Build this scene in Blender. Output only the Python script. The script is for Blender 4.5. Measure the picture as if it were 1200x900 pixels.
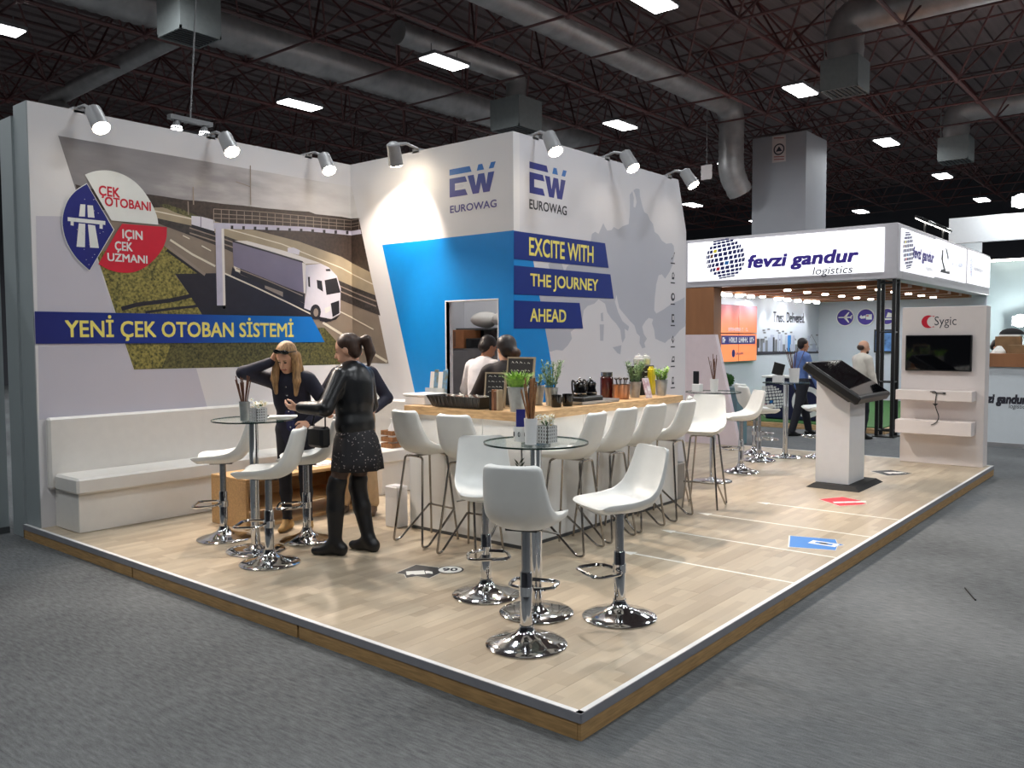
import bpy, bmesh, math, random
import numpy as np
from mathutils import Vector, Matrix
import mathutils.geometry as mgeo
random.seed(7)
PI = math.pi
S = bpy.context.scene
COL = S.collection
for o in list(bpy.data.objects):
    bpy.data.objects.remove(o)

# ------------------------------------------------------------------ camera
FPX = 986.541
YAW, PITCH, ROLL = math.radians(39.58), math.radians(3.037), math.radians(-0.249)
CAM = Vector((-3.029, -2.112, 1.8))
_f = Vector((math.cos(YAW), math.sin(YAW), 0)); _r = Vector((math.sin(YAW), -math.cos(YAW), 0)); _u = Vector((0, 0, 1))
FW = _f * math.cos(PITCH) - _u * math.sin(PITCH); _u2 = _u * math.cos(PITCH) + _f * math.sin(PITCH)
RT = _r * math.cos(ROLL) + _u2 * math.sin(ROLL); UP = _u2 * math.cos(ROLL) - _r * math.sin(ROLL)
cd = bpy.data.cameras.new('camera'); cam = bpy.data.objects.new('camera', cd); COL.objects.link(cam)
cd.sensor_fit = 'HORIZONTAL'; cd.sensor_width = 36.0; cd.lens = FPX / 1200 * 36
cd.clip_start = 0.05; cd.clip_end = 200
M = Matrix(((RT.x, UP.x, -FW.x, CAM.x), (RT.y, UP.y, -FW.y, CAM.y), (RT.z, UP.z, -FW.z, CAM.z), (0, 0, 0, 1)))
cam.matrix_world = M
S.camera = cam
# ------------------------------------------------------------------ world and exposure
W = bpy.data.worlds.new('hall_air'); S.world = W; W.use_nodes = True
W.node_tree.nodes['Background'].inputs[0].default_value = (0.03, 0.032, 0.036, 1)
W.node_tree.nodes['Background'].inputs[1].default_value = 1.0
S.view_settings.view_transform = 'Standard'; S.view_settings.look = 'None'
S.view_settings.gamma = 1.0; S.view_settings.use_curve_mapping = False
S.view_settings.exposure = 0.0
HALL_W = 112.0      # watts of each high-bay fitting
SPOT_W = 310.0      # watts of each stand spotlight

# ------------------------------------------------------------------ measuring helpers (points of real planes)
def ray(u, v):
    return FW + RT * ((u - 600) / FPX) - UP * ((v - 450) / FPX)
def at_x(u, v, x):
    d = ray(u, v); return CAM + d * ((x - CAM.x) / d.x)
def at_y(u, v, y):
    d = ray(u, v); return CAM + d * ((y - CAM.y) / d.y)
def at_z(u, v, z):
    d = ray(u, v); return CAM + d * ((z - CAM.z) / d.z)

# ------------------------------------------------------------------ materials
def lin(c):
    return tuple(((x / 255) / 12.92 if x / 255 <= 0.04045 else ((x / 255 + 0.055) / 1.055) ** 2.4) for x in c)
MATS = {}
def mat(name, rgb, rough=0.5, metal=0.0, var=0.06, scale=12.0, bump=0.0, bscale=200.0, emit=0.0, spec=0.5, trans=0.0, alpha=1.0, coat=0.0, rgb2=None, obj_random=0.0, stretch=None, detail=3.0):
    if name in MATS: return MATS[name]
    m = bpy.data.materials.new(name); m.use_nodes = True
    nt = m.node_tree; N = nt.nodes; L = nt.links; b = N['Principled BSDF']
    c = lin(rgb)
    tc = N.new('ShaderNodeTexCoord'); src = tc.outputs['Object']
    if stretch:
        mp = N.new('ShaderNodeMapping'); mp.inputs['Scale'].default_value = stretch
        L.new(src, mp.inputs['Vector']); src = mp.outputs['Vector']
    nz = N.new('ShaderNodeTexNoise'); nz.inputs['Scale'].default_value = scale; nz.inputs['Detail'].default_value = detail
    L.new(src, nz.inputs['Vector'])
    cr = N.new('ShaderNodeValToRGB')
    c2 = lin(rgb2) if rgb2 else c
    cr.color_ramp.elements[0].position = 0.3; cr.color_ramp.elements[1].position = 0.7
    cr.color_ramp.elements[0].color = tuple(max(0, x * (1 - var)) for x in c) + (1,)
    cr.color_ramp.elements[1].color = tuple(min(1, x * (1 + var)) for x in c2) + (1,)
    L.new(nz.outputs['Fac'], cr.inputs['Fac'])
    out = cr.outputs['Color']
    if obj_random:
        oi = N.new('ShaderNodeObjectInfo'); mr = N.new('ShaderNodeMapRange')
        mr.inputs['To Min'].default_value = 1 - obj_random; mr.inputs['To Max'].default_value = 1 + obj_random
        L.new(oi.outputs['Random'], mr.inputs['Value'])
        hs = N.new('ShaderNodeHueSaturation'); L.new(mr.outputs['Result'], hs.inputs['Value']); L.new(out, hs.inputs['Color'])
        out = hs.outputs['Color']
    L.new(out, b.inputs['Base Color'])
    b.inputs['Roughness'].default_value = rough; b.inputs['Metallic'].default_value = metal
    b.inputs['Specular IOR Level'].default_value = spec
    b.inputs['Transmission Weight'].default_value = trans; b.inputs['Coat Weight'].default_value = coat
    b.inputs['Alpha'].default_value = alpha
    if bump:
        n2 = N.new('ShaderNodeTexNoise'); n2.inputs['Scale'].default_value = bscale; L.new(tc.outputs['Object'], n2.inputs['Vector'])
        bp = N.new('ShaderNodeBump'); bp.inputs['Strength'].default_value = bump; bp.inputs['Distance'].default_value = 0.004
        L.new(n2.outputs['Fac'], bp.inputs['Height']); L.new(bp.outputs['Normal'], b.inputs['Normal'])
    if emit:
        L.new(out, b.inputs['Emission Color']); b.inputs['Emission Strength'].default_value = emit
    MATS[name] = m
    return m
def gradmat(name, stops, axis=0, lo=0.0, hi=1.0, rough=0.45, noise=0.0, nscale=3.0):
    """printed picture colours running along one world axis of the print"""
    if name in MATS: return MATS[name]
    m = bpy.data.materials.new(name); m.use_nodes = True
    nt = m.node_tree; N = nt.nodes; L = nt.links; b = N['Principled BSDF']
    tc = N.new('ShaderNodeTexCoord'); sp = N.new('ShaderNodeSeparateXYZ'); L.new(tc.outputs['Object'], sp.inputs[0])
    mr = N.new('ShaderNodeMapRange'); mr.inputs['From Min'].default_value = lo; mr.inputs['From Max'].default_value = hi
    L.new(sp.outputs[axis], mr.inputs['Value'])
    fac = mr.outputs['Result']
    if noise:
        mp = N.new('ShaderNodeMapping'); mp.inputs['Scale'].default_value = (1.0, 1.0, 4.0); L.new(tc.outputs['Object'], mp.inputs['Vector'])
        nz = N.new('ShaderNodeTexNoise'); nz.inputs['Scale'].default_value = nscale; nz.inputs['Detail'].default_value = 5
        L.new(mp.outputs['Vector'], nz.inputs['Vector'])
        ma = N.new('ShaderNodeMath'); ma.operation = 'MULTIPLY_ADD'; ma.inputs[1].default_value = noise
        L.new(nz.outputs['Fac'], ma.inputs[0])
        sb = N.new('ShaderNodeMath'); sb.operation = 'SUBTRACT'; sb.inputs[1].default_value = noise * 0.5; L.new(fac, sb.inputs[0])
        L.new(sb.outputs[0], ma.inputs[2]); fac = ma.outputs[0]
    cr = N.new('ShaderNodeValToRGB'); els = cr.color_ramp.elements
    while len(els) < len(stops): els.new(0.5)
    for e, (p, c) in zip(els, stops): e.position = p; e.color = lin(c) + (1,)
    L.new(fac, cr.inputs['Fac']); L.new(cr.outputs['Color'], b.inputs['Base Color']); b.inputs['Roughness'].default_value = rough
    MATS[name] = m
    return m

mat('wall_white', (226, 224, 226), 0.55, var=0.015, scale=2)
mat('white_gloss', (235, 235, 235), 0.3, var=0.01)
mat('white_paint', (228, 228, 230), 0.45, var=0.015)
mat('leatherette', (232, 233, 230), 0.42, var=0.02, bump=0.06, bscale=420)
mat('sofa_leather', (226, 222, 216), 0.45, var=0.02, bump=0.08, bscale=260)
mat('chrome', (215, 217, 220), 0.09, 1.0, var=0.02)
mat('chrome_dull', (170, 172, 176), 0.25, 1.0, var=0.04)
mat('wire_chrome', (165, 160, 155), 0.2, 1.0, var=0.05)
mat('alu', (190, 190, 192), 0.35, 0.8, var=0.04)
mat('grey_panel', (150, 158, 160), 0.5, var=0.03, scale=3)
mat('dark_grey', (70, 72, 74), 0.5, var=0.06)
mat('black', (18, 18, 19), 0.4, var=0.15)
mat('black_gloss', (10, 10, 12), 0.12, var=0.1)
mat('screen_gloss', (8, 9, 12), 0.04, var=0.05, spec=0.8)
mat('black_matte', (22, 22, 23), 0.75, var=0.15)
mat('lamp_body', (142, 142, 144), 0.4, var=0.03)
mat('oak_top', (184, 148, 104), 0.45, var=0.14, scale=9, stretch=(1, 1, 6), rgb2=(202, 168, 124))
mat('fascia_wood', (176, 140, 92), 0.6, var=0.25, scale=6, stretch=(1.2, 1.2, 14), detail=6)
mat('brown_wood', (150, 100, 64), 0.5, var=0.12, scale=4, stretch=(1, 1, 0.2))
mat('table_wood', (190, 152, 104), 0.5, var=0.15, scale=8, stretch=(1, 8, 8))
mat('glass', (150, 175, 165), 0.03, var=0.0, alpha=0.16)
mat('glass_edge', (26, 46, 42), 0.1, var=0.05)
mat('navy', (22, 26, 110), 0.45, var=0.06)
mat('navy_text', (26, 30, 96), 0.5, var=0.03)
mat('print_navy', (14, 42, 128), 0.4, var=0.03)
mat('print_blue', (0, 134, 214), 0.4, var=0.02)
mat('print_lightblue', (40, 120, 190), 0.4, var=0.02)
mat('yellow', (246, 226, 70), 0.45, var=0.02)
mat('yellow_pale', (246, 232, 120), 0.45, var=0.02)
mat('red', (206, 24, 52), 0.45, var=0.05)
mat('print_white', (232, 234, 232), 0.45, var=0.02)
mat('ink', (40, 40, 52), 0.5, var=0.03)
mat('ink_grey', (120, 122, 130), 0.5, var=0.03)
mat('map_grey', (182, 184, 196), 0.55, var=0.015, scale=2)
mat('map_wall', (216, 214, 220), 0.55, var=0.012, scale=2)
mat('soil', (40, 30, 22), 0.9, var=0.3, scale=60)

# ------------------------------------------------------------------ mesh collecting
class MB:
    def __init__(s): s.v = []; s.f = []; s.m = []; s.mats = []
    def mi(s, m):
        if m not in s.mats: s.mats.append(m)
        return s.mats.index(m)
    def add(s, vs, fs, m):
        k = len(s.v); i = s.mi(m)
        s.v.extend([tuple(p) for p in vs]); s.f.extend([tuple(k + j for j in f) for f in fs]); s.m.extend([i] * len(fs))
    def box(s, a, b, m, rot=None, org=None):
        (x0, y0, z0), (x1, y1, z1) = a, b
        vs = [Vector((x, y, z)) for z in (z0, z1) for y in (y0, y1) for x in (x0, x1)]
        if rot is not None:
            o = Vector(org or ((x0 + x1) / 2, (y0 + y1) / 2, (z0 + z1) / 2)); vs = [rot @ (p - o) + o for p in vs]
        s.add(vs, [(0, 2, 3, 1), (4, 5, 7, 6), (0, 1, 5, 4), (2, 6, 7, 3), (0, 4, 6, 2), (1, 3, 7, 5)], m)
    def rbox(s, a, b, m, r=0.01, rot=None, org=None):
        """box with chamfered edges"""
        (x0, y0, z0), (x1, y1, z1) = a, b
        vs = []; X = (x0, x1); Y = (y0, y1); Z = (z0, z1); idx = {}
        for i in (0, 1):
            for j in (0, 1):
                for k in (0, 1):
                    sx, sy, sz = (1 - 2 * i), (1 - 2 * j), (1 - 2 * k)
                    idx[i, j, k] = len(vs)
                    vs += [Vector((X[i], Y[j] + sy * r, Z[k] + sz * r)), Vector((X[i] + sx * r, Y[j], Z[k] + sz * r)), Vector((X[i] + sx * r, Y[j] + sy * r, Z[k]))]
        F = []
        for i in (0, 1): F.append([idx[i, 0, 0], idx[i, 1, 0], idx[i, 1, 1], idx[i, 0, 1]])
        for j in (0, 1): F.append([idx[0, j, 0] + 1, idx[1, j, 0] + 1, idx[1, j, 1] + 1, idx[0, j, 1] + 1])
        for k in (0, 1): F.append([idx[0, 0, k] + 2, idx[1, 0, k] + 2, idx[1, 1, k] + 2, idx[0, 1, k] + 2])
        for j in (0, 1):
            for k in (0, 1): F.append([idx[0, j, k] + 1, idx[1, j, k] + 1, idx[1, j, k] + 2, idx[0, j, k] + 2])
        for i in (0, 1):
            for k in (0, 1): F.append([idx[i, 0, k], idx[i, 1, k], idx[i, 1, k] + 2, idx[i, 0, k] + 2])
        for i in (0, 1):
            for j in (0, 1): F.append([idx[i, j, 0], idx[i, j, 1], idx[i, j, 1] + 1, idx[i, j, 0] + 1])
        for t in idx.values(): F.append([t, t + 1, t + 2])
        if rot is not None:
            o = Vector(org or ((x0 + x1) / 2, (y0 + y1) / 2, (z0 + z1) / 2)); vs = [rot @ (p - o) + o for p in vs]
        s.add(vs, F, m)
    def tube(s, pts, r, m, n=10, cap=True, closed=False):
        pts = [Vector(p) for p in pts]; k = len(pts)
        rs = r if isinstance(r, (list, tuple)) else [r] * k
        rings = []; prev = None
        for i, p in enumerate(pts):
            if closed: t = pts[(i + 1) % k] - pts[i - 1]
            else: t = pts[min(i + 1, k - 1)] - pts[max(i - 1, 0)]
            t.normalize()
            if prev is None:
                a = Vector((0, 0, 1)) if abs(t.z) < 0.9 else Vector((1, 0, 0)); nn = t.cross(a).normalized()
            else:
                nn = (prev - t * prev.dot(t)); nn = nn.normalized() if nn.length > 1e-6 else t.orthogonal().normalized()
            prev = nn; bb = t.cross(nn)
            rings.append([p + (nn * math.cos(2 * PI * j / n) + bb * math.sin(2 * PI * j / n)) * rs[i] for j in range(n)])
        vs = [q for rg in rings for q in rg]; fs = []
        for i in range(k if closed else k - 1):
            i2 = (i + 1) % k
            for j in range(n): fs.append((i * n + j, i * n + (j + 1) % n, i2 * n + (j + 1) % n, i2 * n + j))
        if cap and not closed:
            fs.append(tuple(range(n - 1, -1, -1))); fs.append(tuple((k - 1) * n + j for j in range(n)))
        s.add(vs, fs, m)
    def lathe(s, prof, m, n=24, c=(0, 0, 0), cap=True):
        """profile of (radius, height) about a vertical axis"""
        vs = []; fs = []; k = len(prof); c = Vector(c)
        for (r, z) in prof:
            for j in range(n): vs.append(c + Vector((r * math.cos(2 * PI * j / n), r * math.sin(2 * PI * j / n), z)))
        for i in range(k - 1):
            for j in range(n): fs.append((i * n + j, i * n + (j + 1) % n, (i + 1) * n + (j + 1) % n, (i + 1) * n + j))
        if cap and prof[0][0] > 1e-5: fs.append(tuple(range(n - 1, -1, -1)))
        if cap and prof[-1][0] > 1e-5: fs.append(tuple((k - 1) * n + j for j in range(n)))
        s.add(vs, fs, m)
    def prism(s, poly, off, m):
        """flat polygon (3D points) pushed along off"""
        poly = [Vector(p) for p in poly]; off = Vector(off); n = len(poly)
        s.add(poly + [p + off for p in poly], [tuple(range(n - 1, -1, -1)), tuple(range(n, 2 * n))] + [(i, (i + 1) % n, n + (i + 1) % n, n + i) for i in range(n)], m)
    def ball(s, c, r, m, n=12, k=8, rot=None):
        c = Vector(c); r = (r, r, r) if not isinstance(r, (tuple, list)) else r
        vs = []; fs = []
        for i in range(k + 1):
            th = PI * i / k
            for j in range(n):
                p = Vector((r[0] * math.sin(th) * math.cos(2 * PI * j / n), r[1] * math.sin(th) * math.sin(2 * PI * j / n), r[2] * math.cos(th)))
                vs.append(c + (rot @ p if rot is not None else p))
        for i in range(k):
            for j in range(n): fs.append((i * n + j, (i + 1) * n + j, (i + 1) * n + (j + 1) % n, i * n + (j + 1) % n))
        s.add(vs, fs, m)
    def build(s, name, parent=None, smooth=False, loc=None, rz=0, auto=None):
        me = bpy.data.meshes.new(name); me.from_pydata([tuple(v) for v in s.v], [], s.f)
        for m in s.mats: me.materials.append(MATS[m] if isinstance(m, str) else m)
        me.polygons.foreach_set('material_index', s.m)
        me.validate(); 
        bm = bmesh.new(); bm.from_mesh(me); bmesh.ops.remove_doubles(bm, verts=bm.verts, dist=1e-6); bmesh.ops.recalc_face_normals(bm, faces=bm.faces)
        if smooth:
            ang = auto if auto else 0.7
            for f in bm.faces: f.smooth = True
            for e in bm.edges:
                if len(e.link_faces) == 2 and e.calc_face_angle(0) > ang: e.smooth = False
        bm.to_mesh(me); bm.free()
        o = bpy.data.objects.new(name, me); COL.objects.link(o)
        if parent: o.parent = parent
        if loc is not None: o.location = loc
        o.rotation_euler[2] = rz
        return o
def empty(name, loc=(0, 0, 0), rz=0.0):
    o = bpy.data.objects.new(name, None); COL.objects.link(o); o.location = loc; o.rotation_euler[2] = rz; o.empty_display_size = 0.1
    return o
def tag(o, label=None, cat=None, group=None, kind=None):
    if label: o['label'] = label
    if cat: o['category'] = cat
    if group: o['group'] = group
    if kind: o['kind'] = kind
    return o
def kids(o): return [c for c in bpy.data.objects if c.parent == o]
def copy_tree(o, parent=None):
    c = o.copy(); COL.objects.link(c); c.parent = parent
    for ch in kids(o): copy_tree(ch, c)
    return c
def rotz(a): return Matrix.Rotation(a, 3, 'Z')
def rotx(a): return Matrix.Rotation(a, 3, 'X')
def roty(a): return Matrix.Rotation(a, 3, 'Y')
def rounded(pts, r, k=5):
    """path with rounded corners"""
    pts = [Vector(p) for p in pts]; out = [pts[0]]
    for i in range(1, len(pts) - 1):
        a, b, c = pts[i - 1], pts[i], pts[i + 1]
        d1 = (a - b); d2 = (c - b); q = min(r, d1.length * 0.45, d2.length * 0.45)
        p0 = b + d1.normalized() * q; p2 = b + d2.normalized() * q
        for j in range(k + 1):
            t = j / k; out.append(p0 * (1 - t) ** 2 + b * 2 * t * (1 - t) + p2 * t * t)
    out.append(pts[-1]); return out

# ------------------------------------------------------------------ flat print on planes
class Plane:
    """s runs along a wall, z up; pos(s, z, off) gives the point standing off mm proud of the surface"""
    def __init__(s, f, px): s.pos = f; s.px = px
YL, XB, YM = 5.923, 3.651, 3.381       # faces of the mural wall, the blue wall, the map wall
XL, ZT, ZP = 0.045, 3.907, 0.123
def _wrap(sv, z, off):
    if sv <= XB + 1e-6: return Vector((sv, YL - off, z))
    return Vector((XB - off, YL - (sv - XB), z))
def _wrap_px(u, v):
    p = at_y(u, v, YL)
    if p.x <= XB: return (p.x, p.z)
    p = at_x(u, v, XB); return (XB + (YL - p.y), p.z)
PL_MURAL = Plane(_wrap, _wrap_px)
PL_MAP = Plane(lambda s, z, o: Vector((s, YM - o, z)), lambda u, v: (lambda p: (p.x, p.z))(at_y(u, v, YM)))
def xplane(x): return Plane(lambda s, z, o: Vector((x - o, -s, z)), lambda u, v: (lambda p: (-p.y, p.z))(at_x(u, v, x)))
def yplane(y): return Plane(lambda s, z, o: Vector((s, y - o, z)), lambda u, v: (lambda p: (p.x, p.z))(at_y(u, v, y)))
def zplane(z0): return Plane(lambda s, z, o: Vector((s, z, z0 + o)), lambda u, v: (lambda p: (p.x, p.y))(at_z(u, v, z0)))
def clip(poly, c, keep_low):
    out = []; n = len(poly)
    for i in range(n):
        a, b = poly[i], poly[(i + 1) % n]
        ia = a[0] <= c if keep_low else a[0] >= c; ib = b[0] <= c if keep_low else b[0] >= c
        if ia: out.append(a)
        if ia != ib:
            t = (c - a[0]) / (b[0] - a[0]); out.append((c, a[1] + (b[1] - a[1]) * t))
    return out
def flat_sz(mb, pl, poly, off, m):
    parts = [poly]
    if pl is PL_MURAL:
        lo, hi = min(p[0] for p in poly), max(p[0] for p in poly)
        if lo < XB < hi: parts = [clip(poly, XB, True), [(max(p[0], XB + 1e-5), p[1]) for p in clip(poly, XB, False)]]
    for q in parts:
        if len(q) < 3: continue
        vs = [pl.pos(a, b, off) for a, b in q]
        r = mgeo.delaunay_2d_cdt([Vector((a, b)) for a, b in q], [], [list(range(len(q)))], 1, 1e-6)
        mb.add([pl.pos(min(a.x, XB) if (pl is PL_MURAL and q is parts[0] and len(parts) == 2) else a.x, a.y, off) for a in r[0]], [tuple(f) for f in r[2]], m)
def flat(mb, pl, pts, off, m): flat_sz(mb, pl, [pl.px(u, v) for u, v in pts], off, m)
def stroke(mb, pl, pts, w, off, m):
    """thin printed line through pixels, w metres wide"""
    q = [pl.px(u, v) for u, v in pts]
    for (a, b), (c, d) in zip(q[:-1], q[1:]):
        dx, dz = c - a, d - b; L = math.hypot(dx, dz) or 1; nx, nz = -dz / L * w / 2, dx / L * w / 2
        flat_sz(mb, pl, [(a + nx, b + nz), (c + nx, d + nz), (c - nx, d - nz), (a - nx, b - nz)], off, m)
_tc = {}
def text_mesh(txt, bold=0.0, shear=0.0):
    key = (txt, bold, shear)
    if key in _tc: return _tc[key]
    cu = bpy.data.curves.new('lettering', 'FONT'); cu.body = txt; cu.offset = bold; cu.shear = shear; cu.resolution_u = 3
    ob = bpy.data.objects.new('lettering', cu); COL.objects.link(ob)
    me = bpy.data.meshes.new_from_object(ob)
    vs = [(v.co.x, v.co.y) for v in me.vertices]; fs = [tuple(p.vertices) for p in me.polygons]
    bpy.data.objects.remove(ob); bpy.data.curves.remove(cu); bpy.data.meshes.remove(me)
    _tc[key] = (vs, fs); return vs, fs
def text(mb, pl, txt, s0, z0, s1, z1, off, m, bold=0.0, shear=0.0):
    vs, fs = text_mesh(txt, min(bold, 0.0), shear)
    if not vs: return
    x0 = min(v[0] for v in vs); x1 = max(v[0] for v in vs); y0 = min(v[1] for v in vs); y1 = max(v[1] for v in vs)
    b = max(0.0, bold); kx = (s1 - s0) / (x1 - x0 + 2 * b); kz = (z1 - z0) / (y1 - y0 + 2 * b)
    # heavier strokes: the same letters printed again a hair aside
    for i, (dx, dz) in enumerate(((0, 0),) if not b else ((0, 0), (2 * b, 0), (0, 2 * b), (2 * b, 2 * b), (b, b))):
        mb.add([pl.pos(s0 + kx * (x - x0 + dx), z0 + kz * (y - y0 + dz), off + 0.0004 * i) for x, y in vs], fs, m)
def text_px(mb, pl, txt, bl, tr, off, m, bold=0.0, shear=0.0):
    a, b = pl.px(*bl); c, d = pl.px(*tr); text(mb, pl, txt, a, b, c, d, off, m, bold, shear)
def crop(x0, y0, k, pts): return [(x0 + a / k, y0 + b / k) for a, b in pts]
# ================================================================== the hall
def carpet_mat():
    m = bpy.data.materials.new('hall_carpet'); m.use_nodes = True; nt = m.node_tree; N = nt.nodes; L = nt.links; b = N['Principled BSDF']
    tc = N.new('ShaderNodeTexCoord')
    def noise(sc, det, vec=None):
        n = N.new('ShaderNodeTexNoise'); n.inputs['Scale'].default_value = sc; n.inputs['Detail'].default_value = det
        L.new(vec or tc.outputs['Object'], n.inputs['Vector']); return n
    mpv = N.new('ShaderNodeMapping'); mpv.inputs['Scale'].default_value = (7.0, 1.3, 1); L.new(tc.outputs['Object'], mpv.inputs['Vector'])
    big = noise(0.5, 5); mid = noise(9, 8, mpv.outputs['Vector']); fine = noise(170, 4)
    br = N.new('ShaderNodeTexBrick'); br.inputs['Scale'].default_value = 1.0; br.inputs['Brick Width'].default_value = 2.0; br.inputs['Row Height'].default_value = 2.0
    br.inputs['Mortar Size'].default_value = 0.0; br.offset = 0.0
    br.inputs['Color1'].default_value = (0.97, 0.97, 0.97, 1); br.inputs['Color2'].default_value = (1.03, 1.03, 1.03, 1); br.inputs['Mortar'].default_value = (0.8, 0.8, 0.8, 1)
    L.new(tc.outputs['Object'], br.inputs['Vector'])
    cr = N.new('ShaderNodeValToRGB'); cr.color_ramp.elements[0].position = 0.34; cr.color_ramp.elements[1].position = 0.66
    cr.color_ramp.elements[0].color = lin((62, 64, 66)) + (1,); cr.color_ramp.elements[1].color = lin((126, 128, 129)) + (1,)
    mx = N.new('ShaderNodeMix'); mx.inputs[0].default_value = 0.45; L.new(mid.outputs['Fac'], mx.inputs[2]); L.new(fine.outputs['Fac'], mx.inputs[3])
    m2 = N.new('ShaderNodeMix'); m2.inputs[0].default_value = 0.4; L.new(mx.outputs[0], m2.inputs[2]); L.new(big.outputs['Fac'], m2.inputs[3])
    L.new(m2.outputs[0], cr.inputs['Fac'])
    mul = N.new('ShaderNodeMix'); mul.data_type = 'RGBA'; mul.blend_type = 'MULTIPLY'; mul.inputs[0].default_value = 1.0
    L.new(cr.outputs['Color'], mul.inputs[6]); L.new(br.outputs['Color'], mul.inputs[7]); L.new(mul.outputs[2], b.inputs['Base Color'])
    b.inputs['Roughness'].default_value = 0.95; b.inputs['Specular IOR Level'].default_value = 0.15
    bp = N.new('ShaderNodeBump'); bp.inputs['Strength'].default_value = 0.5; bp.inputs['Distance'].default_value = 0.006; L.new(fine.outputs['Fac'], bp.inputs['Height']); L.new(bp.outputs['Normal'], b.inputs['Normal'])
    MATS['hall_carpet'] = m
carpet_mat()
mb = MB(); mb.add([(-14, -12, 0), (48, -12, 0), (48, 36, 0), (-14, 36, 0)], [(0, 1, 2, 3)], 'hall_carpet')
tag(mb.build('floor'), 'grey hall carpet around the exhibition stands', kind='structure')
mat('hall_wall', (70, 70, 76), 0.8, var=0.05, scale=0.5)
for nm, a, b in (('wall_far', (48, -12, 0), (48.3, 36, 10.6)), ('wall_rear', (-14.3, -12, 0), (-14, 36, 10.6)), ('wall_side', (-14, 36, 0), (48, 36.3, 10.6)), ('wall_near', (-14, -12.3, 0), (48, -12, 10.6))):
    mb = MB(); mb.box(a, b, 'hall_wall'); tag(mb.build(nm), 'dark outer wall of the exhibition hall', kind='structure')

# ------------------------------------------------------------------ roof deck and space frame
mat('deck', (124, 112, 112), 0.8, var=0.12, scale=1.2, stretch=(0.3, 6, 1))
mat('frame_steel', (116, 62, 60), 0.55, var=0.2, scale=0.25, rgb2=(84, 68, 68))
mb = MB(); mb.box((-14, -12, 10.5), (48, 36, 10.7), 'deck')
for i in range(80): mb.box((-14, -12 + i * 0.6, 10.42), (48, -11.8 + i * 0.6, 10.5), 'deck')
ceiling = tag(mb.build('ceiling'), 'dark ribbed steel roof deck on a space frame', kind='structure')
roof = tag(empty('roof_frame', (0, 0, 0)), 'dark red steel space frame under the roof', kind='structure')
ZC, ZU = 8.15, 9.9
NX = [5.9 + 2.4 * i for i in range(-5, 16)]; NY = [2.87 + 2.45 * j for j in range(-4, 13)]
def vis(p, m=60):
    d = Vector(p) - CAM; z = d.dot(FW)
    if z < 0.5: return None
    u = 600 + FPX * d.dot(RT) / z; v = 450 - FPX * d.dot(UP) / z
    return z if (-m < u < 1200 + m and -m < v < 300) else None
for y in NY:
    mb = MB(); mb.tube([(NX[0], y, ZC), (NX[-1], y, ZC)], 0.042, 'frame_steel', n=6); mb.build('bottom_chord', roof)
    mb = MB(); mb.tube([(NX[0], y + 1.225, ZU), (NX[-1], y + 1.225, ZU)], 0.036, 'frame_steel', n=6); mb.build('top_chord', roof)
for x in NX:
    mb = MB(); mb.tube([(x, NY[0], ZC), (x, NY[-1], ZC)], 0.028, 'frame_steel', n=6); mb.build('bottom_chord', roof)
    mb = MB(); mb.tube([(x + 1.2, NY[0], ZU), (x + 1.2, NY[-1], ZU)], 0.028, 'frame_steel', n=6); mb.build('top_chord', roof)
bl = []; nodes = []
for x in NX:
    for y in NY:
        for sx in (-1, 1):
            for sy in (-1, 1): bl.append(((x, y, ZC), (x + 1.2 * sx, y + 1.225 * sy, ZU)))
vb = sorted([(vis(a), k) for k, (a, b) in enumerate(bl) if vis(a)])
near = set(k for _, k in vb[:300])
bm_mesh = {}
rest = MB()
for k, (a, b) in enumerate(bl):
    a = Vector(a); b = Vector(b)
    if k in near:
        d = b - a; key = (d.x > 0, d.y > 0)
        if key not in bm_mesh:
            t = MB(); t.tube([(0, 0, 0), tuple(d)], 0.026, 'frame_steel', n=5); o = t.build('brace', roof); o.location = a; bm_mesh[key] = o.data
        else:
            o = bpy.data.objects.new('brace', bm_mesh[key]); COL.objects.link(o); o.parent = roof; o.location = a
    elif vis(a, 200): rest.tube([a, b], 0.026, 'frame_steel', n=4, cap=False)
tag(rest.build('far_braces', roof), kind='stuff')
mb = MB()
for x in NX:
    for y in NY:
        if vis((x, y, ZC)): mb.ball((x, y, ZC), 0.085, 'frame_steel', n=7, k=5)
tag(mb.build('frame_nodes', roof), kind='stuff')

# ------------------------------------------------------------------ high-bay lights
mat('lamp_panel', (255, 255, 255), 0.5, var=0.0, emit=14.0)
mat('lamp_case', (120, 120, 122), 0.5, var=0.05)
def make_hall_lamp():
    r = empty('ceiling_lamp')
    mb = MB(); mb.box((-0.56, -0.27, 0), (0.56, 0.27, 0.07), 'lamp_case'); mb.build('housing', r)
    mb = MB(); mb.rbox((-0.53, -0.24, -0.03), (0.53, 0.24, 0.0), 'lamp_panel', 0.012); mb.build('diffuser', r)
    for sx in (-0.4, 0.4): mb = MB(); mb.tube([(sx, 0, 0.07), (sx, 0, 0.3)], 0.012, 'lamp_case', n=5); mb.build('hanger', r)
    return r
hl = make_hall_lamp(); k = 0; LAMPS = []
HL = bpy.data.lights.new('hall_light', 'AREA'); HL.shape = 'RECTANGLE'; HL.size = 1.0; HL.size_y = 0.45; HL.energy = HALL_W; HL.color = (0.92, 0.97, 1.0); HL.spread = math.radians(165)
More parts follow.
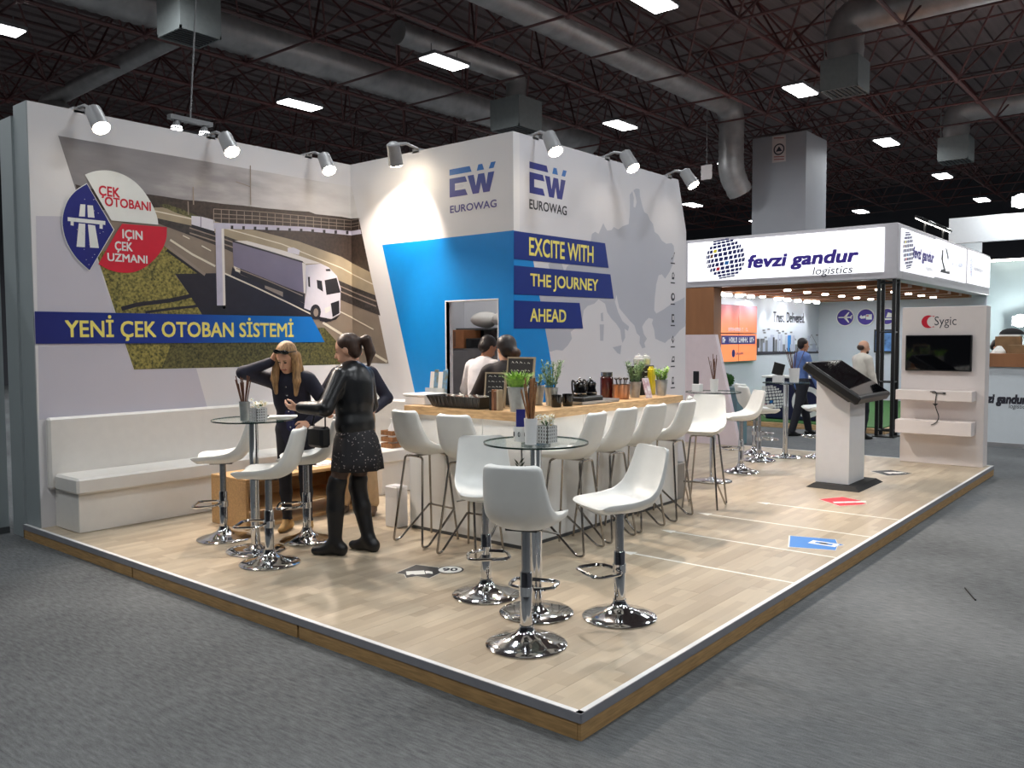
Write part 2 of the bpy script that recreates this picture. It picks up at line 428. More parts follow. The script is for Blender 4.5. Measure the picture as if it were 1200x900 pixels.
for i in range(-2, 5):
    for j in range(-3, 5):
        x, y = 10.5 + 7.15 * i, 5.78 + 5.17 * j
        if not (-13 < x < 47 and -11.5 < y < 35): continue
        o = hl if k == 0 else copy_tree(hl); k += 1
        o.location = (x, y, 7.86)
        zv = vis((x, y, 7.86), 10)
        tag(o, 'rectangular ceiling lamp outside the picture edges', 'ceiling lamp', 'hall lamps under the roof frame')
        if zv: d_ = o.location - CAM; LAMPS.append((600 + FPX * d_.dot(RT) / d_.dot(FW), o))
        l = bpy.data.objects.new('hall_light', HL); COL.objects.link(l); l.location = (x, y, 7.82); l.parent = None
ORD = ['first', 'second', 'third', 'fourth', 'fifth', 'sixth', 'seventh', 'eighth', 'ninth', 'tenth', 'eleventh', 'twelfth', 'thirteenth', 'fourteenth', 'fifteenth', 'sixteenth', 'seventeenth', 'eighteenth', 'nineteenth', 'twentieth', 'twenty-first', 'twenty-second', 'twenty-third', 'twenty-fourth', 'twenty-fifth', 'twenty-sixth', 'twenty-seventh', 'twenty-eighth']
for i, (_, o) in enumerate(sorted(LAMPS, key=lambda t: t[0])): o['label'] = 'bright rectangular ceiling lamp under the dark roof, %s from the left' % ORD[min(i, len(ORD) - 1)]

# ------------------------------------------------------------------ air ducts
mat('duct', (172, 170, 170), 0.45, 0.5, var=0.18, scale=3)
mat('outlet', (136, 142, 142), 0.55, 0.2, var=0.06)
def ribbed(path, r, step, mbx, n=16):
    pts = [Vector(p) for p in path]; out = []; rs = []
    for a, b in zip(pts[:-1], pts[1:]):
        k = max(1, int((b - a).length / step))
        for i in range(k):
            out.append(a + (b - a) * (i / k)); rs.append(r * (1.0 if i % 2 else 1.05))
    out.append(pts[-1]); rs.append(r)
    mbx.tube(out, rs, 'duct', n=n)
def duct(name, label, path, r, rad=0.6, step=0.11):
    mb = MB(); ribbed(rounded(path, rad, 8), r, step, mb); o = mb.build(name, smooth=True, auto=1.2)
    return tag(o, label, 'air duct', 'ventilation ducts in the roof')
def outlet(c, w, h, label):
    r = empty('air_outlet', c)
    mb = MB(); mb.box((-w / 2, -w / 2, 0), (w / 2, w / 2, h), 'outlet'); mb.build('box', r)
    mb = MB()
    for sx in (-1, 1):
        mb.box((sx * w / 2 - 0.03 * (sx > 0), -w / 2, -0.05), (sx * w / 2 + 0.03 * (sx < 0), w / 2, 0), 'outlet'); mb.box((-w / 2, sx * w / 2 - 0.03 * (sx > 0), -0.05), (w / 2, sx * w / 2 + 0.03 * (sx < 0), 0), 'outlet')
    mb.build('grille_frame', r)
    for sx in (-1, 1): mb = MB(); mb.tube([(sx * w * 0.42, w * 0.42, h), (sx * w * 0.42, w * 0.42, 10.42 - c[2])], 0.012, 'outlet', n=5); mb.build('hanger', r)
    for i in range(7):
        mb = MB(); y = -w / 2 + w * (i + 1) / 8; mb.box((-w / 2 + 0.03, y - 0.02, -0.045), (w / 2 - 0.03, y + 0.02, -0.02), 'dark_grey'); mb.build('grille_slat', r)
    return tag(r, label, 'air outlet', 'boxed air outlets under the ducts')
duct('air_duct', 'long grey spiral air duct above the motorway mural', [(-2, 15.0, 8.75), (22, 15.0, 8.75)], 0.45)
duct('air_duct', 'spiral air duct running over the stand and bending down behind the grey column', [(2, 9.1, 8.75), (20.9, 9.1, 8.75), (20.9, 9.1, 6.75), (21.25, 8.95, 6.2)], 0.36)
p = at_z(990, 106, 7.2)
duct('air_duct', 'shiny spiral air duct at top right turning down to an outlet box', [(p.x, p.y - 9, 8.75), (p.x, p.y, 8.75), (p.x, p.y, 7.825)], 0.37, 0.7)
outlet((p.x, p.y, 7.2), 0.8, 0.62, 'grey boxed air outlet hanging at the upper right beside a lamp')
p = at_z(222, 42, 7.2)
outlet((p.x, p.y, 7.2), 0.78, 0.8, 'dark boxed air outlet at the top left above the mural wall')
duct('air_duct', 'short duct riser above the top left air outlet', [(p.x, p.y, 8.005), (p.x, p.y, 8.6), (p.x, 14.5, 8.7)], 0.27, 0.3)
p = at_z(605, 152, 7.2)
outlet((p.x, p.y, 7.2), 0.95, 0.72, 'dark boxed air outlet just above the stand wall corner')
duct('air_duct', 'thin air duct elbow feeding the outlet above the stand wall corner', [(p.x - 4, p.y + 0.1, 8.6), (p.x, p.y, 8.6), (p.x, p.y, 7.925)], 0.25, 0.4)
p = at_z(1120, 188, 7.2)
outlet((p.x, p.y, 7.2), 0.85, 0.66, 'small boxed air outlet far right above the lit sign')
duct('air_duct', 'far right spiral air duct bending down to a small outlet', [(p.x, p.y - 12, 8.7), (p.x, p.y, 8.7), (p.x, p.y, 7.865)], 0.36, 0.7)
p = at_z(90, 105, 8.0)
duct('air_duct', 'pale branch duct sloping down behind the left wall top', [(p.x + 0.4, 14.5, 8.5), (p.x, p.y + 2.0, 8.0), (p.x, p.y + 0.6, 7.6), (p.x, p.y + 0.6, 6.6)], 0.2, 0.5)

# ------------------------------------------------------------------ hall column
mat('column_grey', (150, 152, 158), 0.6, var=0.04, scale=1)
X0 = 21.6
a = at_x(882, 163, X0); b = at_x(945, 156, X0); 
dpt = at_y(969, 167, b.y).x - X0
mb = MB(); mb.box((X0, b.y, 0), (X0 + dpt, a.y, a.z), 'column_grey')
colm = mb.build('hall_column'); tag(colm, 'tall square grey hall column behind the logistics sign', 'column')
pl = xplane(X0); mb = MB()
c = pl.px(913, 175)
mat('notice', (196, 186, 184), 0.6, var=0.03)
mat('notice_red', (150, 90, 88), 0.6, var=0.05)
flat(mb, pl, [(905, 160), (921, 158), (921, 189), (905, 191)], 0.006, 'notice')
for r0, r1 in ((0.17, 0.13),):
    pts = [(c[0] + r0 * math.cos(t * PI / 10), c[1] + r0 * math.sin(t * PI / 10)) for t in range(20)]
    pi = [(c[0] + r1 * math.cos(t * PI / 10), c[1] + r1 * math.sin(t * PI / 10)) for t in range(20)]
    for i in range(20): flat_sz(mb, pl, [pts[i], pts[(i + 1) % 20], pi[(i + 1) % 20], pi[i]], 0.008, 'ink')
flat_sz(mb, pl, [(c[0] - 0.1, c[1] - 0.06), (c[0] + 0.1, c[1] - 0.06), (c[0], c[1] + 0.09)], 0.008, 'ink')
for v0 in (162, 184, 187): stroke(mb, pl, [(907, v0), (919, v0 - 0.6)], 0.03, 0.008, 'notice_red')
mb.build('notice', colm)

# ================================================================== the raised platform
LX, LY = 9.40, 6.21
def plank_mat():
    m = bpy.data.materials.new('beech_plank'); m.use_nodes = True; nt = m.node_tree; N = nt.nodes; L = nt.links; b = N['Principled BSDF']
    tc = N.new('ShaderNodeTexCoord'); oi = N.new('ShaderNodeObjectInfo')
    ad = N.new('ShaderNodeVectorMath'); ad.operation = 'ADD'; L.new(tc.outputs['Object'], ad.inputs[0]); 
    cm = N.new('ShaderNodeCombineXYZ'); mu = N.new('ShaderNodeMath'); mu.operation = 'MULTIPLY'; mu.inputs[1].default_value = 37.0; L.new(oi.outputs['Random'], mu.inputs[0]); L.new(mu.outputs[0], cm.inputs[0]); L.new(cm.outputs[0], ad.inputs[1])
    br = N.new('ShaderNodeTexBrick'); br.inputs['Scale'].default_value = 1; br.inputs['Brick Width'].default_value = 0.46; br.inputs['Row Height'].default_value = 0.0655
    br.inputs['Mortar Size'].default_value = 0.0; br.inputs['Color1'].default_value = lin((170, 154, 132)) + (1,); br.inputs['Color2'].default_value = lin((192, 177, 154)) + (1,)
    br.offset = 0.37; L.new(ad.outputs[0], br.inputs['Vector'])
    mp = N.new('ShaderNodeMapping'); mp.inputs['Scale'].default_value = (3, 40, 1); L.new(ad.outputs[0], mp.inputs['Vector'])
    nz = N.new('ShaderNodeTexNoise'); nz.inputs['Scale'].default_value = 1.0; nz.inputs['Detail'].default_value = 4; L.new(mp.outputs[0], nz.inputs['Vector'])
    mr = N.new('ShaderNodeMapRange'); mr.inputs['To Min'].default_value = 0.93; mr.inputs['To Max'].default_value = 1.07; L.new(nz.outputs['Fac'], mr.inputs['Value'])
    m2 = N.new('ShaderNodeMath'); m2.operation = 'MULTIPLY_ADD'; m2.inputs[1].default_value = 0.09; m2.inputs[2].default_value = -0.045; L.new(oi.outputs['Random'], m2.inputs[0])
    m3 = N.new('ShaderNodeMath'); m3.operation = 'ADD'; L.new(mr.outputs[0], m3.inputs[0]); L.new(m2.outputs[0], m3.inputs[1])
    hs = N.new('ShaderNodeHueSaturation'); L.new(m3.outputs[0], hs.inputs['Value']); L.new(br.outputs['Color'], hs.inputs['Color']); L.new(hs.outputs[0], b.inputs['Base Color'])
    b.inputs['Roughness'].default_value = 0.36
    MATS['beech_plank'] = m
plank_mat()
mat('subfloor', (120, 96, 66), 0.7)
mb = MB(); mb.box((0.02, 0.02, 0.0), (LX - 0.02, LY - 0.02, ZP - 0.008), 'subfloor')
stage = tag(mb.build('floor_platform'), 'raised exhibition platform floored with pale beech laminate', kind='structure')
PWD, PLN = 0.1965, 1.38
pm = MB(); pm.box((0, 0, -0.008), (PLN - 0.0012, PWD - 0.0012, 0), 'beech_plank'); first = pm.build('plank', stage); used = False
y = 0.03; row = 0
while y < LY - 0.05:
    x = 0.03 - random.uniform(0.1, 1.2)
    while x < LX - 0.03:
        xa, xb = max(x, 0.03), min(x + PLN, LX - 0.03)
        if xb - xa > 0.05:
            if not used: o = first; used = True
            else: o = bpy.data.objects.new('plank', first.data); COL.objects.link(o); o.parent = stage
            o.location = (xa, y, ZP); o.scale = ((xb - xa) / PLN, min(1.0, (LY - 0.03 - y) / PWD), 1)
        x += PLN
    y += PWD; row += 1
# edge: white aluminium nosing and wooden fascia boards
mat('nosing_white', (236, 236, 236), 0.35, var=0.02)
mat('nosing_grey', (150, 150, 156), 0.4, 0.3, var=0.05)
def nosing(a, b, inn):
    a = Vector(a); b = Vector(b); inn = Vector(inn); mb = MB()
    d = (b - a)
    mb.prism([a + inn * 0.0, b + inn * 0.0, b + inn * 0.03, a + inn * 0.03], (0, 0, 0.003), 'nosing_white')
    mb.prism([a - inn * 0.004 + Vector((0, 0, 0.003)), b - inn * 0.004 + Vector((0, 0, 0.003)), b - inn * 0.004 - Vector((0, 0, 0.042)), a - inn * 0.004 - Vector((0, 0, 0.042))], inn * 0.006, 'nosing_grey')
    mb.build('edge_trim', stage)
nosing((0, 0, ZP), (LX, 0, ZP), (0, 1, 0)); nosing((0, 0, ZP), (0, LY, ZP), (1, 0, 0)); nosing((LX, 0, ZP), (LX, LY, ZP), (-1, 0, 0))
for i in range(4):
    mb = MB(); mb.box((i * LX / 4 + 0.001, 0, 0), ((i + 1) * LX / 4 - 0.001, 0.018, ZP - 0.001), 'fascia_wood'); mb.build('fascia_board', stage)
    mb = MB(); mb.box((LX - 0.018, i * LY / 4 + 0.02, 0), (LX, (i + 1) * LY / 4 - 0.001, ZP - 0.001), 'fascia_wood'); mb.build('fascia_board', stage)
for i in range(3):
    mb = MB(); mb.box((0, i * LY / 3 + 0.02, 0), (0.018, (i + 1) * LY / 3 - 0.001, ZP - 0.001), 'fascia_wood'); mb.build('fascia_board', stage)
mb = MB(); mb.box((0, LY - 0.018, 0), (LX, LY, ZP - 0.001), 'fascia_wood'); mb.build('fascia_board', stage)

# floor lines and stickers
mat('tape', (240, 238, 230), 0.4, var=0.02)
for x, y1 in ((2.585, 1.30), (3.44, 1.42), (4.30, 1.50), (5.155, 1.28)):
    mb = MB(); mb.box((x - 0.012, 0.03, ZP), (x + 0.012, y1, ZP + 0.0012), 'tape')
    mb.prism([(x - 0.05, y1, ZP), (x + 0.05, y1, ZP), (x, y1 + 0.13, ZP)], (0, 0, 0.0012), 'tape'); mb.build('floor_line', stage)
pf = zplane(ZP)
mat('sticker_black', (40, 40, 42), 0.5, var=0.06); mat('sticker_blue', (52, 128, 206), 0.45, var=0.03); mat('sticker_red', (214, 52, 68), 0.45, var=0.05)
def sticker(name, pts, m, icon, label, extra=None):
    mb = MB(); q = [pf.px(*p) for p in pts]
    cx = sum(p[0] for p in q) / len(q); cy = sum(p[1] for p in q) / len(q)
    flat_sz(mb, pf, [(cx + (a - cx) * 1.04, cy + (b - cy) * 1.04) for a, b in q], 0.0012, 'tape'); flat_sz(mb, pf, q, 0.0018, m)
    icon(mb, cx, cy)
    if extra: extra(mb)
    return tag(mb.build(name), label, 'floor sticker', 'arrow stickers on the platform floor')
def ic_truck(mb, cx, cy, m='tape', k=0.5, along=0.0):
    R_ = rotz(along)
    def P(pts): return [((R_ @ Vector((a * k, b * k, 0))).x + cx, (R_ @ Vector((a * k, b * k, 0))).y + cy) for a, b in pts]
    flat_sz(mb, pf, P([(-0.16, -0.08), (0.08, -0.08), (0.08, 0.1), (-0.16, 0.1)]), 0.0024, m); flat_sz(mb, pf, P([(0.09, -0.08), (0.18, -0.08), (0.18, 0.02), (0.13, 0.07), (0.09, 0.07)]), 0.0024, m)
    for a in (-0.09, 0.12): flat_sz(mb, pf, P([(a + 0.035 * math.cos(t * PI / 5), -0.09 + 0.035 * math.sin(t * PI / 5)) for t in range(10)]), 0.003, 'ink')
def oval(mb):
    c = pf.px(527.5, 668); rr = 0.1
    for k_, m_ in ((1.0, 'sticker_black'), (0.86, 'tape')): flat_sz(mb, pf, [(c[0] + rr * k_ * math.cos(t * PI / 12), c[1] + rr * k_ * math.sin(t * PI / 12)) for t in range(24)], 0.002 + (0.001 if k_ < 1 else 0), m_)
    pr = Plane(lambda s, z, o: Vector((c[0] + 0.64 * s * 1 - 0.77 * -z * 1, c[1] - 0.77 * s + 0.64 * z, ZP + o)), None)
    text(mb, pr, '90', -0.055, -0.04, 0.055, 0.04, 0.004, 'ink', 0.02)
sticker('floor_sticker', crop(440, 540, 6, [(148, 790), (285, 732), (440, 752), (462, 786), (378, 826), (290, 812), (218, 824), (205, 800)]), 'sticker_black', lambda mb, x, y: ic_truck(mb, x, y, 'tape', 0.55, -0.7), 'black floor sticker with a truck symbol and a round 90 speed sign', oval)
def ic_phone(mb, cx, cy):
    flat_sz(mb, pf, [(cx - 0.06, cy - 0.11), (cx + 0.06, cy - 0.11), (cx + 0.06, cy + 0.11), (cx - 0.06, cy + 0.11)], 0.0024, 'tape')
    flat_sz(mb, pf, [(cx - 0.03, cy - 0.07), (cx + 0.03, cy - 0.07), (cx + 0.03, cy + 0.07), (cx - 0.03, cy + 0.07)], 0.003, 'sticker_blue'); flat_sz(mb, pf, [(cx + 0.03 * math.cos(t), cy + 0.04 * math.sin(t)) for t in (0, 1, 2, 3, 4, 5)], 0.0036, 'ink')
sticker('floor_sticker', crop(840, 560, 5, [(430, 340), (695, 362), (705, 385), (745, 393), (705, 400), (695, 425), (425, 405)]), 'sticker_blue', ic_phone, 'blue arrow floor sticker with a white device symbol')
def ic_bolt(mb, cx, cy):
    for d in (-0.08, 0.0, 0.08): flat_sz(mb, pf, [(cx - 0.09 + d, cy + 0.02 - d), (cx - 0.03 + d, cy + 0.06 - d), (cx + 0.06 + d, cy - 0.03 - d), (cx + 0.0 + d, cy - 0.06 - d)], 0.0024, 'tape')
sticker('floor_sticker', crop(840, 560, 5, [(600, 126), (735, 112), (845, 135), (855, 145), (878, 152), (840, 158), (720, 165)]), 'sticker_red', ic_bolt, 'red arrow floor sticker in front of the touchscreen kiosk')
sticker('floor_sticker', crop(1000, 500, 6, [(120, 313), (262, 305), (370, 322), (415, 330), (350, 340), (240, 345)]), 'sticker_black', lambda mb, x, y: ic_truck(mb, x, y, 'tape', 0.7, -0.7), 'black floor sticker beside the white video panel')

# ================================================================== stand walls
mb = MB()
mb.box((XL, YL, ZP), (5.75, YL + 0.29, ZT), 'wall_white')
wl = tag(mb.build('wall_left'), 'tall white stand wall carrying the motorway mural', kind='structure')
mb = MB(); mb.box((XL - 0.03, YL + 0.29, 0), (5.75, YL + 0.56, ZT - 0.09), 'grey_panel'); mb.box((XL - 0.008, YL + 0.002, ZP), (XL, YL + 0.29, ZT), 'grey_panel'); mb.build('rear_panel', wl)
DY0, DY1, DZ = 3.60, 4.34, 2.212
mb = MB()
mb.box((XB, YM, ZP), (XB + 0.1, DY0, ZT), 'wall_white'); mb.box((XB, DY1, ZP), (XB + 0.1, YL - 0.002, ZT), 'wall_white'); mb.box((XB, DY0, DZ), (XB + 0.1, DY1, ZT), 'wall_white')
wb = tag(mb.build('wall_back'), 'white and bright blue stand wall with a service doorway', kind='structure')
mb = MB(); xa, xb = XB + 0.1, 7.33
mb.prism([(xa, YM, ZP), (xb, YM, ZP), (xb, YM, 3.24), (7.10, YM, ZT), (xa, YM, ZT)], (0, 0.1, 0), 'map_wall')
wm = tag(mb.build('wall_right'), 'white stand wall printed with a grey map of Europe', kind='structure')
mb = MB(); mb.box((5.65, YM + 0.1, ZP), (5.75, YL, 3.4), 'wall_white'); tag(mb.build('wall_store'), 'rear wall of the storeroom behind the blue wall', kind='structure')
# pale end panel with a slanted edge at the far end of the platform
mat('pale_pink', (228, 212, 218), 0.55, var=0.02)
pt = at_x(838, 392, 9.28); pb = at_x(866, 521, 9.28); 
mb = MB(); mb.prism([(9.28, pb.y, ZP), (9.28, pt.y, pt.z), (9.28, 5.6, pt.z), (9.28, 5.6, ZP)], (0.1, 0, 0), 'pale_pink')
tag(mb.build('wall_end'), 'low pale pink end wall with a slanted edge', kind='structure')
# neighbouring grey panel at far left
mb = MB(); mb.box((-3.2, 6.56, 0), (XL - 0.04, 6.66, 2.55), 'grey_panel'); mb.box((-0.62, 6.545, 0), (-0.6, 6.56, 2.55), 'dark_grey')
mb.box((-3.2, 6.54, 0), (XL - 0.04, 6.56, 0.06), 'dark_grey')
tag(mb.build('wall_neighbour'), 'plain grey panel wall of the neighbouring stand at far left', kind='structure')

# lamp bar hanging behind the mural wall, hanging sign, litter on the carpet
p = at_y(207, 151, 9.0); root = empty('lamp_bar', (p.x + 0.21, 9.0, p.z + 0.12))
mb = MB(); mb.box((-0.32, -0.05, 0.0), (0.32, 0.05, 0.06), 'lamp_case'); mb.build('bar', root)
mb = MB(); mb.tube([(0, 0, 0.06), (0.25, 0, 3.3)], 0.012, 'lamp_case', n=5); mb.build('hanger', root)
for sx in (-0.21, 0.21):
    mb = MB(); mb.lathe([(0.085, -0.13), (0.04, -0.03), (0.03, 0.0)], 'lamp_case', 14, (sx, 0, 0), cap=False); mb.build('shade', root); mb = MB(); mb.ball((sx, 0, -0.11), (0.075, 0.075, 0.05), 'lamp_panel', n=12, k=8); mb.build('bulb', root)
tag(root, 'hanging bar with two small bright lamps behind the mural wall', 'lamp')
p = at_z(828, 202, 6.4); mb = MB(); mb.rbox((p.x - 0.02, p.y - 0.16, 6.2), (p.x + 0.02, p.y + 0.16, 6.6), 'notice' if 'notice' in MATS else 'grey_panel', 0.004); mb.tube([(p.x, p.y, 6.6), (p.x, p.y, 8.1)], 0.012, 'lamp_case', n=5); tag(mb.build('hanging_sign'), 'small pale sign hanging from the roof left of the column', 'sign')
a = at_z(1131, 690, 0); b = at_z(1143, 704, 0); mb = MB(); mb.tube([(a.x, a.y, 0.006), (b.x, b.y, 0.006)], 0.006, 'black', n=6); tag(mb.build('dark_stick'), 'thin dark stick lying on the grey carpet at right', 'stick')
# ================================================================== prints on the stand walls
O = [0.0010 + 0.0006 * i for i in range(12)]
mat('lilac_grey', (200, 197, 208), 0.55, var=0.012, scale=2)
mb = MB()
flat(mb, PL_MURAL, [(42, 253), (97, 254), (152, 420), (157, 433), (230, 432), (243, 478), (46, 492)], 0.0006, 'lilac_grey')
mb.build('pale_print', wl)
gradmat('m_sky', [(0.0, (128, 124, 128)), (0.35, (150, 146, 148)), (0.7, (200, 196, 196)), (1.0, (224, 221, 220))], 0, 0.3, 3.7, noise=0.85, nscale=1.9)
mat('m_hill', (58, 46, 40), 0.5, var=0.45, scale=26, detail=6)
mat('m_road', (140, 126, 112), 0.5, var=0.06, scale=8)
mat('m_farroad', (164, 150, 126), 0.5, var=0.08, scale=8)
mat('m_median', (58, 52, 50), 0.5, var=0.4, scale=30)
mat('m_grass', (78, 84, 40), 0.5, var=0.6, scale=42, detail=7, rgb2=(138, 128, 66))
mat('m_grass_dark', (58, 66, 40), 0.5, var=0.6, scale=42, detail=7, rgb2=(92, 88, 50))
mat('m_shadow', (34, 32, 44), 0.5, var=0.12, scale=14)
mat('m_line', (226, 218, 200), 0.5, var=0.03)
mat('m_steel', (192, 188, 206), 0.5, var=0.06)
mat('m_trailer', (122, 116, 138), 0.5, var=0.05, scale=5)
mat('m_roof', (230, 224, 220), 0.5, var=0.03)
mat('m_cab', (216, 212, 222), 0.5, var=0.03)
mat('m_dark', (36, 34, 40), 0.5, var=0.15)
mat('m_wire', (150, 136, 124), 0.5, var=0.05)
EDGE_L = [(68, 159), (89, 222), (112, 295), (135, 367), (157, 433)]
mb = MB()
s1, zt = PL_MURAL.px(68, 159)
zb = PL_MURAL.px(157, 433)[1]
def sz(u, v): return PL_MURAL.px(u, v)
ra, rb = sz(420, 256), sz(455, 424)
slope = (rb[0] - ra[0]) / (rb[1] - ra[1])
def right_s(z): return ra[0] + slope * (z - ra[1])
def left_s(z): 
    a, b = sz(68, 159), sz(157, 433); return a[0] + (b[0] - a[0]) * (z - a[1]) / (b[1] - a[1])
flat_sz(mb, PL_MURAL, [(left_s(zt), zt), (left_s(2.9), 2.9), (right_s(2.9), 2.9), (right_s(zt), zt)], O[0], 'm_sky')
mural = mb.build('mural', wl)
# road fills the lower half
mb = MB(); flat_sz(mb, PL_MURAL, [(left_s(2.95), 2.95), (left_s(zb), zb), (right_s(zb), zb), (right_s(2.95), 2.95)], O[1], 'm_road'); mb.build('printed_road', mural)
mb = MB()
hz = [(88, 216), (110, 222), (140, 224), (176, 228), (190, 230), (215, 234), (240, 236), (262, 239), (285, 241), (310, 244), (345, 247), (362, 248), (370, 251), (385, 252.5), (400, 254), (420.5, 255.5)]
lowhill = [(434, 320), (400, 302), (350, 284), (300, 271), (262, 263), (215, 251), (190, 244), (160, 245), (120, 246), (97, 246)]
flat(mb, PL_MURAL, hz + lowhill, O[2], 'm_hill'); mb.build('printed_hill', mural)
mb = MB()
flat(mb, PL_MURAL, [(160, 244), (190, 243), (215, 250), (262, 262), (300, 270), (350, 283), (400, 301), (434, 319), (440, 346), (400, 330), (330, 300), (262, 276), (222, 264), (176, 254), (150, 252)], O[3], 'm_farroad')
for pts in ([(180, 247), (222, 256), (262, 267), (330, 286), (400, 314), (437, 333)],): stroke(mb, PL_MURAL, pts, 0.012, O[4], 'm_line')
flat(mb, PL_MURAL, [(186, 240), (195, 239), (215, 246), (238, 256), (226, 256), (205, 249)], O[4], 'm_grass_dark')
mb.build('printed_far_road', mural)
mb = MB()
flat(mb, PL_MURAL, [(150, 252), (176, 254), (222, 264), (262, 276), (330, 300), (400, 330), (440, 346), (446, 370), (400, 352), (330, 322), (262, 291), (215, 273), (180, 260), (150, 258)], O[4], 'm_median')
for dv in (3, 9): stroke(mb, PL_MURAL, [(222, 264 + dv), (262, 277 + dv), (330, 302 + dv), (400, 333 + dv), (441, 350 + dv)], 0.014, O[5], 'm_wire')
mb.build('printed_median', mural)
mb = MB()
flat(mb, PL_MURAL, [(112, 295), (192, 288), (215, 306), (240, 325), (205, 322), (225, 350), (243, 372), (240, 368), (136, 368)], O[3], 'm_grass')
flat(mb, PL_MURAL, [(140, 384), (380, 384), (396, 402), (418, 427), (157, 433)], O[2], 'm_grass_dark')
flat_sz(mb, PL_MURAL, [(left_s(1.8), 1.8), (left_s(zb), zb), (sz(380, 424)[0], zb), (sz(374, 400)[0], 1.8)], O[3], 'm_grass_dark')
flat(mb, PL_MURAL, [(147, 404), (200, 404), (190, 430), (157, 433)], O[4], 'm_grass')
mb.build('printed_grass', mural)
mb = MB()
flat(mb, PL_MURAL, [(205, 321), (262, 320), (300, 335), (340, 352), (374, 374), (240, 374), (225, 350)], O[5], 'm_shadow')
flat(mb, PL_MURAL, [(272, 313), (282, 322), (320, 338), (365, 360), (388, 377), (360, 372), (320, 352), (270, 326)], O[6], 'm_shadow')
stroke(mb, PL_MURAL, [(142, 362), (160, 357), (200, 352), (226, 346)], 0.04, O[6], 'm_shadow'); stroke(mb, PL_MURAL, [(170, 366), (200, 362), (236, 358)], 0.025, O[6], 'm_shadow')
mb.build('printed_shadow', mural)
mb = MB()
for pts, w in (([(199, 281), (225, 298), (252, 312)], 0.022), ([(262, 320), (300, 337), (340, 356), (372, 372)], 0.016), ([(378, 378), (412, 399), (454, 424)], 0.03), ([(398, 365), (438, 386)], 0.014), ([(214, 276), (222, 280)], 0.012), ([(236, 288), (247, 294)], 0.012)): stroke(mb, PL_MURAL, pts, w, O[7], 'm_line')
stroke(mb, PL_MURAL, [(196, 289), (212, 301), (240, 322)], 0.03, O[6], 'm_wire'); stroke(mb, PL_MURAL, [(195, 293), (212, 305), (238, 324)], 0.025, O[6], 'm_dark')
mb.build('printed_lane_lines', mural)
# toll gantry of the picture
mb = MB()
flat(mb, PL_MURAL, [(252, 268), (262, 268), (264, 362), (254, 364)], O[9], 'm_steel'); flat(mb, PL_MURAL, [(259, 268), (262, 268), (264, 362), (261, 362)], O[10], 'm_roof')
flat(mb, PL_MURAL, [(250, 261), (300, 263), (360, 266), (423, 269), (424, 274), (360, 271), (300, 269), (250, 268)], O[9], 'm_steel')
for i in range(11):
    u = 270 + i * 13.5; v = 262 + (u - 250) * 0.046; flat(mb, PL_MURAL, [(u, v + 1.5), (u + 3, v + 1.5), (u + 3, v + 5.5), (u, v + 5.5)], O[10], 'm_dark')
for dv in (-18, -12, -7): stroke(mb, PL_MURAL, [(250, 262 + dv * 0.95), (300, 264 + dv * 0.9), (422, 269 + dv * 0.7)], 0.008, O[8], 'm_wire')
for i in range(20):
    u = 250 + i * 9; v = 262 + (u - 250) * 0.046; stroke(mb, PL_MURAL, [(u, v), (u, v - 17 + i * 0.3)], 0.009, O[8], 'm_wire')
for u, v0, v1 in ((293, 194, 240), (226, 219, 240), (220, 236, 252)): stroke(mb, PL_MURAL, [(u, v0), (u + 0.5, v1)], 0.012, O[8], 'm_wire')
stroke(mb, PL_MURAL, [(276, 213), (285, 216), (293, 219)], 0.008, O[8], 'm_wire')
flat(mb, PL_MURAL, [(250, 358), (266, 358), (268, 366), (248, 366)], O[10], 'm_dark')
mb.build('printed_gantry', mural)
# lorries of the picture
def c4(pts): return crop(260, 240, 4.5, pts)
mb = MB()
flat(mb, PL_MURAL, c4([(55, 190), (425, 300), (440, 465), (330, 440), (60, 322)]), O[7], 'm_trailer')
flat(mb, PL_MURAL, c4([(55, 190), (130, 190), (335, 245), (520, 308), (440, 312), (425, 300)]), O[8], 'm_roof'); flat(mb, PL_MURAL, c4([(345, 228), (375, 225), (410, 240), (405, 265), (345, 250)]), O[9], 'm_cab')
stroke(mb, PL_MURAL, c4([(55, 192), (240, 246), (425, 302)]), 0.018, O[9], 'm_dark'); stroke(mb, PL_MURAL, c4([(75, 335), (240, 400), (425, 480)]), 0.012, O[9], 'm_wire')
flat(mb, PL_MURAL, c4([(60, 322), (95, 338), (95, 358), (70, 350)]), O[8], 'm_line'); flat(mb, PL_MURAL, c4([(95, 335), (330, 430), (435, 470), (435, 520), (320, 470), (95, 365)]), O[7], 'm_dark')
flat(mb, PL_MURAL, c4([(225, 425), (320, 460), (320, 485), (225, 440)]), O[9], 'm_wire')
flat(mb, PL_MURAL, c4([(422, 305), (440, 312), (445, 470), (430, 465)]), O[9], 'm_roof')
flat(mb, PL_MURAL, c4([(440, 318), (520, 310), (562, 330), (605, 375), (625, 440), (622, 575), (575, 602), (520, 592), (470, 560), (432, 545), (440, 470)]), O[9], 'm_cab')
flat(mb, PL_MURAL, c4([(540, 398), (603, 385), (624, 462), (550, 476)]), O[10], 'm_dark'); flat(mb, PL_MURAL, c4([(498, 396), (525, 402), (532, 458), (502, 440)]), O[10], 'm_dark'); flat(mb, PL_MURAL, c4([(452, 380), (462, 380), (464, 435), (454, 430)]), O[10], 'm_dark')
flat(mb, PL_MURAL, c4([(572, 520), (616, 505), (618, 572), (582, 592)]), O[10], 'm_dark'); flat(mb, PL_MURAL, c4([(545, 340), (568, 338), (572, 350), (548, 350)]), O[10], 'm_dark')
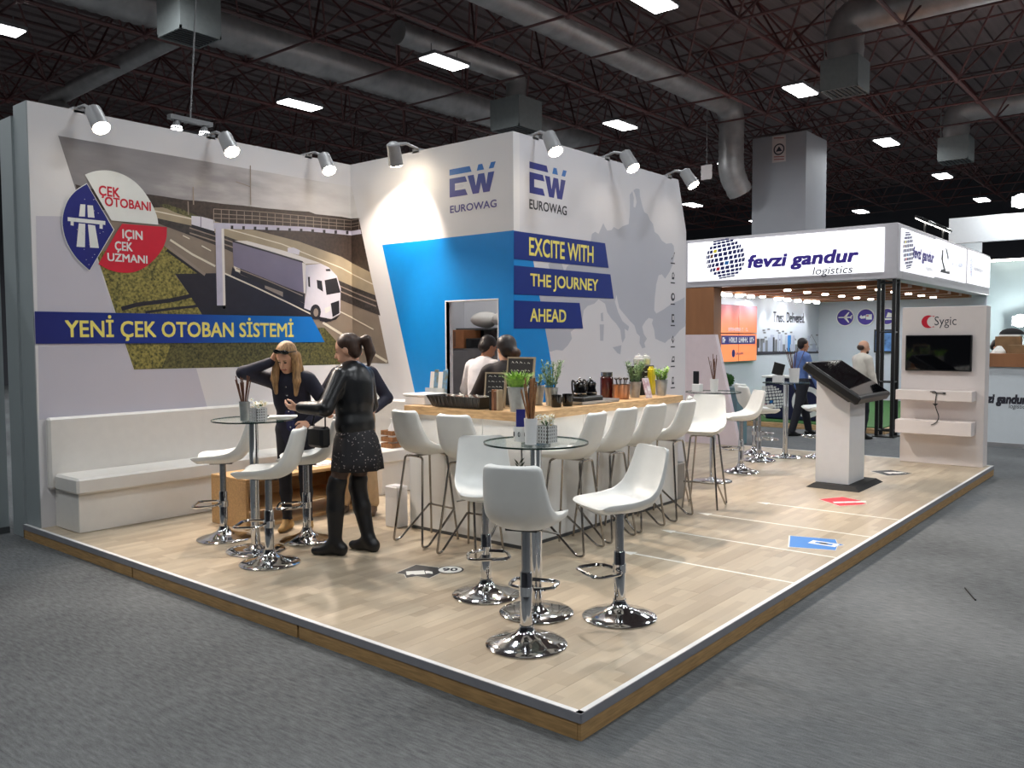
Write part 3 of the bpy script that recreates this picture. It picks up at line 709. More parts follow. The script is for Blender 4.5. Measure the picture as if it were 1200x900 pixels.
flat(mb, PL_MURAL, c4([(492 + 28 * math.cos(t * PI / 8), 565 + 40 * math.sin(t * PI / 8)) for t in range(16)]), O[10], 'm_dark'); flat(mb, PL_MURAL, c4([(494 + 13 * math.cos(t * PI / 6), 568 + 22 * math.sin(t * PI / 6)) for t in range(12)]), O[11], 'm_wire')
flat(mb, PL_MURAL, c4([(540, 545), (568, 535), (568, 560), (545, 572)]), O[10], 'm_roof')
flat(mb, PL_MURAL, c4([(510, 598), (575, 604), (622, 580), (600, 605), (545, 620), (515, 612)]), O[10], 'm_dark')
mb.build('printed_lorry', mural)
mb = MB(); flat(mb, PL_MURAL, [(224, 253), (236, 254), (251, 258), (251, 271), (236, 267), (224, 263)], O[8], 'm_cab'); stroke(mb, PL_MURAL, [(235, 254), (235, 266)], 0.01, O[9], 'm_trailer'); flat(mb, PL_MURAL, [(224, 263), (251, 271), (251, 276), (224, 267)], O[9], 'm_dark'); mb.build('printed_far_lorry', mural)
# three leaf-shaped signs
def c5(pts): return crop(60, 190, 6.427, pts)
LO = [0.010 + 0.001 * i for i in range(4)]
def smooth_closed(pts, keep, k=4):
    """round the outline between sharp corners"""
    out = []; n = len(pts)
    for i in range(n):
        p0, p1, p2, p3 = pts[i - 1], pts[i], pts[(i + 1) % n], pts[(i + 2) % n]
        if i in keep: p0 = p1
        if (i + 1) % n in keep: p3 = p2
        for j in range(k):
            t = j / k
            out.append(tuple(0.5 * (2 * b + (c - a) * t + (2 * a - 5 * b + 4 * c - d) * t * t + (-a + 3 * b - 3 * c + d) * t ** 3) for a, b, c, d in zip(p0, p1, p2, p3)))
    return out
leaf = smooth_closed([(265, 165), (465, 510), (285, 815), (190, 725), (120, 615), (86, 500), (86, 400), (120, 295), (180, 220)], {0, 1, 2})
big = [(x + (x - 275) * 0.035, y + (y - 490) * 0.02) for x, y in leaf]
mat('leaf_blue', (20, 28, 120), 0.45, var=0.05)
mb = MB(); flat(mb, PL_MURAL, c5(big), LO[0], 'print_white'); flat(mb, PL_MURAL, c5(leaf), LO[1], 'leaf_blue')
for q in ([(215, 318), (253, 320), (250, 412), (205, 410)], [(268, 325), (310, 328), (322, 420), (272, 416)], [(203, 462), (252, 466), (250, 642), (186, 638)], [(272, 470), (326, 478), (355, 648), (288, 644)], [(120, 415), (403, 445), (403, 474), (120, 444)], [(142, 444), (165, 446), (165, 480), (142, 476)], [(360, 468), (383, 470), (383, 504), (360, 500)]): flat(mb, PL_MURAL, c5(q), LO[2], 'print_white')
random.seed(3)
for i in range(46):
    x, y = random.uniform(110, 440), random.uniform(190, 770)
    if abs(x - 275) > (150 if y < 420 else 130) * (1 - abs(y - 490) / 330): continue
    flat(mb, PL_MURAL, c5([(x, y), (x + 6, y + 1), (x + 6, y + 6), (x, y + 5)]), LO[2], 'lilac_grey')
mb.build('motorway_emblem', wl)
wq = smooth_closed([(250, 95), (330, 68), (440, 65), (560, 105), (660, 180), (740, 290), (790, 400), (803, 472), (450, 440)], {0, 7, 8})
mb = MB(); flat(mb, PL_MURAL, c5(wq), LO[0], 'print_white')
text_px(mb, PL_MURAL, 'ÇEK', c5([(355, 268)])[0], c5([(512, 195)])[0], LO[1], 'red', 0.022)
text_px(mb, PL_MURAL, 'OTOBANI', c5([(400, 330)])[0], c5([(745, 302)])[0], LO[1], 'red', 0.022)
mb.build('white_emblem', wl)
rq = smooth_closed([(530, 465), (868, 490), (860, 590), (810, 690), (720, 780), (620, 828), (520, 832), (430, 810), (352, 768), (470, 560)], {0, 1, 8})
mb = MB(); flat(mb, PL_MURAL, c5(rq), LO[0], 'red')
text_px(mb, PL_MURAL, 'IÇIN', c5([(533, 590)])[0], c5([(683, 520)])[0], LO[1], 'print_white', 0.022)
text_px(mb, PL_MURAL, 'ÇEK', c5([(476, 680)])[0], c5([(608, 606)])[0], LO[1], 'print_white', 0.022)
text_px(mb, PL_MURAL, 'UZMANI', c5([(420, 745)])[0], c5([(720, 706)])[0], LO[1], 'print_white', 0.022)
mb.build('red_emblem', wl)
# banner
gradmat('banner_blue', [(0.0, (14, 26, 112)), (0.45, (12, 56, 150)), (0.8, (0, 112, 196)), (1.0, (0, 112, 196))], 0, 0.05, 3.2)
mb = MB(); flat_sz(mb, PL_MURAL, [(XL, 2.066), (3.035, 2.072), (3.22, 1.777), (XL, 1.778)], LO[0], 'banner_blue')
banner = mb.build('banner', wl)
mb = MB(); text_px(mb, PL_MURAL, 'YENİ ÇEK OTOBAN SİSTEMİ', (76, 400), (343, 373.5), LO[1], 'yellow_pale', 0.018); mb.build('lettering', banner)

# blue print of the back wall and of the map wall
def bw(y, z, off=0.001): return Vector((XB - off, y, z))
def bl_y(z): return 5.369 - (2.909 - z) * 0.3047
mb = MB()
for q in ([(bl_y(2.909), 2.909), (YM - 0.001, 2.909), (YM - 0.001, DZ + 0.012), (bl_y(DZ + 0.012), DZ + 0.012)], [(bl_y(DZ + 0.012), DZ + 0.012), (DY1 + 0.012, DZ + 0.012), (DY1 + 0.012, ZP), (bl_y(ZP), ZP)], [(DY0 - 0.012, DZ + 0.012), (YM - 0.001, DZ + 0.012), (YM - 0.001, ZP), (DY0 - 0.012, ZP)]):
    mb.add([bw(y, z) for y, z in q], [(0, 1, 2, 3)], 'print_blue')
mb.build('blue_print', wb)
mb = MB()
for a, b in (((DY0 - 0.014, DZ), (DY1 + 0.014, DZ + 0.014)), ((DY0 - 0.014, ZP), (DY0, DZ)), ((DY1, ZP), (DY1 + 0.014, DZ))): mb.box((XB - 0.006, a[0], a[1]), (XB + 0.05, b[0], b[1]), 'white_gloss')
mb.build('door_frame', wb)
gradmat('logo_fade', [(0.0, (104, 92, 150)), (0.5, (70, 66, 140)), (1.0, (30, 70, 150))], 2, 3.05, 3.6)
mat('logo_navy', (28, 36, 128), 0.4, var=0.02); mat('logo_blue', (40, 110, 186), 0.4, var=0.02)
def ew_logo(mb, pl, s0, z0, s1, z1, off, ma, mb_, mc):
    def q(pts, m): flat_sz(mb, pl, [(s0 + (s1 - s0) * a, z0 + (z1 - z0) * b) for a, b in pts], off, m)
    q([(0, 1), (0.45, 1), (0.49, 0.79), (0, 0.79)], ma)
    q([(0.635, 1.0), (0.72, 1.0), (0.755, 0.79), (0.60, 0.79)], mb_); q([(0.90, 1.0), (1.0, 1.0), (0.955, 0.79), (0.855, 0.79)], mb_)
    q([(0, 0.67), (0.35, 0.67), (0.39, 0.47), (0.12, 0.47), (0.12, 0.22), (0.35, 0.22), (0.40, 0.0), (0, 0.0)], mc)
    q([(0.12, 0.40), (0.27, 0.42), (0.32, 0.345), (0.27, 0.27), (0.12, 0.29)], 'map_wall')
    q([(0.40, 0.67), (0.535, 0.67), (0.58, 0.27), (0.63, 0.67), (0.76, 0.67), (0.80, 0.27), (0.84, 0.67), (0.97, 0.67), (0.87, 0.0), (0.735, 0.0), (0.69, 0.36), (0.645, 0.0), (0.51, 0.0)], mc)
PB = Plane(lambda s, z, o: Vector((XB - o, -s, z)), lambda u, v: (lambda p: (-p.y, p.z))(at_x(u, v, XB)))
mb = MB(); a = PB.px(527, 231.5); b = PB.px(581, 189); ew_logo(mb, PB, a[0], a[1], b[0], b[1], 0.001, 'logo_blue', 'logo_blue', 'logo_fade')
text_px(mb, PB, 'EUROWAG', (527.6, 250), (582, 233.5), 0.001, 'logo_fade', 0.014); mb.build('logo', wb)
mb = MB(); a = PL_MAP.px(620.5, 226); b = PL_MAP.px(620, 189); c = PL_MAP.px(664, 215); ew_logo(mb, PL_MAP, a[0], a[1], c[0], b[1], 0.001, 'logo_navy', 'logo_blue', 'logo_navy')
a = PL_MAP.px(620.3, 244.5); b = PL_MAP.px(620.3, 233); text(mb, PL_MAP, 'EUROWAG', a[0], a[1], c[0], b[1], 0.001, 'ink', 0.014); mb.build('logo', wm)
mb = MB(); flat(mb, PL_MAP, [(601.5, 270), (619, 273), (652, 459), (688, 660), (601.5, 690)], 0.0012, 'print_blue'); mb.build('blue_print', wm)
# map of Europe
def c6(pts): return crop(640, 200, 3.912, pts)
land = [(205, 320), (210, 290), (225, 280), (240, 290), (262, 240), (268, 255), (280, 275), (300, 272), (310, 258), (330, 270), (350, 255), (378, 245), (382, 210), (384, 160), (383, 110), (395, 95), (402, 125), (400, 165), (408, 170), (415, 145), (408, 110), (400, 90), (412, 82), (428, 85), (430, 115), (440, 160), (450, 190), (465, 200), (475, 225), (490, 245), (497, 280), (515, 295), (530, 320), (550, 335), (575, 332), (585, 345), (588, 390), (580, 430), (565, 465), (545, 495), (530, 475), (515, 480), (505, 520), (498, 580), (495, 640), (505, 655), (540, 635), (575, 610), (610, 595), (635, 580), (640, 710), (610, 735), (590, 760), (560, 775), (545, 790), (520, 780), (500, 770), (495, 730), (485, 700), (490, 680), (470, 675), (455, 690), (440, 715), (448, 750), (462, 770), (450, 790), (455, 810), (440, 815), (428, 790), (430, 760), (415, 745), (405, 710), (385, 690), (360, 660), (335, 630), (322, 570), (315, 600), (330, 650), (350, 690), (380, 715), (375, 735), (360, 725), (362, 765), (350, 790), (345, 770), (340, 730), (320, 700), (300, 680), (280, 650), (270, 610), (240, 590), (220, 610), (190, 620), (172, 640), (165, 690), (130, 725), (112, 740), (118, 770), (100, 800), (75, 825), (45, 822), (20, 830), (-10, 820), (-30, 560), (60, 540), (95, 440), (150, 400)]
mb = MB(); flat(mb, PL_MAP, c6(land), 0.0006, 'map_grey')
for q in ([(305, 810), (345, 800), (340, 843), (325, 835)], [(250, 655), (260, 650), (262, 690), (252, 690)], [(245, 705), (265, 705), (262, 780), (248, 780)], [(436, 845), (465, 850), (455, 857), (438, 854)], [(205, 345), (222, 345), (218, 370), (206, 365)], [(10, 430), (40, 400), (60, 360), (70, 420), (85, 470), (50, 480), (20, 470)]): flat(mb, PL_MAP, c6(q), 0.0006, 'map_grey')
mb.build('map_print', wm)
def ban(pts, txt, bl, tr, zb_=None):
    mb = MB(); flat(mb, PL_MAP, pts, 0.004, 'print_navy'); q = [PL_MAP.px(*p) for p in pts]
    flat_sz(mb, PL_MAP, [q[0], q[1], q[2], q[3]], 0.0035, 'print_navy'); o = mb.build('banner', wm)
    mb = MB(); text_px(mb, PL_MAP, txt, bl, tr, 0.005, 'yellow_pale', 0.018); mb.build('lettering', o)
ban([(602, 270.5), (708.8, 285), (713, 314), (602, 303.5)], 'EXCITE WITH', (619.6, 299.5), (695, 288.5))
ban([(602, 311), (715, 321.5), (719, 350), (602, 345)], 'THE JOURNEY', (621, 340), (700.5, 327.5))
ban([(602, 352), (679, 355), (683, 385), (602, 385)], 'AHEAD', (620.7, 377), (663, 363))
# column of small pictograms
for i, v in enumerate((300, 323, 348, 373, 398, 421, 446)):
    mb = MB(); c = PL_MAP.px(788.5, v); r = 0.055
    def P_(pts): return [(c[0] + a * r, c[1] + b * r) for a, b in pts]
    shp = [[(-.8, -.8), (.2, .3), (.8, 1), (1, .8), (.4, 0), (-.6, -1)], [(-.5, -.9), (.6, -.9), (.8, .2), (.2, .9), (-.4, .5)], [(math.cos(t), math.sin(t)) for t in [k * PI / 5 for k in range(10)]], [(-.6, -1), (.6, -1), (.6, 1), (-.6, 1)], [(0, 1), (.7, 0), (0, -1), (-.7, 0)], [(-.8, -.7), (.8, -.7), (.8, .7), (-.2, .7)], [(-.6, -.9), (.6, -.9), (.4, .9), (-.4, .9)]][i]
    flat_sz(mb, PL_MAP, P_(shp), 0.001, 'ink')
    flat_sz(mb, PL_MAP, P_([(a * 0.5 + .1, b * 0.5 + .1) for a, b in shp]), 0.0016, 'map_wall')
    flat_sz(mb, PL_MAP, P_([(-1.1, -1.9), (1.0, -1.9), (1.0, -1.6), (-1.1, -1.6)]), 0.001, 'ink'); mb.build('pictogram', wm)

# ================================================================== stand spotlights
mat('lens_warm', (255, 238, 210), 0.3, var=0.0, emit=60.0)
def spot(base, lens, aim, label, watts=1.0, cone=70):
    base = Vector(base); lens = Vector(lens); aim = Vector(aim); d = (aim - lens).normalized()
    r = empty('spotlight', base)
    def L_(p): return Vector(p) - base
    back = lens - d * 0.22
    mb = MB(); mb.box(L_(base) - Vector((0.05, 0.05, 0.02)), L_(base) + Vector((0.05, 0.05, 0.03)), 'lamp_body'); mb.build('clamp', r)
    mb = MB(); mb.tube([L_(base) + Vector((0, 0, 0.03)), L_(base + (back - base) * 0.5) + Vector((0, 0, 0.05)), L_(back)], 0.016, 'lamp_body', n=8); mb.build('arm', r)
    mb = MB(); mb.tube([L_(back - d * 0.02), L_(back), L_(lens - d * 0.03), L_(lens)], [0.045, 0.07, 0.078, 0.08], 'lamp_body', n=18); mb.build('head', r, smooth=True)
    mb = MB(); mb.tube([L_(lens), L_(lens + d * 0.012), L_(lens + d * 0.022)], [0.074, 0.066, 0.03], 'lens_warm', n=18); mb.build('lens', r, smooth=True)
    tag(r, label, 'spotlight', 'clip-on spotlights along the stand wall tops')
    ld = bpy.data.lights.new('spot_light', 'SPOT'); ld.energy = SPOT_W * watts; ld.color = (1.0, 0.85, 0.72); ld.spot_size = math.radians(cone); ld.spot_blend = 0.55; ld.shadow_soft_size = 0.05
    lo = bpy.data.objects.new('spot_light', ld); COL.objects.link(lo); lo.location = lens + d * 0.08; lo.rotation_euler = d.to_track_quat('-Z', 'Y').to_euler()
spot((0.49, YL + 0.05, ZT), (0.514, 5.55, 3.696), (0.75, 2.9, 0.1), 'glowing white spotlight at the far left end of the mural wall')
spot((1.81, YL + 0.05, ZT), (1.817, 5.55, 3.703), (1.8, 2.9, 0.1), 'glowing white spotlight above the middle of the mural wall')
spot((3.04, YL + 0.05, ZT), (3.04, 5.55, 3.70), (2.6, 3.0, 0.1), 'glowing white spotlight above the mural near the inner corner')
spot((XB + 0.05, 4.795, ZT), (3.3, 4.74, 3.70), (3.62, 4.95, 3.05), 'white spotlight clipped over the blue wall, shining on the white top', 0.55, 100)
spot((4.024, YM + 0.05, ZT), (3.86, 3.0, 3.68), (3.3, 0.9, 0.1), 'white spotlight over the map wall corner, nearest the logo')
spot((5.389, YM + 0.05, ZT), (5.34, 3.0, 3.74), (5.0, 0.6, 0.1), 'white spotlight over the middle of the map wall')
spot((6.87, YM + 0.05, ZT - 0.0), (6.80, 3.0, 3.75), (7.0, 0.5, 0.1), 'white spotlight over the right end of the map wall')
# ================================================================== furniture
def bspline(pts, k=5):
    out = []; pts = [Vector(p) for p in pts]; n = len(pts)
    for i in range(n - 1):
        p0 = pts[max(i - 1, 0)]; p1 = pts[i]; p2 = pts[i + 1]; p3 = pts[min(i + 2, n - 1)]
        for j in range(k):
            t = j / k
            out.append(0.5 * (2 * p1 + (p2 - p0) * t + (2 * p0 - 5 * p1 + 4 * p2 - p3) * t * t + (-p0 + 3 * p1 - 3 * p2 + p3) * t ** 3))
    out.append(pts[-1]); return out
def shell_mesh(m):
    """padded bucket seat facing +y, seat surface near z = 0"""
    prof = bspline([(0.215, -0.016), (0.19, 0.0), (0.10, 0.0), (0.0, -0.004), (-0.10, 0.006), (-0.165, 0.05), (-0.198, 0.12), (-0.222, 0.21), (-0.243, 0.295), (-0.250, 0.325)], 4)
    prof = [Vector((p[0], p[1])) for p in [(q.x, q.y) for q in [Vector((a.x, a.y, 0)) for a in prof]]]
    n = len(prof); mm = 13
    wid = bspline([(0, 0.145, 0), (0.06, 0.183, 0), (0.25, 0.20, 0), (0.45, 0.20, 0), (0.6, 0.19, 0), (0.8, 0.172, 0), (0.93, 0.155, 0), (1.0, 0.118, 0)], 6)
    def hw(t):
        for a, b in zip(wid[:-1], wid[1:]):
            if a.x <= t <= b.x: return a.y + (b.y - a.y) * (t - a.x) / max(1e-6, b.x - a.x)
        return wid[-1].y
    top = []; bot = []
    for i, p in enumerate(prof):
        t = i / (n - 1); a = prof[max(i - 1, 0)]; b = prof[min(i + 1, n - 1)]; d = (b - a).normalized()
        nv = Vector((d.y, -d.x)); nv = nv if nv.y > 0 or (abs(nv.y) < 0.3 and nv.x > 0) else -nv
        if d.x < 0: nv = Vector((-d.y * -1, d.x * -1)); nv = Vector((d.y, -d.x))
        w = hw(t); mid = math.exp(-((t - 0.5) / 0.22) ** 2)
        for j in range(mm):
            s_ = -1 + 2 * j / (mm - 1); s2 = math.sin(s_ * PI / 2)
            curl = (0.022 + 0.035 * mid) * abs(s2) ** 3
            q = p + nv * curl
            th = 0.052 * (1 - 0.30 * abs(s2) ** 6) * (0.6 if i in (0, n - 1) else 1) * (1.0 if t < 0.5 else 1.0 - 0.35 * (t - 0.5) / 0.5)
            top.append(Vector((s2 * w, q.x, q.y))); r = q - nv * th
            bot.append(Vector((s2 * w * 0.97, r.x, r.y)))
    mb = MB(); vs = top + bot; N = n * mm; fs = []
    for i in range(n - 1):
        for j in range(mm - 1):
            k = i * mm + j; fs.append((k, k + 1, k + mm + 1, k + mm)); fs.append((N + k, N + k + mm, N + k + mm + 1, N + k + 1))
        k = i * mm; fs.append((k, k + mm, N + k + mm, N + k)); k += mm - 1; fs.append((k, N + k, N + k + mm, k + mm))
    for j in range(mm - 1):
        fs.append((j, N + j, N + j + 1, j + 1)); k = (n - 1) * mm + j; fs.append((k, k + 1, N + k + 1, N + k))
    mb.add(vs, fs, m); return mb
def subsurf(o, lv=1):
    md = o.modifiers.new('smooth', 'SUBSURF'); md.levels = lv; md.render_levels = lv
def make_lift_stool():
    r = empty('bar_stool')
    mb = MB(); mb.lathe([(0.0, 0.0), (0.222, 0.0), (0.225, 0.006), (0.215, 0.014), (0.17, 0.024), (0.11, 0.042), (0.06, 0.066), (0.042, 0.09), (0.04, 0.11), (0, 0.11)], 'chrome', 40); mb.build('base', r, smooth=True, auto=1.0)
    mb = MB(); mb.lathe([(0, 0.1), (0.034, 0.1), (0.034, 0.40), (0.031, 0.405), (0.0, 0.405)], 'chrome', 20); mb.lathe([(0, 0.40), (0.026, 0.40), (0.026, 0.66), (0, 0.66)], 'chrome_dull', 18); mb.build('gas_column', r, smooth=True)
    mb = MB(); loop = rounded([(-0.02, 0.03, 0.30), (-0.125, 0.06, 0.30), (-0.135, 0.235, 0.295), (0.135, 0.235, 0.295), (0.125, 0.06, 0.30), (0.02, 0.03, 0.30)], 0.06, 6); mb.tube(loop, 0.011, 'chrome', n=8)
    mb.lathe([(0.034, 0.275), (0.042, 0.275), (0.042, 0.325), (0.034, 0.325)], 'chrome', 18, cap=False); mb.build('footrest', r, smooth=True)
    mb = MB(); mb.box((-0.09, -0.09, 0.645), (0.09, 0.09, 0.66), 'dark_grey'); mb.build('mounting_plate', r)
    mb = MB(); mb.tube([(0.04, 0.0, 0.64), (0.12, 0.0, 0.635), (0.19, 0.0, 0.625)], 0.006, 'chrome', n=6); mb.build('lift_lever', r)
    o = shell_mesh('leatherette').build('seat', r, smooth=True, auto=3.0); o.location = (0, 0, 0.70); subsurf(o)
    return r
def make_wire_stool():
    r = empty('counter_stool'); R0 = 0.0095
    for sx in (-1, 1):
        t = MB(); x0 = 0.11 * sx; x1 = 0.185 * sx
        t.tube(rounded([(0.05 * sx, -0.135, 0.725), (x0, -0.14, 0.722), (x1, -0.215, 0.012), (x1 * 1.0, -0.15, 0.012), (x1 * 0.86, 0.155, 0.27)], 0.045, 6), R0, 'wire_chrome', n=8); t.build('rear_leg', r, smooth=True)
        t = MB(); t.tube(rounded([(0.05 * sx, 0.12, 0.725), (x0, 0.12, 0.722), (0.17 * sx, 0.185, 0.01)], 0.03, 5), R0, 'wire_chrome', n=8); t.build('front_leg', r, smooth=True)
    t = MB(); t.tube([(-0.158, 0.158, 0.27), (0.158, 0.158, 0.27)], R0, 'wire_chrome', n=8); t.build('footrest', r, smooth=True)
    t = MB()
    for y in (-0.14, 0.12): t.tube([(-0.06, y, 0.728), (0.06, y, 0.728)], R0, 'wire_chrome', n=8)
    t.tube([(0, -0.14, 0.728), (0, 0.12, 0.728)], R0, 'wire_chrome', n=8); t.build('seat_frame', r)
    o = shell_mesh('leatherette').build('seat', r, smooth=True, auto=3.0); o.location = (0, 0, 0.785); subsurf(o)
    return r
LEFT = Vector((-math.sin(YAW), math.cos(YAW), 0))
def face(o, d):   # turn a +y facing thing towards direction d
    o.rotation_euler[2] = math.atan2(d[1], d[0]) - PI / 2
ls = make_lift_stool(); ws = make_wire_stool(); used_l = used_w = False
def lift(x, y, d, label, group):
    global used_l
    o = ls if not used_l else copy_tree(ls); used_l = True
    o.location = (x, y, ZP + 0.001); face(o, d); return tag(o, label, 'bar stool', group)
def wire(x, y, d, label):
    global used_w
    o = ws if not used_w else copy_tree(ws); used_w = True
    o.location = (x, y, ZP + 0.001); face(o, d); return tag(o, label, 'bar stool', 'wire-legged stools at the bar counter')
G1 = 'chrome lift stools around the front glass table'; G2 = 'chrome lift stools around the left glass table'; G3 = 'chrome lift stools around the far tables'
T1 = (0.985, 1.02); T2 = (0.79, 3.71)
lift(0.527, 0.733, (0.93, 0.36), 'white lift stool nearest the camera, seen from its back', G1)
lift(1.065, 1.50, (-0.68, -0.73), 'white lift stool behind the nearest one, left of the front glass table', G1)
lift(1.236, 0.58, (-0.90, 0.42), 'white lift stool in side view right of the front glass table', G1)
lift(0.858, 4.276, (-0.75, 0.66), 'white lift stool next to the white sofa, left of the left glass table', G2)
lift(0.63, 3.285, (-0.62, 0.80), 'white lift stool in front of the left glass table, showing its back', G2)
lift(1.26, 3.674, (-0.72, 0.62), 'white lift stool half hidden behind the woman in boots', G2)
wire(1.875, 2.86, (1.0, -0.08), 'wire-legged white stool at the far left end of the bar counter')
wire(1.82, 2.31, (1.0, 0.12), 'wire-legged white stool second from the left end of the counter')
wire(2.37, 1.76, (-0.15, 1.0), 'wire-legged white stool just right of the counter corner')
wire(2.90, 1.80, (0.0, 1.0), 'wire-legged white stool in the middle of the counter row, partly hidden')
wire(3.39, 1.80, (0.05, 1.0), 'wire-legged white stool second from the right of the counter row')
wire(3.94, 1.80, (-0.08, 1.0), 'wire-legged white stool last against the right counter front')
wire(4.60, 1.72, (-0.95, -0.25), 'wire-legged white stool past the counter end, seen from the front')
T3 = tuple(at_z(835, 564, ZP))[:2]; T4 = tuple(at_z(920, 535.5, ZP))[:2]
lift(T3[0] - 0.55, T3[1] + 0.30, (-0.45, 0.8), 'white lift stool mostly hidden behind the last counter stool', G3)
p = at_z(868, 553, ZP); lift(p.x, p.y, (-0.75, 0.66), 'white lift stool between the two far tables, facing left', G3)
p = Vector((7.98, 2.60, 0)); lift(p.x, p.y, (0.75, -0.66), 'white lift stool left of the farthest table, nearer the camera', G3)
p = Vector((8.60, 2.93, 0)); lift(p.x, p.y, (0.8, -0.6), 'white lift stool left of the farthest table, farther from the camera', G3)
p = Vector((8.82, 2.05, 0)); lift(p.x, p.y, (-0.64, 0.77), 'white lift stool half hidden behind the touchscreen kiosk', G3)
def bar_table(x, y, label, glass=True, h=1.055, rt=0.315):
    r = empty('bar_table', (x, y, ZP + 0.001))
    mb = MB(); mb.lathe([(0, 0), (0.225, 0), (0.228, 0.006), (0.218, 0.013), (0.12, 0.02), (0.055, 0.03), (0.042, 0.05), (0, 0.05)], 'chrome', 40); mb.build('base', r, smooth=True, auto=1.0)
    mb = MB(); mb.lathe([(0, 0.04), (0.036, 0.04), (0.036, h - 0.03), (0, h - 0.03)], 'chrome', 22); mb.build('pole', r, smooth=True)
    mb = MB(); mb.lathe([(0, h - 0.03), (0.09, h - 0.03), (0.09, h - 0.011), (0, h - 0.011)], 'chrome_dull', 20); mb.build('mounting_plate', r, smooth=True)
    mb = MB(); mb.lathe([(0, h - 0.0105), (rt, h - 0.0105), (rt + 0.002, h - 0.006), (rt, h), (0, h)], 'glass', 56); top = mb.build('tabletop', r, smooth=True, auto=0.6)
    mb = MB(); mb.lathe([(rt + 0.002, h - 0.0105), (rt + 0.0045, h - 0.0105), (rt + 0.0045, h), (rt + 0.002, h)], 'glass_edge', 56, cap=False); mb.build('edge_band', top)
    return tag(r, label, 'bar table', 'round bar tables')
bar_table(T1[0], T1[1], 'round glass bar table on a chrome pole, nearest the camera')
bar_table(T2[0], T2[1], 'round glass bar table at left before the sofa')
bar_table(T3[0], T3[1], 'round bar table behind the right end of the counter')
bar_table(T4[0], T4[1], 'round bar table farthest back, left of the touchscreen kiosk')
ZTAB = ZP + 0.001 + 1.055

# ------------------------------------------------------------------ corner sofa
sofa = tag(empty('corner_sofa', (1.9, 5.6, ZP)), 'long white leather bench sofa along the mural wall', 'sofa')
def sp(name, a, b, m, r=0.02):
    mb = MB(); o = Vector((1.9, 5.6, ZP)); mb.rbox(Vector(a) - o, Vector(b) - o, m, r); return mb.build(name, sofa, smooth=True, auto=0.5)
sp('base', (0.16, 5.42, ZP + 0.001), (3.02, 5.90, 0.465), 'sofa_leather', 0.006); sp('base', (3.025, 4.72, ZP + 0.001), (3.62, 5.90, 0.465), 'sofa_leather', 0.006)
sp('seat_cushion', (0.13, 5.365, 0.467), (2.98, 5.835, 0.612), 'sofa_leather'); sp('seat_cushion', (2.985, 4.68, 0.467), (3.54, 5.835, 0.612), 'sofa_leather')
sp('backrest', (0.10, 5.84, 0.47), (3.54, 5.918, 1.115), 'sofa_leather'); sp('backrest', (3.545, 4.66, 0.47), (3.645, 5.915, 1.115), 'sofa_leather')
# ------------------------------------------------------------------ low wooden table
lt = tag(empty('coffee_table', (1.8, 4.66, ZP + 0.001)), 'low open-fronted wooden box table in front of the sofa', 'coffee table')
def lp(name, a, b, m='table_wood'):
    mb = MB(); mb.rbox(Vector(a) - Vector((1.8, 4.66, 0)), Vector(b) - Vector((1.8, 4.66, 0)), m, 0.003); return mb.build(name, lt)
lp('top', (1.14, 4.38, 0.42), (2.46, 4.94, 0.45)); lp('bottom', (1.17, 4.38, 0.0), (2.43, 4.94, 0.03)); lp('side_panel', (1.14, 4.38, 0), (1.17, 4.94, 0.42)); lp('side_panel', (2.43, 4.38, 0), (2.46, 4.94, 0.42))
lp('shelf', (1.17, 4.40, 0.16), (2.43, 4.94, 0.18)); lp('back_panel', (1.17, 4.91, 0.18), (2.43, 4.94, 0.42))

# ------------------------------------------------------------------ bar counter
cx0, cy0, cx1, cy1 = 2.13, 2.055, 4.68, 3.33
cnt = tag(empty('bar_counter', (cx0, cy0, ZP + 0.001)), 'L-shaped white panelled bar counter in front of the map wall', 'counter')
CO = Vector((cx0, cy0, ZP + 0.001))
mat('counter_white', (222, 222, 220), 0.4, var=0.015)
def cp(name, a, b, m='counter_white', r=0.002):
    mb = MB(); mb.rbox(Vector(a) - CO, Vector(b) - CO, m, r); return mb.build(name, cnt)
z1 = 1.152
cp('carcass', (cx0 + 0.012, cy0 + 0.6, ZP + 0.001), (cx0 + 0.45, cy1, z1), 'counter_white'); cp('carcass', (cx0 + 0.012, cy0 + 0.012, ZP + 0.001), (cx1 - 0.012, cy0 + 0.45, z1))
for a, b in ((cy0, 2.47), (2.473, 2.90), (2.903, cy1)): cp('front_panel', (cx0, a, ZP + 0.03), (cx0 + 0.011, b, z1))
for a, b in ((cx0, 2.98), (2.983, 3.83), (3.833, cx1)): cp('front_panel', (a, cy0, ZP + 0.03), (b, cy0 + 0.011, z1))
cp('end_panel', (cx1 - 0.011, cy0, ZP + 0.03), (cx1, cy0 + 0.45, z1)); cp('end_panel', (cx0, cy1 - 0.0, ZP + 0.03), (cx0 + 0.45, cy1 + 0.011, z1))
cp('plinth', (cx0 + 0.004, cy0 + 0.004, ZP + 0.001), (cx0 + 0.01, cy1, ZP + 0.03), 'dark_grey', 0.001); cp('plinth', (cx0 + 0.01, cy0 + 0.004, ZP + 0.001), (cx1, cy0 + 0.01, ZP + 0.03), 'dark_grey', 0.001)
mat('leaf_print', (52, 60, 50), 0.5, var=0.2)
lf = MB(); plc = xplane(cx0); random.seed(11)
for i in range(16):
    t = i / 15; u, v = 609.5 + 1.5 * math.sin(t * 4), 577 - t * 34; s, z = plc.px(u, v); sd = 1 if i % 2 else -1
    lf_pts = [(s, z), (s + sd * 0.02, z + 0.03), (s + sd * 0.055, z + 0.05), (s + sd * 0.03, z + 0.012)]; flat_sz(lf, plc, lf_pts, 0.001, 'leaf_print')
stroke(lf, plc, [(609, 580), (610.5, 560), (609, 542)], 0.006, 0.001, 'leaf_print')
o = lf.build('leaf_print', cnt); o.location = -CO
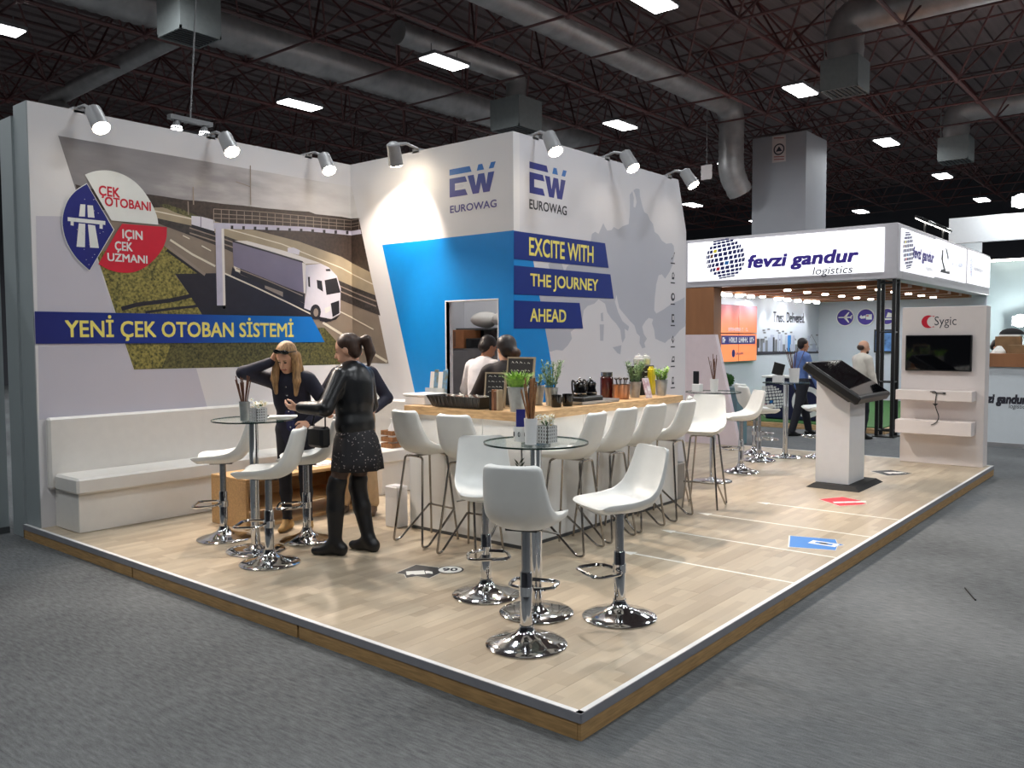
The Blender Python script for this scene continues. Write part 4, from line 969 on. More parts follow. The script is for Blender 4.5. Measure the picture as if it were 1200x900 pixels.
top = MB(); o_ = 0.045
top.prism([(cx0 - o_, cy0 - o_, z1 + 0.001), (cx1 + 0.02, cy0 - o_, z1 + 0.001), (cx1 + 0.02, cy0 + 0.52, z1 + 0.001), (cx0 + 0.52, cy0 + 0.52, z1 + 0.001), (cx0 + 0.52, cy1 + 0.025, z1 + 0.001), (cx0 - o_, cy1 + 0.025, z1 + 0.001)], (0, 0, 0.068), 'oak_top')
tag(top.build('worktop'), 'L-shaped oak worktop lying on the white bar counter', 'worktop')
ZCT = z1 + 0.001 + 0.068
mb = MB(); mb.rbox((2.03, 3.40, ZP + 0.001), (2.16, 3.56, 0.49), 'white_paint', 0.006); mb.box((2.045, 3.415, 0.486), (2.145, 3.545, 0.495), 'wall_white'); tag(mb.build('low_white_box'), 'small white pedestal box at the left counter end', 'pedestal')
mat('box_grey', (140, 138, 136), 0.5, var=0.04)
mb = MB(); mb.rbox((4.72, 2.10, ZP + 0.001), (4.92, 2.40, 0.50), 'box_grey', 0.006); mb.rbox((4.735, 2.115, 0.498), (4.905, 2.385, 0.506), 'dark_grey', 0.002); tag(mb.build('grey_bin'), 'low grey bin standing at the right end of the counter', 'bin')

# ------------------------------------------------------------------ touchscreen kiosk
kx, ky = 6.78, 1.06
ki = tag(empty('touchscreen_kiosk', (kx, ky, ZP + 0.001)), 'white pedestal kiosk with a large tilted black touchscreen', 'kiosk')
mb = MB(); mb.add([(-0.44, -0.30, 0), (0.44, -0.30, 0), (0.44, 0.28, 0), (-0.44, 0.28, 0), (-0.38, -0.24, 0.045), (0.38, -0.24, 0.045), (0.38, 0.22, 0.045), (-0.38, 0.22, 0.045)], [(3, 2, 1, 0), (4, 5, 6, 7), (0, 1, 5, 4), (1, 2, 6, 5), (2, 3, 7, 6), (3, 0, 4, 7)], 'black_matte'); mb.build('foot', ki)
mb = MB(); mb.prism([(-0.27, -0.135, 0.045), (-0.27, 0.235, 0.045), (-0.27, 0.235, 1.20), (-0.27, -0.135, 0.965)], (0.54, 0, 0), 'white_paint'); mb.build('pedestal', ki)
tilt = math.atan2(0.36, 0.55); RR = rotx(tilt)
def kpt(a, b, c): return RR @ Vector((a, b, c)) + Vector((0.09, 0.0, 1.20))
def kbox(name, a, b, m, par=ki, r=0.01):
    mb = MB(); mb.rbox(a, b, m, r); mb.v = [tuple(kpt(*v)) for v in mb.v]; return mb.build(name, par)
kbox('screen_case', (-0.56, -0.36, -0.075), (0.56, 0.36, 0.03), 'black', r=0.02); kbox('rear_case', (-0.44, -0.26, -0.12), (0.44, 0.26, -0.075), 'black', r=0.02)
kbox('screen', (-0.515, -0.315, 0.03), (0.515, 0.315, 0.034), 'screen_gloss', r=0.001)

# ------------------------------------------------------------------ white video panel
py0, py1, pxf, pxb = 0.075, 1.08, 9.10, 9.36
vp = tag(empty('video_panel', ((pxf + pxb) / 2, (py0 + py1) / 2, ZP + 0.001)), 'free-standing white display wall with a black screen and two shelves', 'display wall')
VO = Vector(((pxf + pxb) / 2, (py0 + py1) / 2, ZP + 0.001))
ztop = at_x(1158, 358, pxf).z
def vbox(name, a, b, m, par=vp, r=0.004):
    mb = MB(); mb.rbox(Vector(a) - VO, Vector(b) - VO, m, r); return mb.build(name, par)
mat('panel_white', (230, 220, 216), 0.5, var=0.012)
vbox('panel', (pxf, py0, ZP + 0.001), (pxb, py1, ztop), 'panel_white')
pv = xplane(pxf)
a = pv.px(1062, 434); b = pv.px(1140, 392.5)
tv = vbox('television', (pxf - 0.06, -b[0], a[1]), (pxf - 0.001, -a[0], b[1]), 'black', r=0.006); vbox('screen', (pxf - 0.063, -b[0] + 0.012, a[1] + 0.014), (pxf - 0.06, -a[0] - 0.012, b[1] - 0.012), 'screen_gloss', r=0.0005)
for v0, v1 in ((461, 473), (497, 511)):
    a = pv.px(1052, v1); b = pv.px(1146, v0); vbox('shelf', (pxf - 0.25, 0.17, a[1] + 0.075), (pxf - 0.001, py1, b[1] + 0.03), 'panel_white')
mb = MB(); c = pv.px(1088, 377); c2 = pv.px(1088, 371)
r = 0.085
pts = [(c[0] + r * math.cos(t * PI / 12), c[1] + r * math.sin(t * PI / 12)) for t in range(3, 22)] + [(c[0] + 0.058 + 0.075 * math.cos(t * PI / 12), c[1] + 0.075 * math.sin(t * PI / 12)) for t in range(19, 4, -1)]
flat_sz(mb, pv, pts, 0.001, 'red'); text_px(mb, pv, 'Sygic', (1095, 384.5), (1121, 370.5), 0.001, 'ink', -0.004)
o = mb.build('logo', vp); o.location = -VO
mb = MB(); s = at_x(1097, 461, pxf - 0.2); mat('cable', (45, 42, 42), 0.5)
z_ = ZP + 0.9
cab = [at_x(1090, 459, pxf - 0.255), at_x(1097, 460, pxf - 0.258), at_x(1096, 475, pxf - 0.26), at_x(1100, 488, pxf - 0.258), at_x(1097, 495, pxf - 0.258), at_x(1091, 498, pxf - 0.262)]
mb.tube(bspline(cab, 4), 0.006, 'cable', n=6); a = at_x(1096, 473, pxf - 0.262); mb.tube([a, a + Vector((0, 0, -0.03))], [0.035, 0.006], 'cable', n=8)
b = at_x(1092, 460, pxf - 0.26); c = at_x(1108, 461, pxf - 0.26); mb.tube([b, c], 0.006, 'cable', n=6); mb.tube([c - (c - b) * 0.2, c], 0.013, 'cable', n=6)
tag(mb.build('loose_cable'), 'loose dark cable hanging from the upper white shelf', 'cable')
p0 = at_z(1128, 546, ZP); mb = MB(); mb.rbox((p0.x - 0.03, p0.y - 0.15, ZP + 0.001), (p0.x + 0.03, p0.y + 0.12, ZP + 0.05), 'white_paint', 0.006)
for i in range(4): mb.box((p0.x - 0.02, p0.y - 0.12 + i * 0.06, ZP + 0.05), (p0.x + 0.02, p0.y - 0.08 + i * 0.06, ZP + 0.054), 'dark_grey')
tag(mb.build('power_strip'), 'white power strip on the floor before the video panel', 'power strip')
# ================================================================== things on the tables and the counter
mat('stick', (150, 104, 66), 0.7, var=0.25, scale=30); mat('stick_dark', (98, 62, 46), 0.7, var=0.25, scale=30)
mat('zinc', (172, 176, 176), 0.4, 0.6, var=0.12, scale=20)
mat('grass', (92, 150, 46), 0.6, var=0.35, scale=25, rgb2=(150, 190, 80)); mat('herb', (70, 104, 66), 0.6, var=0.35, scale=25, rgb2=(120, 150, 100))
mat('petal', (240, 238, 226), 0.6, var=0.04); mat('pollen', (216, 186, 80), 0.7, var=0.1)
mat('slate', (30, 32, 36), 0.6, var=0.2, scale=8); mat('frame_wood', (168, 152, 128), 0.6, var=0.12, scale=14)
mat('chalk', (222, 222, 216), 0.7, var=0.05)
mat('paper', (238, 236, 230), 0.6, var=0.02); mat('leaflet_blue', (28, 36, 130), 0.4, var=0.1); mat('leaflet_mix', (170, 165, 120), 0.45, var=0.5, scale=22, rgb2=(90, 140, 180))
mat('copper', (176, 128, 100), 0.3, 0.85, var=0.1); mat('jar_glass', (225, 230, 230), 0.08, var=0.02, alpha=0.45); mat('jar_dark', (70, 24, 26), 0.15, var=0.15)
mat('yellow_pack', (222, 204, 40), 0.45, var=0.06); mat('pink_leaflet', (206, 120, 140), 0.45, var=0.35, scale=18, rgb2=(235, 225, 230)); mat('wrap_white', (214, 208, 198), 0.45, var=0.08); mat('wrap_brown', (112, 74, 52), 0.5, var=0.15)
def cup_with_sticks(c, label, m='white_paint', h=0.155, r=0.04, n=14, hi=0.24, dark='stick', seed=1):
    random.seed(seed); root = empty('stick_cup', c)
    mb = MB(); mb.lathe([(0, 0), (r * 0.82, 0), (r, h), (r * 0.93, h), (r * 0.76, 0.01), (0, 0.01)], m, 20); mb.build('cup', root, smooth=True, auto=0.6)
    for i in range(n):
        a = random.uniform(0, 2 * PI); b = r * 0.55 * math.sqrt(random.random()); sp_ = random.uniform(0.25, 1.0); hh = h + hi * random.uniform(0.65, 1.0)
        p0 = Vector((-b * 0.5 * math.cos(a), -b * 0.5 * math.sin(a), 0.015)); p2 = Vector((r * 1.9 * sp_ * math.cos(a), r * 1.9 * sp_ * math.sin(a), hh)); p1 = Vector(p0).lerp(p2, 0.5) + Vector((random.uniform(-.005, .005), random.uniform(-.005, .005), 0))
        rim = p0.lerp(p2, (h - 0.015) / (hh - 0.015)); q = math.hypot(rim.x, rim.y)
        if q > r * 0.8: p2.x *= r * 0.8 / q; p2.y *= r * 0.8 / q; p1 = p0.lerp(p2, 0.5)
        t = MB(); t.tube([p0, p1, p2], 0.0042, dark, n=5); t.build('stick', root)
    return tag(root, label, 'stick cup')
def blossom(mb, c, s):
    c = Vector(c); up = Vector((random.uniform(-.8, .8), random.uniform(-.8, .8), 1)).normalized(); a = up.orthogonal().normalized(); b = up.cross(a)
    for k in range(5):
        t = 2 * PI * k / 5; d = a * math.cos(t) + b * math.sin(t); e = up.cross(d)
        mb.add([c, c + d * s * 0.6 + e * s * 0.3 + up * s * 0.15, c + d * s + up * s * 0.1, c + d * s * 0.6 - e * s * 0.3 + up * s * 0.15], [(0, 1, 2, 3)], 'petal')
    mb.ball(c + up * s * 0.12, s * 0.18, 'pollen', n=6, k=4)
def lattice_pot(c, label, w=0.095, h=0.105, seed=2):
    random.seed(seed); root = empty('flower_pot', c); k = 5
    mb = MB(); q = w / 2
    for (nx, ny) in ((1, 0), (-1, 0), (0, 1), (0, -1)):
        ex, ey = -ny, nx
        def B(a0, a1, z0, z1):
            ps = [Vector((nx * (q - 0.004 * t) + ex * a, ny * (q - 0.004 * t) + ey * a, z)) for t in (0, 1) for (a, z) in ((a0, z0), (a1, z0), (a1, z1), (a0, z1))]
            mb.add(ps, [(0, 1, 2, 3), (7, 6, 5, 4), (0, 4, 5, 1), (1, 5, 6, 2), (2, 6, 7, 3), (3, 7, 4, 0)], 'white_gloss')
        for i in range(k + 1): a = -q + w * i / k; B(max(-q, a - 0.0045), min(q, a + 0.0045), 0, h)
        for i in range(k + 1): z = h * i / k; B(-q, q, max(0, z - 0.0045), min(h, z + 0.0045))
    mb.build('lattice', root)
    mb = MB(); mb.box((-q + 0.008, -q + 0.008, 0.004), (q - 0.008, q - 0.008, h * 0.93), 'dark_grey'); mb.build('liner', root)
    mb = MB()
    for i in range(22): blossom(mb, (random.uniform(-q, q), random.uniform(-q, q), h + random.uniform(0.0, 0.06)), random.uniform(0.018, 0.028))
    for i in range(14): a = random.uniform(0, 2 * PI); mb.add([(0, 0, h * 0.9), (q * 1.0 * math.cos(a), q * math.sin(a), h + 0.03), (q * 0.8 * math.cos(a + .3), q * 0.8 * math.sin(a + .3), h + 0.02)], [(0, 1, 2)], 'herb')
    tag(mb.build('blossoms', root), kind='stuff')
    return tag(root, label, 'flower pot', 'white lattice flower pots on the bar tables')
def potted(c, label, kind, ph=0.2, pr=0.085, lh=0.16, seed=4, n=150):
    random.seed(seed); root = empty('potted_plant', c)
    mb = MB(); mb.lathe([(0, 0), (pr * 0.72, 0), (pr * 0.985, ph * 0.96), (pr * 1.05, ph * 0.96), (pr * 1.05, ph), (pr * 0.92, ph), (pr * 0.9, ph * 0.9), (0, ph * 0.9)], 'zinc', 22); mb.build('pot', root, smooth=True, auto=0.5)
    mb = MB(); mb.lathe([(0, ph * 0.905), (pr * 0.89, ph * 0.905)], 'soil', 16, cap=False); mb.build('soil', root)
    mb = MB()
    if kind == 'grass':
        for i in range(n):
            a = random.uniform(0, 2 * PI); b = pr * 0.8 * math.sqrt(random.random()); l = lh * random.uniform(0.6, 1.0); lean = random.uniform(0.2, 0.9) * l
            p = Vector((b * math.cos(a), b * math.sin(a), ph * 0.9)); d = Vector((math.cos(a), math.sin(a), 0)); e = Vector((-math.sin(a), math.cos(a), 0)) * 0.006
            m1 = p + d * lean * 0.35 + Vector((0, 0, l * 0.65)); m2 = p + d * lean + Vector((0, 0, l * random.uniform(0.75, 1.0)))
            mb.add([p - e, p + e, m1 + e, m1 - e, m2], [(0, 1, 2, 3), (3, 2, 4)], 'grass')
    else:
        for i in range(n // 9):
            a = random.uniform(0, 2 * PI); b = pr * 0.6 * math.sqrt(random.random()); l = lh * random.uniform(0.6, 1.0)
            p = Vector((b * math.cos(a), b * math.sin(a), ph * 0.9)); q = p + Vector((math.cos(a) * l * 0.28, math.sin(a) * l * 0.28, l)); mb.tube([p, p.lerp(q, 0.5), q], 0.0022, 'herb', n=4)
            for k in range(16):
                t = 0.15 + 0.85 * k / 16; s = p.lerp(q, t); th = random.uniform(0, 2 * PI); d = Vector((math.cos(th), math.sin(th), 0.6)) * random.uniform(0.022, 0.04); e = Vector((-math.sin(th), math.cos(th), 0)) * 0.006
                mb.add([s, s + d * 0.5 + e, s + d, s + d * 0.5 - e], [(0, 1, 2, 3)], 'herb' if kind == 'herb' else 'grass')
    tag(mb.build('foliage', root), kind='stuff')
    return tag(root, label, 'potted plant', 'potted plants on the counter')
def chalkboard(c, rz, w, h, label, lines=('',), lean=0.12):
    root = empty('chalkboard', c, rz)   # faces local -x... width along y
    R_ = roty(lean)
    def T(mb): mb.v = [tuple(R_ @ Vector(v)) for v in mb.v]; return mb
    mb = MB(); mb.box((-0.004, -w / 2 + 0.012, 0.012), (0.004, w / 2 - 0.012, h - 0.012), 'slate'); T(mb).build('slate', root)
    for a, b in (((-0.008, -w / 2, 0), (0.008, w / 2, 0.014)), ((-0.008, -w / 2, h - 0.014), (0.008, w / 2, h)), ((-0.008, -w / 2, 0.014), (0.008, -w / 2 + 0.014, h - 0.014)), ((-0.008, w / 2 - 0.014, 0.014), (0.008, w / 2, h - 0.014))):
        mb = MB(); mb.box(a, b, 'frame_wood'); T(mb).build('frame_bar', root)
    mb = MB(); pl = Plane(lambda s, z, o: Vector((-0.0055, -s, z)), None); z = h * 0.86
    random.seed(len(label))
    for k in range(4):
        x = -w * 0.34
        while x < w * 0.34:
            l = random.uniform(0.012, 0.04); hh = h * random.uniform(0.03, 0.06)
            flat_sz(mb, pl, [(x, z), (x + l * 0.3, z + hh), (x + l, z + hh * 0.4), (x + l * 0.9, z + hh * 0.2), (x + l * 0.35, z + hh * 0.7)], 0, 'chalk'); x += l + random.uniform(0.006, 0.02)
        z -= h * 0.15
        if k == 1 and h < 0.3: break
    T(mb).build('chalk_writing', root)
    # rear strut
    mb = MB(); mb.box((0.06, -0.015, 0), (0.075, 0.015, h * 0.7), 'frame_wood'); mb.box((0.008, -0.015, 0.0), (0.075, 0.015, 0.012), 'frame_wood'); mb.build('rear_strut', root)
    return tag(root, label, 'chalkboard', 'chalkboards on the counter')
ZT1 = ZTAB + 0.001
def tpx(u, v): p = at_z(u, v, ZTAB); return (p.x, p.y, ZT1)
cup_with_sticks(tpx(622, 521), 'white cup full of wooden stirrers on the front glass table', seed=5)
lattice_pot(tpx(640, 519), 'white lattice pot of small white flowers on the front glass table', seed=6)
root = empty('leaflet_holder', tpx(610, 517)); mb = MB(); mb.lathe([(0, 0), (0.042, 0), (0.044, 0.09), (0.038, 0.09), (0.037, 0.01), (0, 0.01)], 'white_gloss', 18); mb.build('holder', root, smooth=True, auto=0.6)
mb = MB()
for i in range(7): a = i * 0.9; mb.tube([(0.0445 * math.cos(a + 0.12 * math.cos(t * PI / 4)), 0.0445 * math.sin(a + 0.12 * math.cos(t * PI / 4)), 0.045 + 0.014 * math.sin(t * PI / 4)) for t in range(8)], 0.0022, 'ink', n=4, closed=True)
mb.build('ring_pattern', root)
for k in range(3): mb = MB(); mb.rbox((-0.028, -0.004 + 0.007 * k - 0.008, 0.012), (0.028, -0.001 + 0.007 * k - 0.008, 0.195 - 0.01 * k), 'leaflet_blue' if k != 1 else 'paper', 0.0006, rot=rotz(-0.7), org=(0, 0, 0)); mb.build('leaflet', root)
tag(root, 'round white pot with dark blue leaflets on the front glass table', 'leaflet holder')
cup_with_sticks(tpx(287, 493), 'pale grey cup of brown cinnamon sticks on the left glass table', 'zinc', 0.15, 0.042, 13, 0.2, 'stick_dark', 8)
lattice_pot(tpx(303, 494), 'white lattice pot of white flowers on the left glass table', seed=9)
z3 = ZT1
cup_with_sticks((T3[0] - 0.02, T3[1] - 0.02, z3), 'white cup with dark sticks on the far table behind the counter', 'white_paint', 0.15, 0.05, 9, 0.3, 'stick_dark', 12)
mb = MB(); mb.rbox((T3[0] - 0.15, T3[1] + 0.1, z3), (T3[0] - 0.06, T3[1] + 0.2, z3 + 0.09), 'white_paint', 0.004); mb.rbox((T3[0] - 0.14, T3[1] + 0.12, z3 + 0.091), (T3[0] - 0.12, T3[1] + 0.19, z3 + 0.24), 'black', 0.004); tag(mb.build('card_holder'), 'white block holding a black card on the far table behind the counter', 'card holder')
cup_with_sticks((T4[0] + 0.04, T4[1] - 0.1, z3), 'white cup with red-brown sticks on the farthest bar table', 'white_paint', 0.2, 0.075, 9, 0.3, 'stick_dark', 13)
mb = MB(); mb.rbox((T4[0] - 0.1, T4[1] + 0.02, z3), (T4[0] + 0.0, T4[1] + 0.16, z3 + 0.1), 'white_paint', 0.004); mb.rbox((T4[0] - 0.09, T4[1] + 0.0, z3 + 0.101), (T4[0] - 0.07, T4[1] + 0.16, z3 + 0.27), 'black', 0.004, rot=rotx(0.25)); tag(mb.build('card_holder'), 'white block holding a black card on the farthest bar table', 'card holder')
# ---- left arm of the counter
ZK = ZCT + 0.001
def onL(u, x, v=472): return (x, at_x(u, v, x).y, ZK)
def onR(u, y, v=465): return (at_y(u, v, y).x, y, ZK)
c = onL(498, 2.33); mb = MB(); mb.rbox((c[0] - 0.13, c[1] - 0.13, ZK), (c[0] + 0.13, c[1] + 0.13, ZK + 0.075), 'white_paint', 0.004); mb.rbox((c[0] - 0.14, c[1] - 0.14, ZK + 0.075), (c[0] + 0.14, c[1] + 0.14, ZK + 0.095), 'white_gloss', 0.004); tag(mb.build('white_cardboard_box'), 'flat white lidded box at the left end of the worktop', 'box')
root = empty('brochure_stand', onL(512, 2.56)); 
for i, (dy, m) in enumerate(((-0.09, 'leaflet_mix'), (-0.03, 'paper'), (0.03, 'leaflet_mix'), (0.085, 'paper'))):
    mb = MB(); mb.rbox((-0.01 + 0.004 * i, dy - 0.028, 0.02), (0.0 + 0.004 * i, dy + 0.028, 0.30 - 0.02 * (i % 2)), m, 0.001, rot=roty(0.12), org=(0, 0, 0)); mb.build('brochure', root)
mb = MB(); mb.rbox((-0.03, -0.125, 0), (0.06, 0.125, 0.015), 'jar_glass', 0.002); mb.rbox((-0.03, -0.125, 0.015), (-0.026, 0.125, 0.13), 'jar_glass', 0.001); mb.build('acrylic_holder', root); tag(root, 'acrylic stand with colourful brochures before the blue wall', 'brochure stand')
c = onL(541, 2.22); ry = 0.27
root = empty('snack_tray', c); mb = MB()
mb.add([(-0.08, -ry, 0.003), (0.08, -ry, 0.003), (0.08, ry, 0.003), (-0.08, ry, 0.003), (-0.12, -ry - 0.04, 0.1), (0.12, -ry - 0.04, 0.1), (0.12, ry + 0.04, 0.1), (-0.12, ry + 0.04, 0.1), (-0.113, -ry - 0.033, 0.1), (0.113, -ry - 0.033, 0.1), (0.113, ry + 0.033, 0.1), (-0.113, ry + 0.033, 0.1), (-0.074, -ry, 0.01), (0.074, -ry, 0.01), (0.074, ry, 0.01), (-0.074, ry, 0.01)],
       [(3, 2, 1, 0), (0, 1, 5, 4), (1, 2, 6, 5), (2, 3, 7, 6), (3, 0, 4, 7), (4, 5, 9, 8), (5, 6, 10, 9), (6, 7, 11, 10), (7, 4, 8, 11), (8, 9, 13, 12), (9, 10, 14, 13), (10, 11, 15, 14), (11, 8, 12, 15), (12, 13, 14, 15)], 'black'); mb.build('tray', root)
for i in range(12): mb = MB(); y = -ry + 0.02 + i * 0.045; mb.tube([(-0.081, y, 0.006), (-0.121, y * 1.1, 0.1)], 0.003, 'dark_grey', n=5); mb.build('tray_rib', root)
tag(root, 'long black basket tray of wrapped snacks on the left worktop', 'tray'); random.seed(21)
sm = MB(); sm.rbox((-0.03, -0.012, -0.006), (0.03, 0.012, 0.006), 'wrap_white', 0.004); sm2 = MB(); sm2.rbox((-0.03, -0.012, -0.006), (0.03, 0.012, 0.006), 'wrap_brown', 0.004)
pa = sm.build('snack_packet'); pb_ = sm2.build('snack_packet'); fa = fb = False
for i in range(44):
    w_ = i % 3 != 0
    if w_: o = pa if not fa else pa.copy(); fa_new = True
    else: o = pb_ if not fb else pb_.copy()
    if (w_ and fa) or (not w_ and fb): COL.objects.link(o)
    if w_: fa = True
    else: fb = True
    lay = i // 16
    o.location = (c[0] + (-0.055 + 0.11 * ((i * 7) % 3) / 2) * 0.9, c[1] - 0.24 + 0.032 * (i % 16), c[2] + 0.03 + lay * 0.032 + random.uniform(0, 0.008)); o.rotation_euler = (random.uniform(-.5, .5), random.uniform(-.5, .5), random.uniform(0, 3))
    tag(o, 'small white wrapped snack in the black basket tray' if w_ else 'small brown wrapped snack in the black basket tray', 'snack', 'wrapped snacks in the tray')
chalkboard(onL(579, 2.38), 0.15, 0.21, 0.30, 'smaller chalkboard on the worktop, left of the grass pot')
chalkboard(onL(607, 2.50), 0.0, 0.30, 0.43, 'taller chalkboard behind the grass pot on the worktop')
c = onL(581, 2.17); root = empty('flyer_box', c)
for i in range(4): mb = MB(); mb.rbox((-0.03 + 0.002 * i, -0.055 + 0.028 * i, 0.0), (0.03 - 0.002 * i, -0.03 + 0.028 * i, 0.17 - 0.012 * (i % 2)), ['frame_wood', 'wrap_brown', 'copper', 'black'][i], 0.003); mb.build('flyer', root)
tag(root, 'row of narrow brown flyers standing at the counter corner', 'flyers')
potted(onL(607, 2.18), 'zinc pot of bright green grass at the counter corner', 'grass', 0.2, 0.085, 0.17, 31)
potted(onR(628, 2.46), 'dim zinc pot of grass behind the corner pot', 'herb', 0.17, 0.08, 0.14, 35)
potted(onR(646, 2.27), 'zinc pot with a tall feathery rosemary bush', 'herb', 0.16, 0.06, 0.26, 33, 240)
def mug(c, label, m='black_gloss'):
    root = empty('mug', c); mb = MB(); mb.lathe([(0, 0), (0.04, 0), (0.045, 0.01), (0.045, 0.105), (0.04, 0.105), (0.038, 0.012), (0, 0.012)], m, 20); mb.build('body', root, smooth=True, auto=0.6)
    mb = MB(); mb.tube(bspline([(0.044, 0, 0.085), (0.075, 0, 0.08), (0.078, 0, 0.045), (0.044, 0, 0.025)], 4), 0.006, m, n=6); mb.build('handle', root, smooth=True); return tag(root, label, 'mug', 'black mugs on the counter')
mug(onR(652, 2.15), 'black mug beside the rosemary pot'); mug(onR(665, 2.15), 'black mug next to the coffee maker')
# coffee maker on a steel tray
c = onR(692, 2.2); root = empty('serving_tray', c); mb = MB(); mb.rbox((-0.3, -0.12, 0.0), (0.3, 0.14, 0.012), 'alu', 0.005); mb.build('plate', root)
for a, b in (((-0.3, -0.12, 0.012), (0.3, -0.112, 0.028)), ((-0.3, 0.132, 0.012), (0.3, 0.14, 0.028)), ((-0.3, -0.112, 0.012), (-0.292, 0.132, 0.028)), ((0.292, -0.112, 0.012), (0.3, 0.132, 0.028))): mb = MB(); mb.box(a, b, 'alu'); mb.build('rim', root)
tag(root, 'flat silver serving tray on the right worktop', 'tray')
root = empty('coffee_maker', (c[0] - 0.08, c[1] + 0.0, ZK + 0.0125)); mb = MB(); mb.rbox((-0.17, -0.09, 0), (0.16, 0.1, 0.055), 'black', 0.012); mb.build('hob', root)
for i, (x, s) in enumerate(((-0.09, 1.0), (0.08, 0.9))):
    mb = MB(); mb.lathe([(0, 0.056), (0.062 * s, 0.056), (0.066 * s, 0.075), (0.05 * s, 0.12), (0.058 * s, 0.165), (0.05 * s, 0.175), (0.012, 0.2), (0, 0.2)], 'black_gloss', 18, (x, 0, 0)); mb.build('kettle', root, smooth=True, auto=0.6)
    mb = MB(); mb.tube(bspline([(x - 0.045, 0, 0.16), (x - 0.11, 0, 0.20), (x - 0.115, 0, 0.13), (x - 0.1, 0, 0.08)], 4), 0.009, 'black', n=6); mb.build('handle', root, smooth=True)
    mb = MB(); mb.ball((x, 0, 0.21), 0.012, 'chrome', n=8, k=6); mb.build('lid_knob', root, smooth=True)
    mb = MB(); mb.lathe([(0.0655 * s, 0.078), (0.067 * s, 0.082), (0.062 * s, 0.09)], 'chrome', 18, (x, 0, 0), cap=False); mb.build('steel_band', root)
tag(root, 'black double coffee maker with curved handles on the silver tray', 'coffee maker')
root = empty('jam_jar', onR(711, 2.4)); mb = MB(); mb.lathe([(0, 0), (0.06, 0), (0.064, 0.01), (0.064, 0.2), (0.05, 0.215), (0, 0.215)], 'jar_dark', 20); mb.build('body', root, smooth=True, auto=0.6)
mb = MB(); mb.lathe([(0, 0.216), (0.056, 0.216), (0.056, 0.255), (0, 0.255)], 'chrome_dull', 20); mb.build('lid', root, smooth=True, auto=0.6); tag(root, 'tall dark red jar with a steel lid behind the coffee maker', 'jar')
root = empty('copper_bucket', onR(728, 2.24)); mb = MB(); mb.lathe([(0, 0), (0.075, 0), (0.088, 0.14), (0.08, 0.14), (0.07, 0.01), (0, 0.01)], 'copper', 22); mb.build('bucket', root, smooth=True, auto=0.6)
for i in range(7): a = i * 0.9; mb = MB(); mb.tube([(0.02 * math.cos(a), 0.02 * math.sin(a), 0.012), (0.055 * math.cos(a), 0.055 * math.sin(a), 0.19)], 0.004, 'black', n=5); mb.ball((0.056 * math.cos(a), 0.056 * math.sin(a), 0.195), (0.016, 0.016, 0.012), 'black', n=8, k=5); mb.build('spoon', root, smooth=True)
tag(root, 'copper bucket holding black spoons on the right worktop', 'bucket')
potted(onR(744, 2.24), 'zinc pot of leafy herbs next to the copper bucket', 'herb', 0.155, 0.062, 0.24, 41, 260)
c = onR(752, 2.42); root = empty('display_crate', c); mb = MB(); mb.rbox((-0.13, -0.07, 0), (0.13, 0.07, 0.30), 'black_matte', 0.004); mb.build('crate', root); 
mb = MB(); pl = Plane(lambda s, z, o: Vector((s, -0.0715, z)), None)
for k in range(3): flat_sz(mb, pl, [(-0.07, 0.24 - k * 0.05), (0.06 - 0.02 * k, 0.25 - k * 0.05), (0.05, 0.235 - k * 0.05), (-0.05, 0.23 - k * 0.05)], 0, 'chalk')
mb.build('chalk_writing', root); tag(root, 'black chalk-lettered box carrying two glass jars', 'box')
for k, dx in enumerate((-0.06, 0.07)):
    root = empty('sweet_jar', (c[0] + dx, c[1], ZK + 0.301)); mb = MB(); mb.lathe([(0, 0), (0.05, 0), (0.056, 0.015), (0.056, 0.07), (0.04, 0.085), (0, 0.085)], 'jar_glass', 18); mb.build('body', root, smooth=True, auto=0.7)
    mb = MB(); mb.lathe([(0, 0.006), (0.048, 0.006), (0.05, 0.06), (0, 0.066)], 'petal' if k == 0 else 'yellow_pale', 14); mb.build('contents', root, smooth=True)
    mb = MB(); mb.lathe([(0, 0.086), (0.043, 0.086), (0.043, 0.1), (0.01, 0.104), (0.012, 0.12), (0, 0.124)], 'white_gloss', 16); mb.build('lid', root, smooth=True, auto=0.6)
    tag(root, ('glass jar of white sweets on the left of the black box' if k == 0 else 'glass jar of pale yellow sweets on the right of the black box'), 'jar', 'glass jars on the black box')
c = onR(763, 2.32); mb = MB(); mb.rbox((c[0] - 0.035, c[1] - 0.03, ZK + 0.0), (c[0] + 0.045, c[1] + 0.03, ZK + 0.27), 'yellow_pack', 0.008); mb.rbox((c[0] - 0.02, c[1] - 0.02, ZK + 0.27), (c[0] + 0.02, c[1] + 0.02, ZK + 0.29), 'yellow_pack', 0.006); tag(mb.build('yellow_pack'), 'upright yellow pack beside the black box of jars', 'pack')
c = onR(761, 2.075); mb = MB(); mb.rbox((c[0] - 0.06, c[1] - 0.003, ZK), (c[0] + 0.06, c[1] + 0.003, ZK + 0.2), 'pink_leaflet', 0.001, rot=rotx(-0.25), org=(c[0], c[1] + 0.003, ZK)); mb.box((c[0] - 0.01, c[1] + 0.01, ZK), (c[0] + 0.01, c[1] + 0.07, ZK + 0.005), 'paper'); tag(mb.build('leaflet_card'), 'pink and white leaflet card leaning on the worktop', 'leaflet')
potted(onR(775, 2.17), 'zinc pot of green leaves last at the right counter end', 'leaf', 0.16, 0.065, 0.15, 43, 220)
